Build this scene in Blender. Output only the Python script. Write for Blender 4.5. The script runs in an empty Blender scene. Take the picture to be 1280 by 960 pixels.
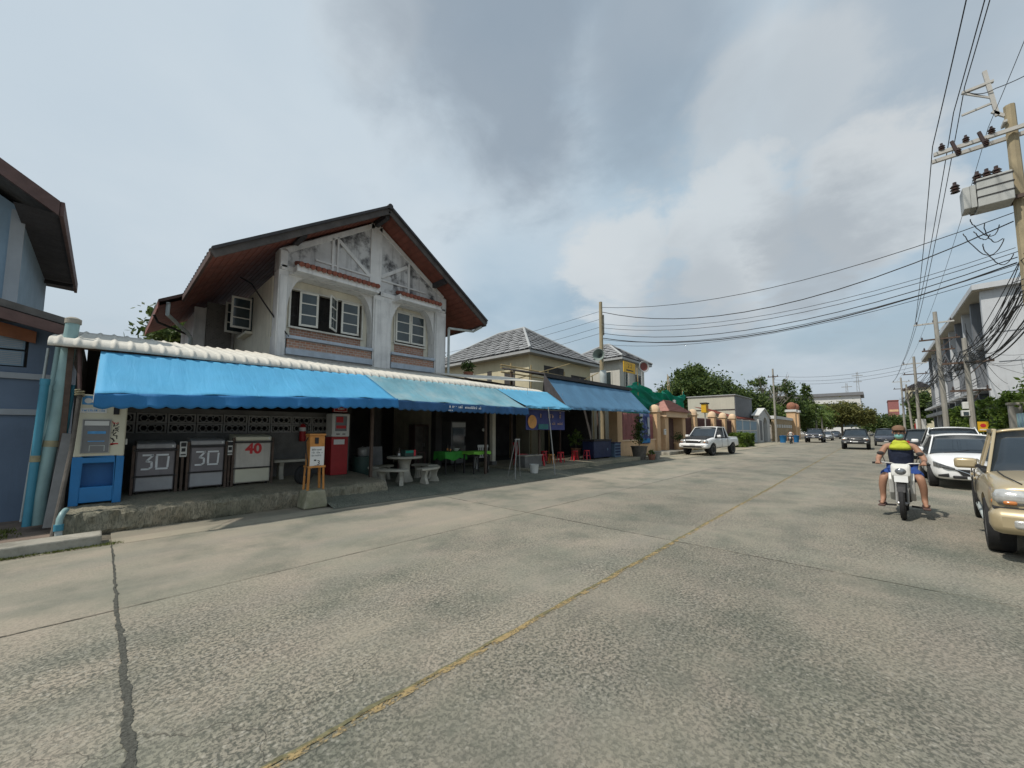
import bpy, bmesh, math, random
from mathutils import Vector, Matrix, Euler
R = math.radians
rnd = random.Random(7)
scene = bpy.context.scene
C = scene.collection

# ------------------------------------------------------------------ camera
cam_d = bpy.data.cameras.new('camera'); cam = bpy.data.objects.new('camera', cam_d); C.objects.link(cam)
cam_d.sensor_width = 36.0; cam_d.lens = 13.5; cam_d.shift_y = 18 / 1280
cam_d.clip_start = 0.05; cam_d.clip_end = 3000
YAW, PITCH = R(43.15), math.atan(40 / 480)
_f = Vector((math.cos(YAW) * math.cos(PITCH), math.sin(YAW) * math.cos(PITCH), math.sin(PITCH)))
_r = Vector((math.sin(YAW), -math.cos(YAW), 0)); _u = _r.cross(_f)
cam.matrix_world = Matrix(((_r.x, _u.x, -_f.x, 0), (_r.y, _u.y, -_f.y, 0), (_r.z, _u.z, -_f.z, 1.6), (0, 0, 0, 1)))
scene.camera = cam
scene.render.resolution_x, scene.render.resolution_y = 1024, 768

# ------------------------------------------------------------------ sky and sun
SUN = Vector((-0.68, 0.26, 1.0)).normalized()
SUN_EL = math.asin(SUN.z); SUN_ROT = math.atan2(SUN.x, SUN.y)
world = bpy.data.worlds.new('World'); scene.world = world; world.use_nodes = True
def build_world():
    nt = world.node_tree; N = nt.nodes; Lk = nt.links; N.clear()
    def nd(t, **k):
        n = N.new(t)
        for a, b in k.items(): setattr(n, a, b)
        return n
    def val(sock, x):
        if hasattr(x, 'is_linked') or hasattr(x, 'links'): Lk.new(x, sock)
        else: sock.default_value = x
    def math_(op, a, b=0.0, c=None):
        n = nd('ShaderNodeMath', operation=op); val(n.inputs[0], a); val(n.inputs[1], b)
        if c is not None: val(n.inputs[2], c)
        return n.outputs[0]
    def sstep(x, lo, hi):
        n = nd('ShaderNodeMapRange', interpolation_type='SMOOTHSTEP'); val(n.inputs[0], x)
        n.inputs[1].default_value = lo; n.inputs[2].default_value = hi; return n.outputs[0]
    def mix(f, a, b):
        n = nd('ShaderNodeMix', data_type='RGBA'); val(n.inputs[0], f)
        for s, x in ((n.inputs[6], a), (n.inputs[7], b)):
            if isinstance(x, tuple): s.default_value = (*x, 1)
            else: Lk.new(x, s)
        return n.outputs[2]
    tc = nd('ShaderNodeTexCoord'); d = tc.outputs['Generated']
    sep = nd('ShaderNodeSeparateXYZ'); Lk.new(d, sep.inputs[0]); z = sep.outputs[2]
    zz = math_('ADD', math_('MAXIMUM', z, 0.0), 0.22)
    cmb = nd('ShaderNodeCombineXYZ')
    Lk.new(math_('DIVIDE', sep.outputs[0], zz), cmb.inputs[0]); Lk.new(math_('DIVIDE', sep.outputs[1], zz), cmb.inputs[1])
    def noise(vec, scale, detail=6, rough=0.55, off=(0, 0, 0), dist=0.0):
        mp = nd('ShaderNodeMapping'); Lk.new(vec, mp.inputs[0]); mp.inputs['Location'].default_value = off
        n = nd('ShaderNodeTexNoise'); Lk.new(mp.outputs[0], n.inputs['Vector']); n.inputs['Scale'].default_value = scale
        n.inputs['Detail'].default_value = detail; n.inputs['Roughness'].default_value = rough
        n.inputs['Distortion'].default_value = dist
        return n.outputs['Fac']
    sky = nd('ShaderNodeTexSky', sky_type='NISHITA', sun_disc=False)
    sky.sun_elevation = SUN_EL; sky.sun_rotation = SUN_ROT
    sky.air_density = 1.6; sky.dust_density = 4.0
    K = 10.0     # colours below are radiance times ten: the background strength is 0.1
    veil = tuple(c * K for c in (0.38, 0.50, 0.60)); white = tuple(c * K for c in (0.56, 0.635, 0.695)); dark = tuple(c * K for c in (0.235, 0.29, 0.355))
    cum = tuple(c * K for c in (0.66, 0.675, 0.675)); cumd = tuple(c * K for c in (0.34, 0.385, 0.43))
    n_big = noise(cmb.outputs[0], 0.85, 6, 0.52, (3.1, 1.7, 0)); n_mid = noise(cmb.outputs[0], 2.3, 7, 0.55, (0.4, 6.2, 0), 0.25)
    n_fine = noise(cmb.outputs[0], 5.5, 8, 0.6, (9.0, 2.0, 0), 0.4)
    base = mix(0.72, sky.outputs[0], veil)
    def blob(px, py, wid, wob=0.25, lo=0.35, hi=1.15):      # a cloud mass round a direction, its outline broken by noise
        a = (px - 640) / 480; b = (498 - py) / 480
        v = (_f + _r * a + _u * b).normalized()
        dt = nd('ShaderNodeVectorMath', operation='DOT_PRODUCT'); Lk.new(d, dt.inputs[0]); dt.inputs[1].default_value = v
        x = math_('ARCCOSINE', math_('MINIMUM', dt.outputs['Value'], 0.99999))
        x = math_('DIVIDE', x, wid)
        x = math_('ADD', x, math_('MULTIPLY', math_('SUBTRACT', n_mid, 0.5), wob * 4))
        x = math_('ADD', x, math_('MULTIPLY', math_('SUBTRACT', n_fine, 0.5), wob * 1.6))
        return math_('SUBTRACT', 1.0, sstep(x, lo, hi))
    # high thin veil
    c1 = mix(math_('MULTIPLY', sstep(n_big, 0.36, 0.60), 0.9), base, white)
    c1 = mix(math_('MULTIPLY', sstep(n_fine, 0.45, 0.72), 0.22), c1, veil)
    c1 = mix(math_('MULTIPLY', blob(200, 200, 0.85, 0.3), 0.7), c1, white)
    c1 = mix(math_('MULTIPLY', blob(860, 240, 0.30, 0.25), 0.75), c1, veil)
    c1 = mix(math_('MULTIPLY', blob(640, 350, 0.18, 0.3), 0.5), c1, veil)
    # grey rain clouds
    g = math_('MAXIMUM', math_('MULTIPLY', blob(650, 60, 0.34, 0.42, 0.25, 1.1), 0.9), math_('MULTIPLY', blob(660, 170, 0.17, 0.4, 0.3, 1.1), 0.9))
    g = math_('MAXIMUM', g, math_('MULTIPLY', blob(810, 60, 0.24, 0.3), 0.75))
    g = math_('MAXIMUM', g, math_('MULTIPLY', blob(1120, 30, 0.22, 0.3), 0.55))
    c2 = mix(math_('MULTIPLY', g, 0.86), c1, dark)
    # heaped clouds low over the street, lit on top and grey below
    q = math_('MAXIMUM', blob(770, 335, 0.15, 0.5, 0.6, 1.0), blob(920, 310, 0.17, 0.5, 0.62, 1.0))
    q = math_('MAXIMUM', q, blob(1075, 262, 0.15, 0.5, 0.62, 1.0)); q = math_('MAXIMUM', q, math_('MULTIPLY', blob(960, 110, 0.16, 0.6, 0.45, 1.05), 0.6)); q = math_('MAXIMUM', q, math_('MULTIPLY', blob(455, 20, 0.10, 0.6, 0.5, 1.05), 0.22))
    qd = math_('MAXIMUM', blob(1010, 318, 0.17, 0.4, 0.45, 1.0), math_('MULTIPLY', blob(870, 385, 0.18, 0.3), 0.75))
    c3 = mix(math_('MULTIPLY', q, 0.62), c2, cum)
    c3 = mix(math_('MULTIPLY', qd, 0.75), c3, cumd)
    # grey mist toward the horizon
    c4 = mix(math_('MULTIPLY', math_('SUBTRACT', 1.0, sstep(z, 0.0, 0.26)), 0.75), c3, tuple(c * K for c in (0.39, 0.445, 0.50)))
    bg = nd('ShaderNodeBackground'); Lk.new(c4, bg.inputs[0]); bg.inputs[1].default_value = 0.1
    out = nd('ShaderNodeOutputWorld'); Lk.new(bg.outputs[0], out.inputs[0])
build_world()
sun_d = bpy.data.lights.new('sun', 'SUN'); sun = bpy.data.objects.new('sun', sun_d); C.objects.link(sun)
sun_d.energy = 3.3; sun_d.angle = R(1.5); sun_d.color = (1.0, 0.94, 0.85)
sun.rotation_euler = SUN.to_track_quat('Z', 'Y').to_euler(); sun.location = (0, 0, 40)
scene.view_settings.view_transform = 'Standard'; scene.view_settings.look = 'None'
scene.view_settings.exposure = 0.12; scene.view_settings.gamma = 1.0

# ------------------------------------------------------------------ helpers
def S(r, g, b):
    f = lambda c: (c / 255 / 12.92) if c <= 10 else ((c / 255 + 0.055) / 1.055) ** 2.4
    return (f(r), f(g), f(b))

class MB:
    """collects shapes; build() links them as one mesh object"""
    def __init__(s, off=(0, 0, 0)): s.v = []; s.f = []; s.o = Vector(off)
    def add(s, vs, fs):
        n = len(s.v); s.v += [Vector(p) - s.o for p in vs]; s.f += [[i + n for i in f] for f in fs]; return s
    def box(s, x0, x1, y0, y1, z0, z1):
        return s.add([(x0, y0, z0), (x1, y0, z0), (x1, y1, z0), (x0, y1, z0), (x0, y0, z1), (x1, y0, z1), (x1, y1, z1), (x0, y1, z1)],
                     [(0, 3, 2, 1), (4, 5, 6, 7), (0, 1, 5, 4), (1, 2, 6, 5), (2, 3, 7, 6), (3, 0, 4, 7)])
    def obox(s, c, size, rot=(0, 0, 0)):
        m = Euler(rot).to_matrix(); c = Vector(c); h = [x / 2 for x in size]
        vs = [c + m @ Vector((a * h[0], b * h[1], d * h[2])) for d in (-1, 1) for a, b in ((-1, -1), (1, -1), (1, 1), (-1, 1))]
        return s.add(vs, [(0, 3, 2, 1), (4, 5, 6, 7), (0, 1, 5, 4), (1, 2, 6, 5), (2, 3, 7, 6), (3, 0, 4, 7)])
    def bar(s, p0, p1, w, h, up=(0, 0, 1)):
        p0, p1 = Vector(p0), Vector(p1); d = (p1 - p0).normalized(); up = Vector(up)
        a = d.cross(up)
        if a.length < 1e-4: a = d.cross(Vector((1, 0, 0)))
        a.normalize(); b = a.cross(d).normalized(); vs = []
        for p in (p0, p1): vs += [p - a * w / 2 - b * h / 2, p + a * w / 2 - b * h / 2, p + a * w / 2 + b * h / 2, p - a * w / 2 + b * h / 2]
        return s.add(vs, [(0, 3, 2, 1), (4, 5, 6, 7), (0, 1, 5, 4), (1, 2, 6, 5), (2, 3, 7, 6), (3, 0, 4, 7)])
    def tube(s, pts, r, n=8, cap=True):
        pts = [Vector(p) for p in pts]; rs = r if isinstance(r, (list, tuple)) else [r] * len(pts); vs = []; fs = []; ref = None
        for i, p in enumerate(pts):
            d = (pts[min(i + 1, len(pts) - 1)] - pts[max(i - 1, 0)]).normalized()
            if ref is None: ref = d.orthogonal().normalized()
            a = (ref - d * ref.dot(d))
            a = a.normalized() if a.length > 1e-5 else d.orthogonal().normalized()
            ref = a; b = d.cross(a)
            vs += [p + (a * math.cos(t) + b * math.sin(t)) * rs[i] for t in (2 * math.pi * k / n for k in range(n))]
        for i in range(len(pts) - 1):
            for k in range(n): fs.append((i * n + k, i * n + (k + 1) % n, (i + 1) * n + (k + 1) % n, (i + 1) * n + k))
        if cap: fs.append(tuple(reversed(range(n)))); fs.append(tuple(range((len(pts) - 1) * n, len(pts) * n)))
        return s.add(vs, fs)
    def cyl(s, p0, p1, r0, r1=None, n=16): return s.tube([p0, p1], [r0, r0 if r1 is None else r1], n)
    def lathe(s, prof, c=(0, 0, 0), n=20, axis='z'):
        vs = []; fs = []; c = Vector(c); m = len(prof)
        for k in range(n):
            t = 2 * math.pi * k / n
            for r, h in prof:
                p = (r * math.cos(t), r * math.sin(t), h)
                if axis == 'y': p = (p[0], p[2], -p[1])
                if axis == 'x': p = (p[2], p[0], p[1])
                vs.append(c + Vector(p))
        for k in range(n):
            for i in range(m - 1): fs.append((k * m + i, ((k + 1) % n) * m + i, ((k + 1) % n) * m + i + 1, k * m + i + 1))
        if prof[0][0] > 1e-6: fs.append(tuple(reversed([k * m for k in range(n)])))
        if prof[-1][0] > 1e-6: fs.append(tuple(k * m + m - 1 for k in range(n)))
        return s.add(vs, fs)
    def prism(s, poly, a, b, axis='y'):
        def P(u, v, w): return {'y': (u, w, v), 'x': (w, u, v), 'z': (u, v, w)}[axis]
        n = len(poly); vs = [P(u, v, a) for u, v in poly] + [P(u, v, b) for u, v in poly]
        fs = [tuple(range(n)), tuple(reversed(range(n, 2 * n)))] + [(i, i + n, (i + 1) % n + n, (i + 1) % n) for i in range(n)]
        return s.add(vs, fs)
    def grid(s, fn, nu, nv):
        vs = [fn(i / nu, j / nv) for i in range(nu + 1) for j in range(nv + 1)]
        fs = [(i * (nv + 1) + j, (i + 1) * (nv + 1) + j, (i + 1) * (nv + 1) + j + 1, i * (nv + 1) + j + 1) for i in range(nu) for j in range(nv)]
        return s.add(vs, fs)
    def sheet(s, fn, nu, nv, th, nrm):
        """a grid with thickness th along nrm"""
        nrm = Vector(nrm) * th; n0 = len(s.v)
        a = [Vector(fn(i / nu, j / nv)) for i in range(nu + 1) for j in range(nv + 1)]; k = len(a); W = nv + 1
        fs = []
        for i in range(nu):
            for j in range(nv):
                q = (i * W + j, (i + 1) * W + j, (i + 1) * W + j + 1, i * W + j + 1); fs.append(q); fs.append(tuple(x + k for x in reversed(q)))
        for i in range(nu):
            for j in (0, nv): q = (i * W + j, (i + 1) * W + j); fs.append((q[0], q[0] + k, q[1] + k, q[1]) if j == 0 else (q[0], q[1], q[1] + k, q[0] + k))
        for j in range(nv):
            for i in (0, nu): q = (i * W + j, i * W + j + 1); fs.append((q[0], q[1], q[1] + k, q[0] + k) if i == 0 else (q[0], q[0] + k, q[1] + k, q[1]))
        return s.add([p + s.o * 0 for p in a] + [p + nrm for p in a], fs)
    def ball(s, c, r, n=12, sq=(1, 1, 1)):
        m = n // 2 + 1; prof = [(math.sin(math.pi * i / m), -math.cos(math.pi * i / m)) for i in range(m + 1)]
        prof[0] = (0.0, -1.0); prof[-1] = (0.0, 1.0); vs = []; fs = []; c = Vector(c)
        for k in range(n):
            t = 2 * math.pi * k / n
            for a, h in prof: vs.append(c + Vector((a * math.cos(t) * sq[0], a * math.sin(t) * sq[1], h * sq[2])) * r)
        w = m + 1
        for k in range(n):
            for i in range(m): fs.append((k * w + i, ((k + 1) % n) * w + i, ((k + 1) % n) * w + i + 1, k * w + i + 1))
        return s.add(vs, fs)
    def mesh(s, name, weld=False):
        me = bpy.data.meshes.new(name); me.from_pydata([tuple(p) for p in s.v], [], s.f); me.validate()
        bm = bmesh.new(); bm.from_mesh(me)
        bmesh.ops.remove_doubles(bm, verts=bm.verts, dist=1e-5 if weld else 1e-7)
        bmesh.ops.recalc_face_normals(bm, faces=bm.faces); bm.to_mesh(me); bm.free(); return me
    def build(s, name, mat, parent=None, smooth=False, bevel=0, weld=False, **pr):
        me = s.mesh(name, weld); me.materials.append(mat if not isinstance(mat, str) else M[mat])
        return place(name, me, parent, smooth=smooth, bevel=bevel, **pr)

def place(name, me, parent=None, loc=(0, 0, 0), rot=(0, 0, 0), smooth=False, bevel=0, **pr):
    o = bpy.data.objects.new(name, me); C.objects.link(o); o.location = loc; o.rotation_euler = rot
    if parent: o.parent = parent
    if smooth:
        me.shade_smooth()
        md = None
        if smooth != 'all': me.set_sharp_from_angle(angle=R(38))
    if bevel:
        md = o.modifiers.new('bevel', 'BEVEL'); md.width = bevel; md.segments = 2; md.limit_method = 'ANGLE'; md.angle_limit = R(40)
    for k, v in pr.items(): o[k] = v
    return o

def thing(name, label, cat, loc=(0, 0, 0), rz=0, group=None):
    o = bpy.data.objects.new(name, None); C.objects.link(o); o.location = loc; o.rotation_euler = (0, 0, rz); o.empty_display_size = 0.2
    o['label'] = label; o['category'] = cat
    if group: o['group'] = group
    return o
def tag(o, label, cat, group=None):
    o['label'] = label; o['category'] = cat
    if group: o['group'] = group
    return o
def dup(root, loc, rz=0, label=None, group=None):
    r = root.copy(); C.objects.link(r); r.location = loc; r.rotation_euler = (0, 0, rz)
    if label: r['label'] = label
    if group: r['group'] = group
    for ch in list(root.children):
        c = ch.copy(); C.objects.link(c); c.parent = r
        for g in list(ch.children):
            e = g.copy(); C.objects.link(e); e.parent = c
    return r
def setting(o): o['kind'] = 'structure'; return o

# ------------------------------------------------------------------ materials
M = {}
def mk(name, col, var=0.12, scale=3.0, rough=0.7, bump=0.15, bscale=35.0, dirt=0.0, dcol=(0.045, 0.04, 0.035), dscale=1.6,
       streak=0.0, dsharp=0.0, metal=0.0, coat=0.0, spec=0.4, world_=False, trans=0.0, alpha=1.0, emit=0.0):
    m = bpy.data.materials.new(name); m.use_nodes = True; nt = m.node_tree; N = nt.nodes; Lk = nt.links
    b = N['Principled BSDF']; b.inputs['Roughness'].default_value = rough; b.inputs['Metallic'].default_value = metal
    b.inputs['Specular IOR Level'].default_value = spec; b.inputs['Coat Weight'].default_value = coat; b.inputs['Coat Roughness'].default_value = 0.06
    if world_:
        g = N.new('ShaderNodeNewGeometry'); vec = g.outputs['Position']
    else:
        tc = N.new('ShaderNodeTexCoord'); oi = N.new('ShaderNodeObjectInfo'); ml = N.new('ShaderNodeMath'); ml.operation = 'MULTIPLY'
        Lk.new(oi.outputs['Random'], ml.inputs[0]); ml.inputs[1].default_value = 37.0
        ad = N.new('ShaderNodeVectorMath'); ad.operation = 'ADD'; Lk.new(tc.outputs['Object'], ad.inputs[0]); Lk.new(ml.outputs[0], ad.inputs[1]); vec = ad.outputs[0]
    def noise(sc, det=5, ro=0.6, zs=1.0):
        v = vec
        if zs != 1.0:
            mp = N.new('ShaderNodeMapping'); Lk.new(vec, mp.inputs[0]); mp.inputs['Scale'].default_value = (1, 1, zs); v = mp.outputs[0]
        n = N.new('ShaderNodeTexNoise'); Lk.new(v, n.inputs['Vector']); n.inputs['Scale'].default_value = sc
        n.inputs['Detail'].default_value = det; n.inputs['Roughness'].default_value = ro; return n.outputs['Fac']
    def mapr(x, lo, hi, a=0.0, bb=1.0):
        n = N.new('ShaderNodeMapRange'); Lk.new(x, n.inputs[0]); n.inputs[1].default_value = lo; n.inputs[2].default_value = hi
        n.inputs[3].default_value = a; n.inputs[4].default_value = bb; return n.outputs[0]
    def mix(f, a, c):
        n = N.new('ShaderNodeMix'); n.data_type = 'RGBA'; Lk.new(f, n.inputs[0])
        for sck, x in ((n.inputs[6], a), (n.inputs[7], c)):
            if isinstance(x, tuple): sck.default_value = (*x[:3], 1)
            else: Lk.new(x, sck)
        return n.outputs[2]
    lo = tuple(max(0, c * (1 - var)) for c in col); hi = tuple(min(1, c * (1 + var)) for c in col)
    cur = mix(mapr(noise(scale), 0.3, 0.7), lo, hi)
    if dirt:
        cur = mix(mapr(noise(dscale, 7, 0.65), (0.62 - 0.25 * dirt) + dsharp * 0.1, 0.80 - dsharp * 0.2, 0, min(1, dirt * 1.2)), cur, dcol)
    if streak:
        cur = mix(mapr(noise(6.0, 6, 0.6, 0.08), 0.50, 0.75, 0, streak), cur, dcol)
    Lk.new(cur, b.inputs['Base Color'])
    if bump:
        bn = N.new('ShaderNodeBump'); bn.inputs['Strength'].default_value = bump; bn.inputs['Distance'].default_value = 0.02
        Lk.new(noise(bscale, 6, 0.65), bn.inputs['Height']); Lk.new(bn.outputs[0], b.inputs['Normal'])
        rr = mapr(noise(scale * 2.1), 0.3, 0.7, max(0.02, rough - 0.1), min(1, rough + 0.1)); Lk.new(rr, b.inputs['Roughness'])
    if trans: b.inputs['Transmission Weight'].default_value = trans; b.inputs['IOR'].default_value = 1.2
    if alpha < 1: b.inputs['Alpha'].default_value = alpha
    M[name] = m; return m
def concrete_road(name, k=1.0, tint=(1, 1, 1), grit=1.0, crack=1.0, bare=False):
    m = bpy.data.materials.new(name); m.use_nodes = True; nt = m.node_tree; N = nt.nodes; Lk = nt.links; b = N['Principled BSDF']
    g = N.new('ShaderNodeNewGeometry'); P = g.outputs['Position']
    def scl(v, sc, loc=(0, 0, 0)):
        mp = N.new('ShaderNodeMapping'); Lk.new(v, mp.inputs[0]); mp.inputs['Scale'].default_value = sc; mp.inputs['Location'].default_value = loc; return mp.outputs[0]
    def noise(v, sc, det=6, ro=0.6, dist=0.0):
        n = N.new('ShaderNodeTexNoise'); Lk.new(v, n.inputs['Vector']); n.inputs['Scale'].default_value = sc; n.inputs['Detail'].default_value = det
        n.inputs['Roughness'].default_value = ro; n.inputs['Distortion'].default_value = dist; return n.outputs['Fac']
    def mapr(x, lo, hi, a=0.0, c=1.0):
        n = N.new('ShaderNodeMapRange'); Lk.new(x, n.inputs[0])
        for i, q in enumerate((lo, hi, a, c)): n.inputs[i + 1].default_value = q
        return n.outputs[0]
    def mth(op, a, c=0.0):
        n = N.new('ShaderNodeMath'); n.operation = op
        for i, q in enumerate((a, c)):
            if isinstance(q, (int, float)): n.inputs[i].default_value = q
            else: Lk.new(q, n.inputs[i])
        return n.outputs[0]
    def mix(f, a, c):
        n = N.new('ShaderNodeMix'); n.data_type = 'RGBA'
        if isinstance(f, (int, float)): n.inputs[0].default_value = f
        else: Lk.new(f, n.inputs[0])
        for sck, x in ((n.inputs[6], a), (n.inputs[7], c)):
            if isinstance(x, tuple): sck.default_value = (*x, 1)
            else: Lk.new(x, sck)
        return n.outputs[2]
    T = lambda r, gg, bb: tuple(q * k * t for q, t in zip((r, gg, bb), tint))
    cem = mix(mapr(noise(P, 0.55, 5), 0.35, 0.65), T(0.315, 0.277, 0.216), T(0.245, 0.236, 0.185))
    cem = mix(mapr(noise(scl(P, (1, 1, 1), (7, 3, 0)), 1.7, 6), 0.45, 0.75, 0, 0.6), cem, T(0.345, 0.285, 0.23))
    # lengthwise wear of the wheels
    cem = mix(mapr(noise(scl(P, (0.06, 1.1, 1)), 1.0, 4), 0.47, 0.72, 0, 0.45), cem, T(0.20, 0.195, 0.175))
    # grey-green damp patches
    pat = mapr(noise(scl(P, (1, 1, 1), (1.3, 8.7, 0)), 0.8, 7, 0.62), 0.48, 0.66)
    cem = mix(mth('MULTIPLY', pat, 0.7), cem, T(0.125, 0.138, 0.108))
    # bared stones
    vo = N.new('ShaderNodeTexVoronoi'); Lk.new(scl(P, (1, 1, 0.2)), vo.inputs['Vector']); vo.inputs['Scale'].default_value = 44; vo.inputs['Randomness'].default_value = 1.0
    sp = N.new('ShaderNodeSeparateColor'); Lk.new(vo.outputs['Color'], sp.inputs[0])
    vo2 = N.new('ShaderNodeTexVoronoi'); Lk.new(scl(P, (1, 1, 0.2), (3, 5, 0)), vo2.inputs['Vector']); vo2.inputs['Scale'].default_value = 115
    sp2 = N.new('ShaderNodeSeparateColor'); Lk.new(vo2.outputs['Color'], sp2.inputs[0])
    wear = mapr(noise(scl(P, (1, 1, 1), (4.4, 2.2, 0)), 0.7, 6, 0.6), 0.30, 0.60)
    core = mapr(vo.outputs['Distance'], 0.25, 0.62, 1.0, 0.0)
    # the lane by the shop keeps its cement skin; elsewhere the surface is pitted down to the stones
    sy = N.new('ShaderNodeSeparateXYZ'); Lk.new(P, sy.inputs[0]); skin = mapr(mth('ADD', sy.outputs[1], mth('MULTIPLY', noise(P, 0.5, 5), 2.4)), 5.2, 6.6, 1.0, 0.22)
    wear = mth('MULTIPLY', mth('ADD', mth('MULTIPLY', wear, 0.75), 0.25), skin if not bare else 1.0)
    pit = mapr(noise(scl(P, (1, 1, 0.3)), 40, 5, 0.62, 0.3), 0.49, 0.575); pitb = mapr(noise(scl(P, (1, 1, 0.3), (5, 1, 0)), 21, 5, 0.6, 0.4), 0.52, 0.66)
    pits = mth('MULTIPLY', mth('MAXIMUM', pit, mth('MULTIPLY', pitb, 0.6)), mth('MULTIPLY', wear, 0.80 * grit))
    pick = mapr(sp.outputs[0], 0.62, 0.72); dark = mth('MULTIPLY', mth('MULTIPLY', pick, core), mth('MULTIPLY', wear, 0.55 * grit))
    pick2 = mapr(sp2.outputs[0], 0.60, 0.70); dark2 = mth('MULTIPLY', mth('MULTIPLY', pick2, mapr(vo2.outputs['Distance'], 0.2, 0.6, 1, 0)), mth('MULTIPLY', wear, 0.6 * grit))
    lightp = mth('MULTIPLY', mth('MULTIPLY', mapr(sp.outputs[1], 0.80, 0.86), core), mth('MULTIPLY', wear, 0.5 * grit))
    c = mix(pits, cem, T(0.066, 0.072, 0.058)); c = mix(dark, c, T(0.062, 0.068, 0.058)); c = mix(dark2, c, T(0.10, 0.095, 0.085)); c = mix(lightp, c, T(0.43, 0.405, 0.345))
    c = mix(mapr(noise(P, 190, 3), 0.45, 0.75, 0, 0.28 * grit), c, T(0.12, 0.115, 0.10))
    # hair cracks
    wv = N.new('ShaderNodeVectorMath'); wv.operation = 'ADD'; Lk.new(P, wv.inputs[0]); nn = N.new('ShaderNodeTexNoise'); Lk.new(P, nn.inputs['Vector']); nn.inputs['Scale'].default_value = 1.2; nn.inputs['Detail'].default_value = 6
    sv = N.new('ShaderNodeVectorMath'); sv.operation = 'SCALE'; Lk.new(nn.outputs['Color'], sv.inputs[0]); sv.inputs['Scale'].default_value = 0.9; Lk.new(sv.outputs[0], wv.inputs[1])
    ve = N.new('ShaderNodeTexVoronoi'); ve.feature = 'DISTANCE_TO_EDGE'; Lk.new(scl(wv.outputs[0], (1, 1, 0.0)), ve.inputs['Vector']); ve.inputs['Scale'].default_value = 0.23
    ck = mth('MULTIPLY', mapr(ve.outputs['Distance'], 0.0002, 0.0009, 1, 0), mapr(noise(scl(P, (1, 1, 1), (9, 9, 0)), 0.35, 3), 0.53, 0.60, 0, 0.6 * crack))
    c = mix(ck, c, T(0.06, 0.055, 0.045))
    # oil and dirt stains
    st = mapr(noise(scl(P, (0.35, 1.0, 1), (2, 6, 0)), 0.9, 7, 0.65), 0.60, 0.74, 0, 0.55)
    c = mix(st, c, T(0.12, 0.115, 0.10))
    oi = N.new('ShaderNodeObjectInfo'); tv = mapr(oi.outputs['Random'], 0, 1, 0.88, 1.12); tn = N.new('ShaderNodeMix'); tn.data_type = 'RGBA'; tn.blend_type = 'MULTIPLY'; tn.inputs[0].default_value = 1.0
    cc_ = N.new('ShaderNodeCombineColor'); [Lk.new(tv, cc_.inputs[i]) for i in range(3)]; Lk.new(c, tn.inputs[6]); Lk.new(cc_.outputs[0], tn.inputs[7]); c = tn.outputs[2]
    Lk.new(c, b.inputs['Base Color']); b.inputs['Roughness'].default_value = 0.88; b.inputs['Specular IOR Level'].default_value = 0.25
    bn = N.new('ShaderNodeBump'); bn.inputs['Strength'].default_value = 0.55; bn.inputs['Distance'].default_value = 0.006
    hgt = mth('SUBTRACT', mth('MULTIPLY', noise(P, 70, 4), 0.8), mth('MULTIPLY', pits, 1.6))
    hgt = mth('SUBTRACT', hgt, mth('MULTIPLY', ck, 2.0)); Lk.new(hgt, bn.inputs['Height']); Lk.new(bn.outputs[0], b.inputs['Normal'])
    M[name] = m; return m

concrete_road('road_concrete'); concrete_road('apron_concrete', 1.02, (1.02, 1.0, 0.97), 0.6, 1.3); concrete_road('ledge_concrete', 1.12, (1.03, 1.0, 0.92), 0.75, 1.5, True)
concrete_road('ramp_concrete', 0.85, (0.92, 1.0, 0.98), 1.1, 1.0, True); concrete_road('far_paving', 1.25, (1.02, 1, 0.95), 0.4)
mk('soil', (0.13, 0.105, 0.08), 0.3, 1.5, 0.95, 0.6, 20, dirt=0.4, dcol=(0.05, 0.06, 0.025), world_=True)
mk('joint_fill', (0.12, 0.105, 0.08), 0.4, 6, 0.95, 0.5, 30, dirt=0.4, dcol=(0.05, 0.07, 0.02), world_=True)
mk('moss', (0.10, 0.115, 0.025), 0.4, 9, 0.95, 0.2)
mk('dry_grass', (0.23, 0.20, 0.06), 0.35, 9, 0.95, 0.2)
mk('cast_concrete', (0.33, 0.31, 0.26), 0.2, 2.5, 0.9, 0.4, 45, dirt=0.7, dcol=(0.075, 0.072, 0.055), dscale=2.4, streak=0.35)
mk('old_block', (0.30, 0.28, 0.20), 0.22, 5, 0.92, 0.6, 30, dirt=0.7, dcol=(0.10, 0.115, 0.04), dscale=4)
mk('white_render', (0.68, 0.675, 0.66), 0.08, 1.5, 0.85, 0.25, 50, dirt=0.5, dcol=(0.30, 0.30, 0.305), dscale=1.1, streak=0.6)
mk('grimy_render', (0.54, 0.54, 0.535), 0.14, 2.4, 0.88, 0.25, 50, dirt=0.85, dcol=(0.085, 0.085, 0.09), dscale=1.5, streak=0.7, dsharp=0.9)
mk('cream_render', (0.70, 0.66, 0.54), 0.08, 2, 0.85, 0.2, 50, dirt=0.3, dcol=(0.27, 0.25, 0.2), streak=0.3)
mk('blue_trim', (0.40, 0.46, 0.53), 0.12, 3, 0.8, 0.2, 50, dirt=0.5, dcol=(0.2, 0.19, 0.18), streak=0.3)
mk('white_frame', (0.66, 0.645, 0.58), 0.08, 6, 0.55, 0.15, 40, dirt=0.35, dcol=(0.30, 0.22, 0.15), dscale=4)
mk('dark_glass', (0.035, 0.05, 0.055), 0.3, 2, 0.08, 0, spec=0.6)
mk('iron', (0.028, 0.025, 0.025), 0.3, 8, 0.6, 0.2)
mk('roof_dark', (0.045, 0.042, 0.045), 0.3, 4, 0.75, 0.4, 30, dirt=0.3)
mk('barge', (0.07, 0.062, 0.058), 0.3, 3, 0.8, 0.3, 30, dirt=0.4, dcol=(0.16, 0.14, 0.12))
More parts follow.
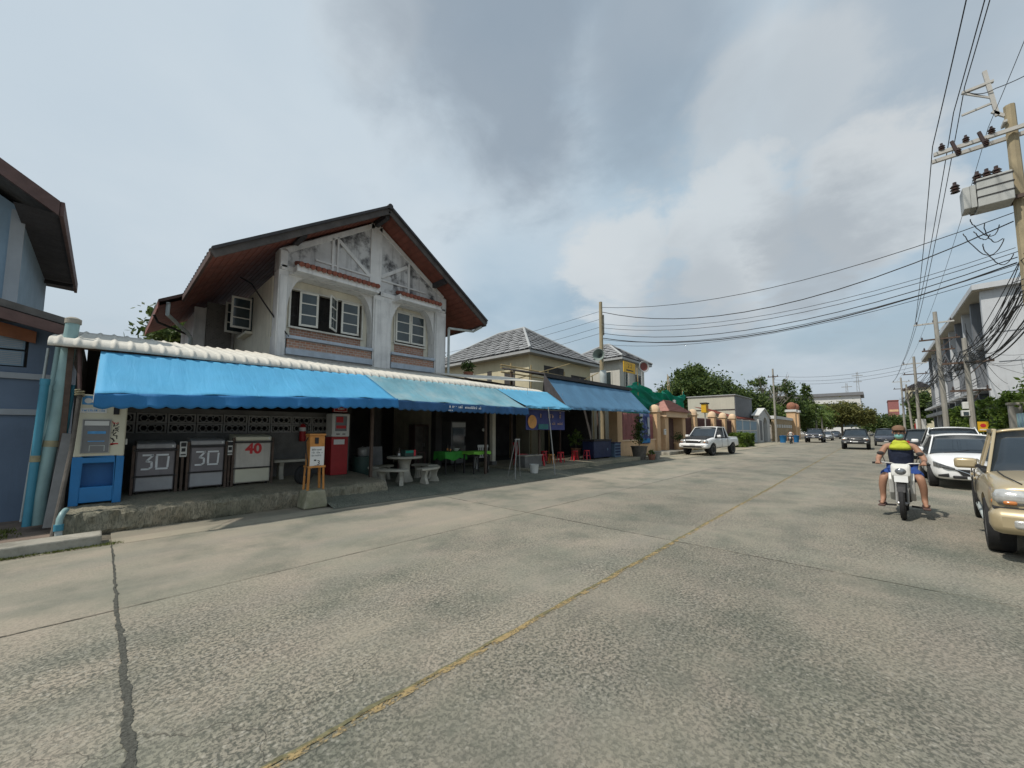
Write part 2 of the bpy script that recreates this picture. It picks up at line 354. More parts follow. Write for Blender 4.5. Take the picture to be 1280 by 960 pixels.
mk('soffit_red', (0.175, 0.056, 0.038), 0.25, 2.5, 0.7, 0.2, 20, dirt=0.35, dcol=(0.05, 0.022, 0.016), dscale=1.2)
mk('eave_tile', (0.085, 0.05, 0.042), 0.3, 4, 0.8, 0.4, 30, dirt=0.5, dcol=(0.06, 0.05, 0.045))
mk('red_tile', (0.21, 0.066, 0.042), 0.25, 9, 0.7, 0.25, 30, dirt=0.35, dcol=(0.1, 0.04, 0.03))
mk('steel_pipe', (0.42, 0.46, 0.45), 0.12, 4, 0.5, 0.1, dirt=0.3)
mk('block_grey', (0.15, 0.147, 0.14), 0.2, 3, 0.9, 0.4, 40, dirt=0.5)
mk('vent_block', (0.30, 0.29, 0.275), 0.15, 3, 0.9, 0.3, 40, dirt=0.5, dcol=(0.08, 0.075, 0.07))
mk('shade_dark', (0.055, 0.052, 0.05), 0.3, 1.5, 0.9, 0.3, dirt=0.5)  # near black: shade of interiors and openings put into the colour
mk('fibre_cement', (0.55, 0.53, 0.47), 0.10, 5, 0.85, 0.25, 50, dirt=0.35, dcol=(0.26, 0.23, 0.19), dscale=3)

# ------------------------------------------------------------------ ground, road
def slab_mesh(lx, ly, name):
    b = MB(); b.box(0, lx, 0, ly, -0.12, 0); return b.mesh(name)
g = MB(); g.add([(-700, -700, -0.05), (900, -700, -0.05), (900, 700, -0.05), (-700, 700, -0.05)], [(0, 1, 2, 3)])
setting(g.build('ground', 'soil'))
rb = MB(); rb.box(-17, 400, -3.65, 7.95, -0.045, -0.022); road = setting(rb.build('road', 'joint_fill'))
PITCHX = 5.6; G = 0.006
lanes = ((5.03, 2.84), (2.20, 2.83), (-3.6, 5.80))
for y0, w in lanes:
    me = slab_mesh(PITCHX - G, w - G, 'slab'); me.materials.append(M['road_concrete'])
    for i in range(-3, 20):
        o = place('slab', me, road, loc=(0.2 + i * PITCHX + G / 2, y0 + G / 2, rnd.uniform(-0.003, 0.002)), bevel=0.007)
fr = MB(); fr.box(0.2 + 20 * PITCHX, 400, -3.6, 7.87, -0.02, 0.0); fr.build('far_road', 'road_concrete', road)
# apron between the slabs and the shop front
ap = MB(); ap.box(-17, 22.5, 7.88, 9.2, -0.05, -0.025); apron = setting(ap.build('gutter_apron', 'joint_fill'))
me = slab_mesh(PITCHX - G, 0.44, 'slab'); me.materials.append(M['apron_concrete'])
me2 = slab_mesh(PITCHX - G, 0.60, 'slab'); me2.materials.append(M['apron_concrete'])
for i in range(-3, 4):
    place('apron_slab', me, apron, loc=(0.2 + i * PITCHX + G / 2, 7.885, -0.004), bevel=0.006)
    if i >= 0: place('apron_slab', me2, apron, loc=(0.2 + i * PITCHX + G / 2, 8.336, -0.008), bevel=0.006)
# worn yellow centre line and the weeds along its joint
def paint_mat():
    m = mk('worn_yellow', (0.37, 0.27, 0.125), 0.2, 12, 0.8, 0.3, 60, world_=True)
    nt = m.node_tree; N = nt.nodes; Lk = nt.links; b = N['Principled BSDF']; geo = N.new('ShaderNodeNewGeometry')
    n = N.new('ShaderNodeTexNoise'); n.inputs['Scale'].default_value = 7.0; n.inputs['Detail'].default_value = 8; n.inputs['Roughness'].default_value = 0.7
    Lk.new(geo.outputs['Position'], n.inputs['Vector'])
    n2 = N.new('ShaderNodeTexNoise'); n2.inputs['Scale'].default_value = 60; n2.inputs['Detail'].default_value = 4; Lk.new(geo.outputs['Position'], n2.inputs['Vector'])
    ad = N.new('ShaderNodeMath'); ad.operation = 'MULTIPLY_ADD'; Lk.new(n2.outputs['Fac'], ad.inputs[0]); ad.inputs[1].default_value = 0.45; Lk.new(n.outputs['Fac'], ad.inputs[2])
    mr = N.new('ShaderNodeMapRange'); Lk.new(ad.outputs[0], mr.inputs[0]); mr.inputs[1].default_value = 0.66; mr.inputs[2].default_value = 0.80; mr.inputs[4].default_value = 0.85
    Lk.new(mr.outputs[0], b.inputs['Alpha'])
paint_mat()
yl = MB()
for i in range(-6, 200):
    x = i * 0.5; a, c = rnd.uniform(-0.012, 0.012), rnd.uniform(-0.012, 0.012)
    yl.add([(x, 2.150 + a, 0.004), (x + 0.5, 2.150 + c, 0.004), (x + 0.5, 2.203 + c, 0.004), (x, 2.203 + a, 0.004)], [(0, 1, 2, 3)])
setting(yl.build('centre_line', 'worn_yellow'))

def strip_sheet(name, p0, p1, w0, w1, mat, z=0.003, step=0.04, seed=1):
    r2 = random.Random(seed); rw = 1.0; p0, p1 = Vector(p0), Vector(p1); L = (p1 - p0).length; n = int(L / step); d = (p1 - p0) / L; a = Vector((-d.y, d.x)); q = MB(); vs = []; k = 0.0; mid = 0.0
    for i in range(n + 1):
        u = i / n; rw = rw * 0.7 + 0.3 * (0.35 + 1.3 * r2.random()); w_ = (w0 + (w1 - w0) * u) * rw / 2; mid = mid * 0.9 + r2.gauss(0, 0.0025); p = p0 + d * L * u + a * mid
        vs += [(*(p - a * w_), z), (*(p + a * w_), z)]
    q.add(vs, [(2 * i, 2 * i + 1, 2 * i + 3, 2 * i + 2) for i in range(n)]); o = q.build(name, mat); o.parent = road; return o
mk('tar', (0.07, 0.07, 0.058), 0.6, 55, 0.9, 0.5, 60, world_=True); mk('joint_line', (0.12, 0.105, 0.082), 0.4, 20, 0.9, 0.4, 60, world_=True); mk('joint_moss', (0.15, 0.14, 0.075), 0.45, 14, 0.95, 0.5, 60, dirt=0.5, dcol=(0.21, 0.17, 0.09), dscale=9, world_=True)
strip_sheet('joint_sealant', (0.2, 5.6), (0.2, 2.25), 0.026, 0.045, 'tar', 0.003, 0.012, 1); strip_sheet('joint_sealant', (0.2, 7.85), (0.2, 5.6), 0.012, 0.02, 'tar', 0.003, 0.015, 2)
for i in range(1, 7): strip_sheet('joint_sealant', (0.2 + i * 5.6, -3.5), (0.2 + i * 5.6, 7.8), 0.004, 0.009, 'joint_line', 0.003, 0.03, 10 + i)
strip_sheet('joint_sealant', (-8, 5.03), (24, 5.03), 0.007, 0.012, 'joint_line', 0.0034, 0.03, 3); strip_sheet('joint_sealant', (-8, 7.875), (20, 7.875), 0.010, 0.014, 'joint_line', 0.0034, 0.05, 4)
strip_sheet('joint_growth', (-3, 2.2), (30, 2.2), 0.030, 0.042, 'joint_moss', 0.0022, 0.02, 5)
def tufts(name, pts, mat, h, n, label, cat, spread=0.02):
    b = MB()
    for (x, y, z) in pts:
        for k in range(n):
            a = rnd.uniform(0, 6.28); px, py = x + rnd.gauss(0, spread), y + rnd.gauss(0, spread); hh = h * rnd.uniform(0.4, 1.2); w = 0.004 + 0.1 * hh
            lx, ly = rnd.gauss(0, 0.5) * hh, rnd.gauss(0, 0.5) * hh
            b.add([(px - w * math.cos(a), py - w * math.sin(a), z), (px + w * math.cos(a), py + w * math.sin(a), z), (px + lx, py + ly, z + hh)], [(0, 1, 2)])
    o = b.build(name, mat); tag(o, label, cat); o['kind'] = 'stuff'; return o
pts = []
for i in range(2600):
    x = rnd.uniform(0.2, 24)
    if math.sin(x * 3.1) + math.sin(x * 1.27 + 1) + rnd.gauss(0, 0.7) > 0.5: pts.append((x, 2.2 + rnd.gauss(0, 0.006), -0.01))
tufts('joint_grass', pts, 'moss', 0.011, 3, 'low moss growing in the joint under the yellow line', 'moss', 0.010)
pts = [(rnd.uniform(0.2, 24), 2.2 + rnd.gauss(0, 0.012), -0.008) for i in range(1500)]
tufts('dry_joint_grass', pts, 'dry_grass', 0.010, 3, 'dry yellow weeds along the centre joint of the road', 'weeds', 0.012)
pts = [(rnd.uniform(-4, 0.3), 7.93 + abs(rnd.gauss(0, 0.05)), 0.0) for i in range(700)]
tufts('kerb_moss', pts, 'moss', 0.025, 4, 'green moss along the foot of the drain cover beside the gutter', 'moss', 0.03)

# drain cover slabs and the open drain at the left end
dc = MB(); dc.box(-3.2, 0.1, 8.02, 8.42, -0.04, 0.13)
setting(dc.build('drain_kerb', 'cast_concrete', bevel=0.02))
dr = MB(); dr.box(-8, -0.33, 8.45, 9.0, -0.05, -0.03); setting(dr.build('drain_bed', 'joint_fill'))
mk('path_dirt', (0.19, 0.145, 0.115), 0.25, 3, 0.95, 0.5, 25, dirt=0.5, dcol=(0.09, 0.08, 0.06), world_=True)
yd = MB(); yd.box(-8, -0.31, 9.0, 11.2, -0.04, 0.03); setting(yd.build('side_path', 'path_dirt', bevel=0.02))
pts = [(rnd.uniform(-1.6, -0.8), 9.5 + rnd.uniform(-0.3, 0.5), 0.03) for i in range(90)]
tufts('path_weeds', pts, 'moss', 0.06, 6, 'green weeds on the side path below the blue wall', 'weeds', 0.05)

# raised shop ledge: worn top that climbs toward the wall, battered front face
def ledge():
    b = MB(); r2 = random.Random(3)
    X0, X1 = -0.3, 4.95; prof = [(8.93, -0.04), (8.88, 0.05), (8.91, 0.16), (8.90, 0.27), (8.94, 0.325), (9.05, 0.342), (9.6, 0.385), (10.2, 0.42), (11.2, 0.45), (12.55, 0.46)]
    nx = 90; jit = [[(r2.gauss(0, 0.022), r2.gauss(0, 0.009)) for _ in prof] for _ in range(nx + 1)]
    vs = []; fs = []; n = len(prof)
    for i in range(nx + 1):
        for j, (y, z) in enumerate(prof):
            jy, jz = jit[i][j]; k = 1.0 if j < 6 else 0.25
            und = -0.05 if (j in (0, 1) and 20 < i < 66) else 0.0
            vs.append((X0 + (X1 - X0) * i / nx, y + jy * k - und, z + jz * k))
    for i in range(nx):
        for j in range(n - 1): fs.append((i * n + j, (i + 1) * n + j, (i + 1) * n + j + 1, i * n + j + 1))
    b.add(vs, fs)
    for i in (0, nx): b.add([vs[i * n + j] for j in range(n)] + [(vs[i * n][0], 12.55, -0.04)], [tuple(range(n + 1))])
    return b
setting(ledge().build('ledge', 'ledge_concrete', smooth=True))
# rough ramp of patched concrete in front of the ledge and the food shop
def ramp(u, v):
    x = 3.35 + 8.6 * u; y0 = 8.12 - 0.25 * u; y = y0 + (9.5 - y0) * v
    z = 0.004 + 0.13 * min(1, v * 1.6) ** 0.8 + 0.012 * math.sin(x * 5.1 + y * 3) * math.sin(y * 9 + x) * min(1, v * 4)
    return (x, y, z)
rp = MB(); rp.grid(ramp, 80, 16); setting(rp.build('ramp', 'ramp_concrete', smooth='all'))
fl = MB(); fl.box(4.96, 20.3, 9.42, 13.0, -0.04, 0.13); setting(fl.build('shop_floor', 'ramp_concrete', bevel=0.02))
kb = MB(); kb.box(10.6, 19.8, 9.15, 12.9, -0.03, 0.20); setting(kb.build('raised_floor', 'ledge_concrete', bevel=0.02))
lb = MB(); lb.box(10.4, 20.5, 8.1, 9.14, -0.03, 0.03); setting(lb.build('strip_paving', 'ramp_concrete', bevel=0.01))
# forecourt before the walled houses, kerb and pavement on the far side
fc = MB(); fc.box(22.52, 140, 7.9, 11.6, -0.04, 0.012); setting(fc.build('forecourt', 'far_paving'))
st = MB(); st.box(25.0, 28.6, 9.6, 10.9, 0.0, 0.22); setting(st.build('entrance_step', 'cast_concrete', bevel=0.03))
pv = MB(); pv.box(-17, 300, -7.2, -3.66, -0.04, 0.12); setting(pv.build('pavement', 'far_paving'))
kk = MB(); kk.box(-17, 300, -3.70, -3.58, -0.04, 0.135); setting(kk.build('kerb', 'cast_concrete', bevel=0.015))
# ------------------------------------------------------------------ rough brick infill material (bricks here are about a pixel)
def brick_mat(name, col, mort, sc):
    m = mk(name, col, 0.3, 6, 0.9, 0.3, 40, dirt=0.45, dcol=(0.33, 0.31, 0.29), dscale=2.5)
    nt = m.node_tree; N = nt.nodes; Lk = nt.links; b = N['Principled BSDF']
    tc = N.new('ShaderNodeTexCoord'); mp = N.new('ShaderNodeMapping'); Lk.new(tc.outputs['Object'], mp.inputs[0]); mp.inputs['Rotation'].default_value = (R(90), 0, 0)
    br = N.new('ShaderNodeTexBrick'); Lk.new(mp.outputs[0], br.inputs['Vector']); br.inputs['Scale'].default_value = sc
    br.inputs['Color1'].default_value = (0, 0, 0, 1); br.inputs['Color2'].default_value = (0.25, 0.25, 0.25, 1); br.inputs['Mortar'].default_value = (1, 1, 1, 1); br.inputs['Mortar Size'].default_value = 0.03
    src = b.inputs['Base Color'].links[0].from_socket; mx = N.new('ShaderNodeMix'); mx.data_type = 'RGBA'; Lk.new(br.outputs['Color'], mx.inputs[0]); Lk.new(src, mx.inputs[6]); mx.inputs[7].default_value = (*mort, 1)
    Lk.new(mx.outputs[2], b.inputs['Base Color'])
brick_mat('brick_band', (0.34, 0.16, 0.10), (0.40, 0.36, 0.32), 3.2); brick_mat('stone_slips', (0.185, 0.175, 0.165), (0.27, 0.26, 0.245), 4.6)

# ------------------------------------------------------------------ the two storey gable house behind the shop
HX, HY = 6.3, 12.5
house = thing('gable_house', 'two storey white house with peeling gable and dark roof behind the shop awnings', 'house', (HX, HY, 0))
B = lambda: MB((HX, HY, 0))
w = B()                                        # piers, spandrels and the gable of the front
for a, c in ((3.3, 3.56), (6.26, 6.95), (8.84, 9.38)): w.box(a, c, 12.5, 12.95, 3.3, 6.36)
for a, c in ((3.56, 6.26), (6.95, 8.84)):
    w.box(a, c, 12.54, 12.95, 3.3, 4.02); w.box(a, c, 12.5, 12.95, 6.28, 6.36)
w.box(3.3, 9.38, 12.95, 13.05, 3.3, 4.4); w.box(3.3, 9.26, 13.05, 21.3, 3.3, 3.45)
w.build('front_wall', 'white_render', house, bevel=0.012)
for a, c in ((3.3, 3.56), (6.4, 6.7), (9.0, 9.3)): lp_ = B(); lp_.box(a, c, 12.55, 12.85, 0, 3.3); lp_.build('ground_pier', 'shade_dark', house)  # ground floor piers coloured dark for the shade under the awnings
gb = B(); gb.prism([(3.3, 6.362), (9.38, 6.362), (9.38, 6.95), (6.30, 9.02), (3.3, 6.98)], 12.52, 12.95); gable = gb.build('gable', 'grimy_render', house)
md = B()                                       # raised bands on the gable
def strip(p, q, wd=0.13, y=12.505): md.bar((p[0], y, p[1]), (q[0], y, q[1]), wd, 0.05, (0, 1, 0))
strip((6.30, 6.36), (6.30, 8.9), 0.42); strip((3.36, 6.44), (9.34, 6.44), 0.15); strip((3.5, 6.98), (6.2, 8.84), 0.16); strip((6.42, 8.82), (9.22, 6.97), 0.16)
strip((4.82, 6.5), (4.82, 7.85), 0.08); strip((4.98, 6.5), (4.98, 7.95), 0.07); strip((5.0, 7.85), (6.1, 6.95), 0.12, 12.508); strip((6.5, 7.05), (7.55, 7.75), 0.12, 12.508)
strip((7.62, 6.5), (7.62, 7.9), 0.08); strip((3.42, 6.44), (3.42, 6.95), 0.2); strip((9.27, 6.44), (9.27, 6.95), 0.2); strip((6.2, 6.95), (4.3, 6.95), 0.06, 12.51); strip((6.4, 6.95), (8.4, 6.95), 0.06, 12.51)
md.build('gable_moulding', 'white_render', gable, bevel=0.008)
for a, c in ((6.31, 6.90), (8.9, 9.33)):       # plaster panels proud of the piers
    p = B(); p.box(a, c, 12.47, 12.499, 3.75, 6.2); p.build('pier_panel', 'white_render', house, bevel=0.012)
p = B(); p.box(3.33, 3.53, 12.47, 12.499, 3.75, 6.2); p.build('pier_panel', 'white_render', house, bevel=0.012)
for a in ((3.3, 3.42, 13.06, 17.8, 0, 6.3), (9.26, 9.38, 13.06, 21.4, 0, 6.9), (3.42, 9.26, 21.3, 21.4, 0, 6.9)):
    sw = B(); sw.box(*a); sw.build('side_wall', 'cream_render', house)
wg = B(); wg.box(2.1, 3.29, 17.8, 21.4, 0, 6.0); wg.prism([(2.1, 6.0), (3.29, 6.0), (3.29, 6.6)], 17.8, 21.4); wg.build('wing_wall', 'white_render', house, bevel=0.01)
pn = B(); pn.box(2.42, 3.2, 17.76, 17.798, 3.0, 6.36); pn.build('stone_panel', 'stone_slips', house)
pq = B(); pq.box(2.06, 2.40, 17.72, 17.799, 3.0, 6.1); pq.build('wing_pillar', 'white_render', house, bevel=0.01)

def leaf(parent, w_, h_, loc, rz, name='casement'):     # three-pane casement, hinge on its left edge, local x along the leaf
    f = MB(); t = 0.06
    f.box(0, t, -0.02, 0.02, 0, h_); f.box(w_ - t, w_, -0.02, 0.02, 0, h_)
    for z in (0, h_ / 3 - t / 3, 2 * h_ / 3 - t / 3, h_ - t): f.box(t, w_ - t, -0.018, 0.018, z, z + (t if z in (0, h_ - t) else t * 0.6))
    o = f.build(name, 'white_frame', parent); o.location = Vector(loc) - Vector((HX, HY, 0)); o.rotation_euler = (0, 0, rz)
    for k in range(3):
        z0 = (t if k == 0 else k * h_ / 3 + t * 0.27); z1 = (h_ - t if k == 2 else (k + 1) * h_ / 3 - t / 3)
        q = MB(); q.box(t, w_ - t, -0.004, 0.004, z0, z1); q.build('pane', 'dark_glass', o)
    return o
def bay(x0, x1, wx0, wx1, z0, z1, leaves, name):
    rc = B(); zt = 6.279
    rc.box(x0, wx0, 12.951, 13.06, 4.42, zt); rc.box(wx1, x1, 12.951, 13.06, 4.42, zt); rc.box(wx0, wx1, 12.951, 13.06, z1, zt)
    rc.build('recess_wall', 'cream_render', house)
    ap = B(); ap.box(wx0, wx1, 12.97, 13.05, 4.42, z0 - 0.03); ap.build('brick_apron', 'brick_band', house)
    sb = B(); sb.box(x0 + 0.001, x1 - 0.001, 12.42, 12.98, 4.32, 4.419); sb.build('sill', 'blue_trim', house, bevel=0.015)
    bb = B(); bb.box(x0 + 0.03, x1 - 0.03, 12.50, 12.539, 4.04, 4.315); bb.build('brick_panel', 'brick_band', house)
    tb = B(); tb.box(x0 + 0.001, x1 - 0.001, 12.44, 12.539, 3.84, 4.035); tb.build('lower_band', 'blue_trim', house, bevel=0.015)
    for sx, e in ((x1, -1), (x0, 1)):          # rounded haunch where the reveal meets the lintel
        br = B()
        poly = [(sx, 6.279), (sx + e * 0.5, 6.279)] + [(sx + e * 0.5 * (1 - math.sin(t)) , 6.279 - 1.25 * (1 - math.cos(t))) for t in [math.pi / 2 * k / 8 for k in range(1, 9)]]
        br.prism(poly, 12.56, 12.94); br.build('haunch', 'white_render', house)
    hd = B(); hd.box(x0 + 0.1, x1 + 0.02, 12.12, 12.499, 6.30, 6.5); hood = hd.build('hood', 'white_render', house, bevel=0.012)
    nt_ = int((x1 - x0) / 0.16); ti = MB(); ti.tube([(0, -0.46, 0.0), (0, -0.0, 0.16)], 0.075, 8); me = ti.mesh('tile'); me.materials.append(M['red_tile'])
    for k in range(nt_): place('tile', me, hood, loc=(x0 + 0.2 + k * 0.16 - HX, 12.49 - HY, 6.50), smooth=True)
    fr = B(); fr.box(wx0 - 0.05, wx0, 12.90, 12.95, z0 - 0.05, z1 + 0.05); fr.box(wx1, wx1 + 0.05, 12.90, 12.95, z0 - 0.05, z1 + 0.05)
    fr.box(wx0, wx1, 12.90, 12.95, z1, z1 + 0.05); fr.box(wx0 - 0.05, wx1 + 0.05, 12.88, 12.95, z0 - 0.08, z0 - 0.03)
    win = fr.build('window', 'white_frame', house)
    dk = B(); dk.box(wx0, wx1, 13.2, 13.25, z0, z1); dk.box(wx0 - .2, wx1 + .2, 13.25, 13.6, z0 - .2, z1 + .2); dk.build('room_shade', 'shade_dark', win)
    gr = B(); n = int((wx1 - wx0) / 0.11)
    for k in range(n + 1): gr.cyl((wx0 + (wx1 - wx0) * k / n, 13.02, z0), (wx0 + (wx1 - wx0) * k / n, 13.02, z1), 0.008, n=6)
    for zz in (0.3, 0.55, 0.8): gr.box(wx0, wx1, 13.012, 13.028, z0 + (z1 - z0) * zz - 0.01, z0 + (z1 - z0) * zz + 0.01)
    gr.build('grille', 'iron', win)
    for (hx, wd, rz) in leaves: leaf(house, wd, z1 - z0 - 0.04, (hx, 12.89, z0 + 0.02), rz)
bay(3.57, 6.25, 3.78, 6.04, 4.84, 5.98, ((4.02, 0.54, R(-10)), (5.17, 0.55, R(228)), (5.32, 0.60, R(-2))), 'wide')
bay(6.96, 8.83, 7.34, 8.64, 4.92, 6.12, ((7.35, 0.63, 0), (8.0, 0.63, 0)), 'narrow')
# open casements on the side wall
fr = B(); fr.box(3.26, 3.30, 15.2, 16.2, 4.95, 6.12); sw_ = fr.build('side_window', 'dark_glass', house)
leaf(house, 0.58, 1.06, (3.28, 15.25, 5.0), R(180)); leaf(house, 0.58, 1.06, (3.28, 16.2, 5.0), R(186))
sl = B(); sl.box(3.1, 3.3, 15.1, 16.3, 4.84, 4.92); sl.build('side_sill', 'cream_render', house)
# roof: two slopes, soffit boards below, barge boards in front
RZ, RX = 9.16, 6.27
def slope(x1, z1, y0, y1, xr=RX, zr=RZ):
    n = Vector((-(z1 - zr), 0, (x1 - xr))).normalized()
    if n.z < 0: n = -n
    return n
for side, (ex, ez) in enumerate(((1.6, 6.03), (10.8, 6.13))):
    n = slope(ex, ez, 0, 0); k = 22
    def top(u, v, ex=ex, ez=ez, n=n):
        x = RX + (ex - RX) * u; z = RZ + (ez - RZ) * u; y = 11.62 + (21.8 - 11.62) * v
        q = Vector((x, y, z)) + n * (0.012 + 0.03 * abs(math.sin(v * 10.2 / 0.3 * math.pi)))
        return q
    s = B(); s.sheet(top, 12, 140, 0.03, tuple(n)); s.build('roof_slope', 'roof_dark', house)
    so = B(); so.add([(RX, 11.66, RZ - 0.10), (ex, 11.66, ez - 0.10), (ex, 21.7, ez - 0.10), (RX, 21.7, RZ - 0.10)], [(0, 1, 2, 3)])
    so2 = so.build('soffit', 'soffit_red', house)
    nb = 26 if side == 0 else 24
    ba = B()                                   # joints between the soffit boards
    for i in range(1, nb):
        u = i / nb; x = RX + (ex - RX) * u; z = RZ + (ez - RZ) * u - 0.112
        ba.bar((x, 11.67, z), (x, 21.6, z), 0.012, 0.006)
    ba.build('soffit_batten', 'soffit_red', so2)
    bg = B(); d = Vector((ex - RX, 0, ez - RZ)).normalized(); e = 0.0
    bg.bar((RX, 11.60, RZ - 0.10), (ex, 11.60, ez - 0.10), 0.05, 0.21, tuple(n)); bb = bg.build('barge_board', 'barge', house, bevel=0.01)
    b2 = B(); b2.bar((RX, 11.58, RZ + 0.03), (ex, 11.58, ez + 0.03), 0.14, 0.07, tuple(n)); b2.build('verge_tile', 'roof_dark', house)
    ef = B(); ef.box(ex - 0.03, ex + 0.03, 11.63, 16.5 if side == 0 else 21.8, ez - 0.16, ez + 0.01); ef.build('eave_fascia', 'eave_tile', house)
rc = B(); rc.tube([(RX, 11.5, RZ + 0.02), (RX, 21.8, RZ + 0.02)], 0.09, 10); rc.build('ridge_cap', 'roof_dark', house, smooth=True)
wr = B(); wr.sheet(lambda u, v: (1.62 - 0.62 * u, 16.4 + 5.4 * v, 6.04 - 0.36 * u), 2, 2, 0.1, (0, 0, 1)); wr.build('wing_eave', 'eave_tile', house)
ws = B(); ws.add([(1.62, 16.42, 5.93), (1.02, 16.42, 5.57), (1.02, 21.7, 5.57), (1.62, 21.7, 5.93)], [(0, 1, 2, 3)]); ws.box(1.0, 1.03, 16.4, 21.8, 5.5, 5.68); ws.build('wing_soffit', 'soffit_red', house)
for x, z in ((RX, RZ - 0.25), (8.75, 7.36), (3.7, 7.3)): pu = B(); pu.box(x - 0.07, x + 0.07, 11.7, 12.55, z - 0.1, z + 0.08); pu.build('purlin', 'roof_dark', house)
gp = B(); gp.tube([(9.38, 12.3, 5.72), (10.6, 12.2, 5.80), (10.72, 11.8, 5.95)], 0.05, 8); gp.tube([(9.42, 12.35, 5.72), (9.42, 12.35, 3.8)], 0.05, 8); gp.build('downpipe', 'steel_pipe', house, smooth=True)
gl = B(); gl.tube([(1.25, 16.5, 5.75), (1.25, 16.5, 5.35), (1.9, 17.6, 5.05), (2.0, 17.68, 4.9), (2.0, 17.68, 3.2)], 0.06, 8); gl.build('downpipe', 'steel_pipe', house, smooth=True)
gi = B(); gi.tube([(0.98, 17.5, 5.5), (1.1, 17.6, 5.28), (2.05, 18.1, 5.06)], 0.04, 6); gi.build('gutter_bracket', 'iron', house, smooth=True)
cb = B(); cb.tube([(2.72, 14.3, 6.42), (2.9, 13.7, 6.1), (3.12, 13.1, 5.4), (3.38, 12.6, 4.75), (3.62, 12.42, 4.36)], 0.022, 6); cb.build('drop_cable', 'iron', house, smooth=True)

# ------------------------------------------------------------------ blue neighbour house
mk('slate_blue', (0.135, 0.185, 0.26), 0.1, 1.5, 0.8, 0.15, 50, dirt=0.25, dcol=(0.10, 0.12, 0.15), streak=0.35)
mk('pale_blue', (0.24, 0.34, 0.43), 0.08, 2, 0.8, 0.15, 50, streak=0.25, dcol=(0.2, 0.25, 0.3))
mk('grey_band', (0.36, 0.39, 0.42), 0.08, 2, 0.8, 0.15, 50, streak=0.2, dcol=(0.2, 0.2, 0.2))
mk('brown_board', (0.105, 0.062, 0.055), 0.25, 4, 0.7, 0.2, 30, dirt=0.3); mk('orange_board', (0.25, 0.095, 0.042), 0.2, 4, 0.7, 0.2, 30)
mk('grey_tile', (0.105, 0.10, 0.095), 0.25, 6, 0.85, 0.4, 30, dirt=0.4)
bh = thing('blue_house', 'slate blue house with dark brown eaves beside the shop, cut by the picture edge', 'house', (-2.2, 11.0, 0))
B = lambda: MB((-2.2, 11.0, 0))
q = B(); q.box(-7, -2.35, 11, 11.3, 0, 3.6); q.box(-2.35, -0.98, 11, 11.3, 0, 2.72); q.box(-0.98, -0.62, 11, 11.3, 0, 3.5); q.box(-2.35, -0.98, 11, 11.3, 3.34, 3.5); q.box(-0.8, -0.62, 11.3, 22, 0, 3.4); q.build('wall', 'slate_blue', bh)
for z in (2.56, 1.92): q = B(); q.box(-7, -0.60, 10.95, 10.999, z - 0.05, z + 0.055); q.build('band', 'grey_band', bh, bevel=0.006)
for i in range(6):                              # two columns by three rows of glass blocks
    x = -1.36 + 0.0 - (i % 3) * 0.34 + 0.03; z = 2.74 + (i // 3) * 0.30
    q = B(); q.box(x, x + 0.31, 11.02, 11.1, z, z + 0.27); pb = q.build('glass_block', 'pale_blue', bh, bevel=0.01)
    for k in range(7):
        l = B(); l.box(x + 0.03, x + 0.28, 11.012, 11.02, z + 0.035 + k * 0.032, z + 0.05 + k * 0.032); l.build('rib', 'grey_band', pb)
q = B(); q.box(-2.35, -0.98, 11.1, 11.2, 2.72, 3.34); q.build('window_back', 'shade_dark', bh)
q = B(); q.prism([(-7, 5.2), (-0.42, 3.56), (-0.42, 3.44), (-7, 5.08)], 10.35, 21); q.build('lower_roof', 'grey_tile', bh)
q = B(); q.prism([(-7, 5.07), (-0.5, 3.43), (-0.5, 3.25), (-7, 4.89)], 10.3, 10.345); q.build('fascia', 'brown_board', bh)
q = B(); q.prism([(-7, 4.9), (-0.9, 3.37), (-0.9, 3.16), (-7, 4.4)], 10.90, 10.94); q.build('soffit_board', 'orange_board', bh)
q = B(); q.prism([(-7, 3.6), (-1.32, 3.6), (-1.32, 6.02), (-5.4, 8.75), (-7, 8.75)], 12.3, 17.0); q.build('upper_wall', 'pale_blue', bh)
q = B(); q.box(-1.48, -1.30, 12.26, 12.299, 3.7, 6.0); q.build('corner_strip', 'grey_band', bh)
q = B()
q.prism([(-0.78, 5.94), (-5.5, 9.1), (-5.5, 8.95), (-0.78, 5.82)], 11.2, 17.2); q.build('upper_roof', 'grey_tile', bh)
q = B(); q.box(-0.80, -0.74, 11.15, 17.2, 5.70, 5.99); q.build('eave_fascia', 'brown_board', bh, bevel=0.01)
q = B(); q.prism([(-0.80, 5.98), (-5.5, 9.13), (-5.5, 8.85), (-0.80, 5.70)], 11.12, 11.19); q.build('verge_board', 'brown_board', bh)
q = B(); q.add([(-0.8, 11.2, 5.74), (-1.35, 11.2, 5.76), (-1.35, 17.2, 5.76), (-0.8, 17.2, 5.74)], [(0, 1, 2, 3)]); q.build('eave_soffit', 'roof_dark', bh)
q = B(); q.box(-1.3, -0.78, 16.2, 16.26, 5.60, 5.70); q.build('eave_beam', 'iron', bh)

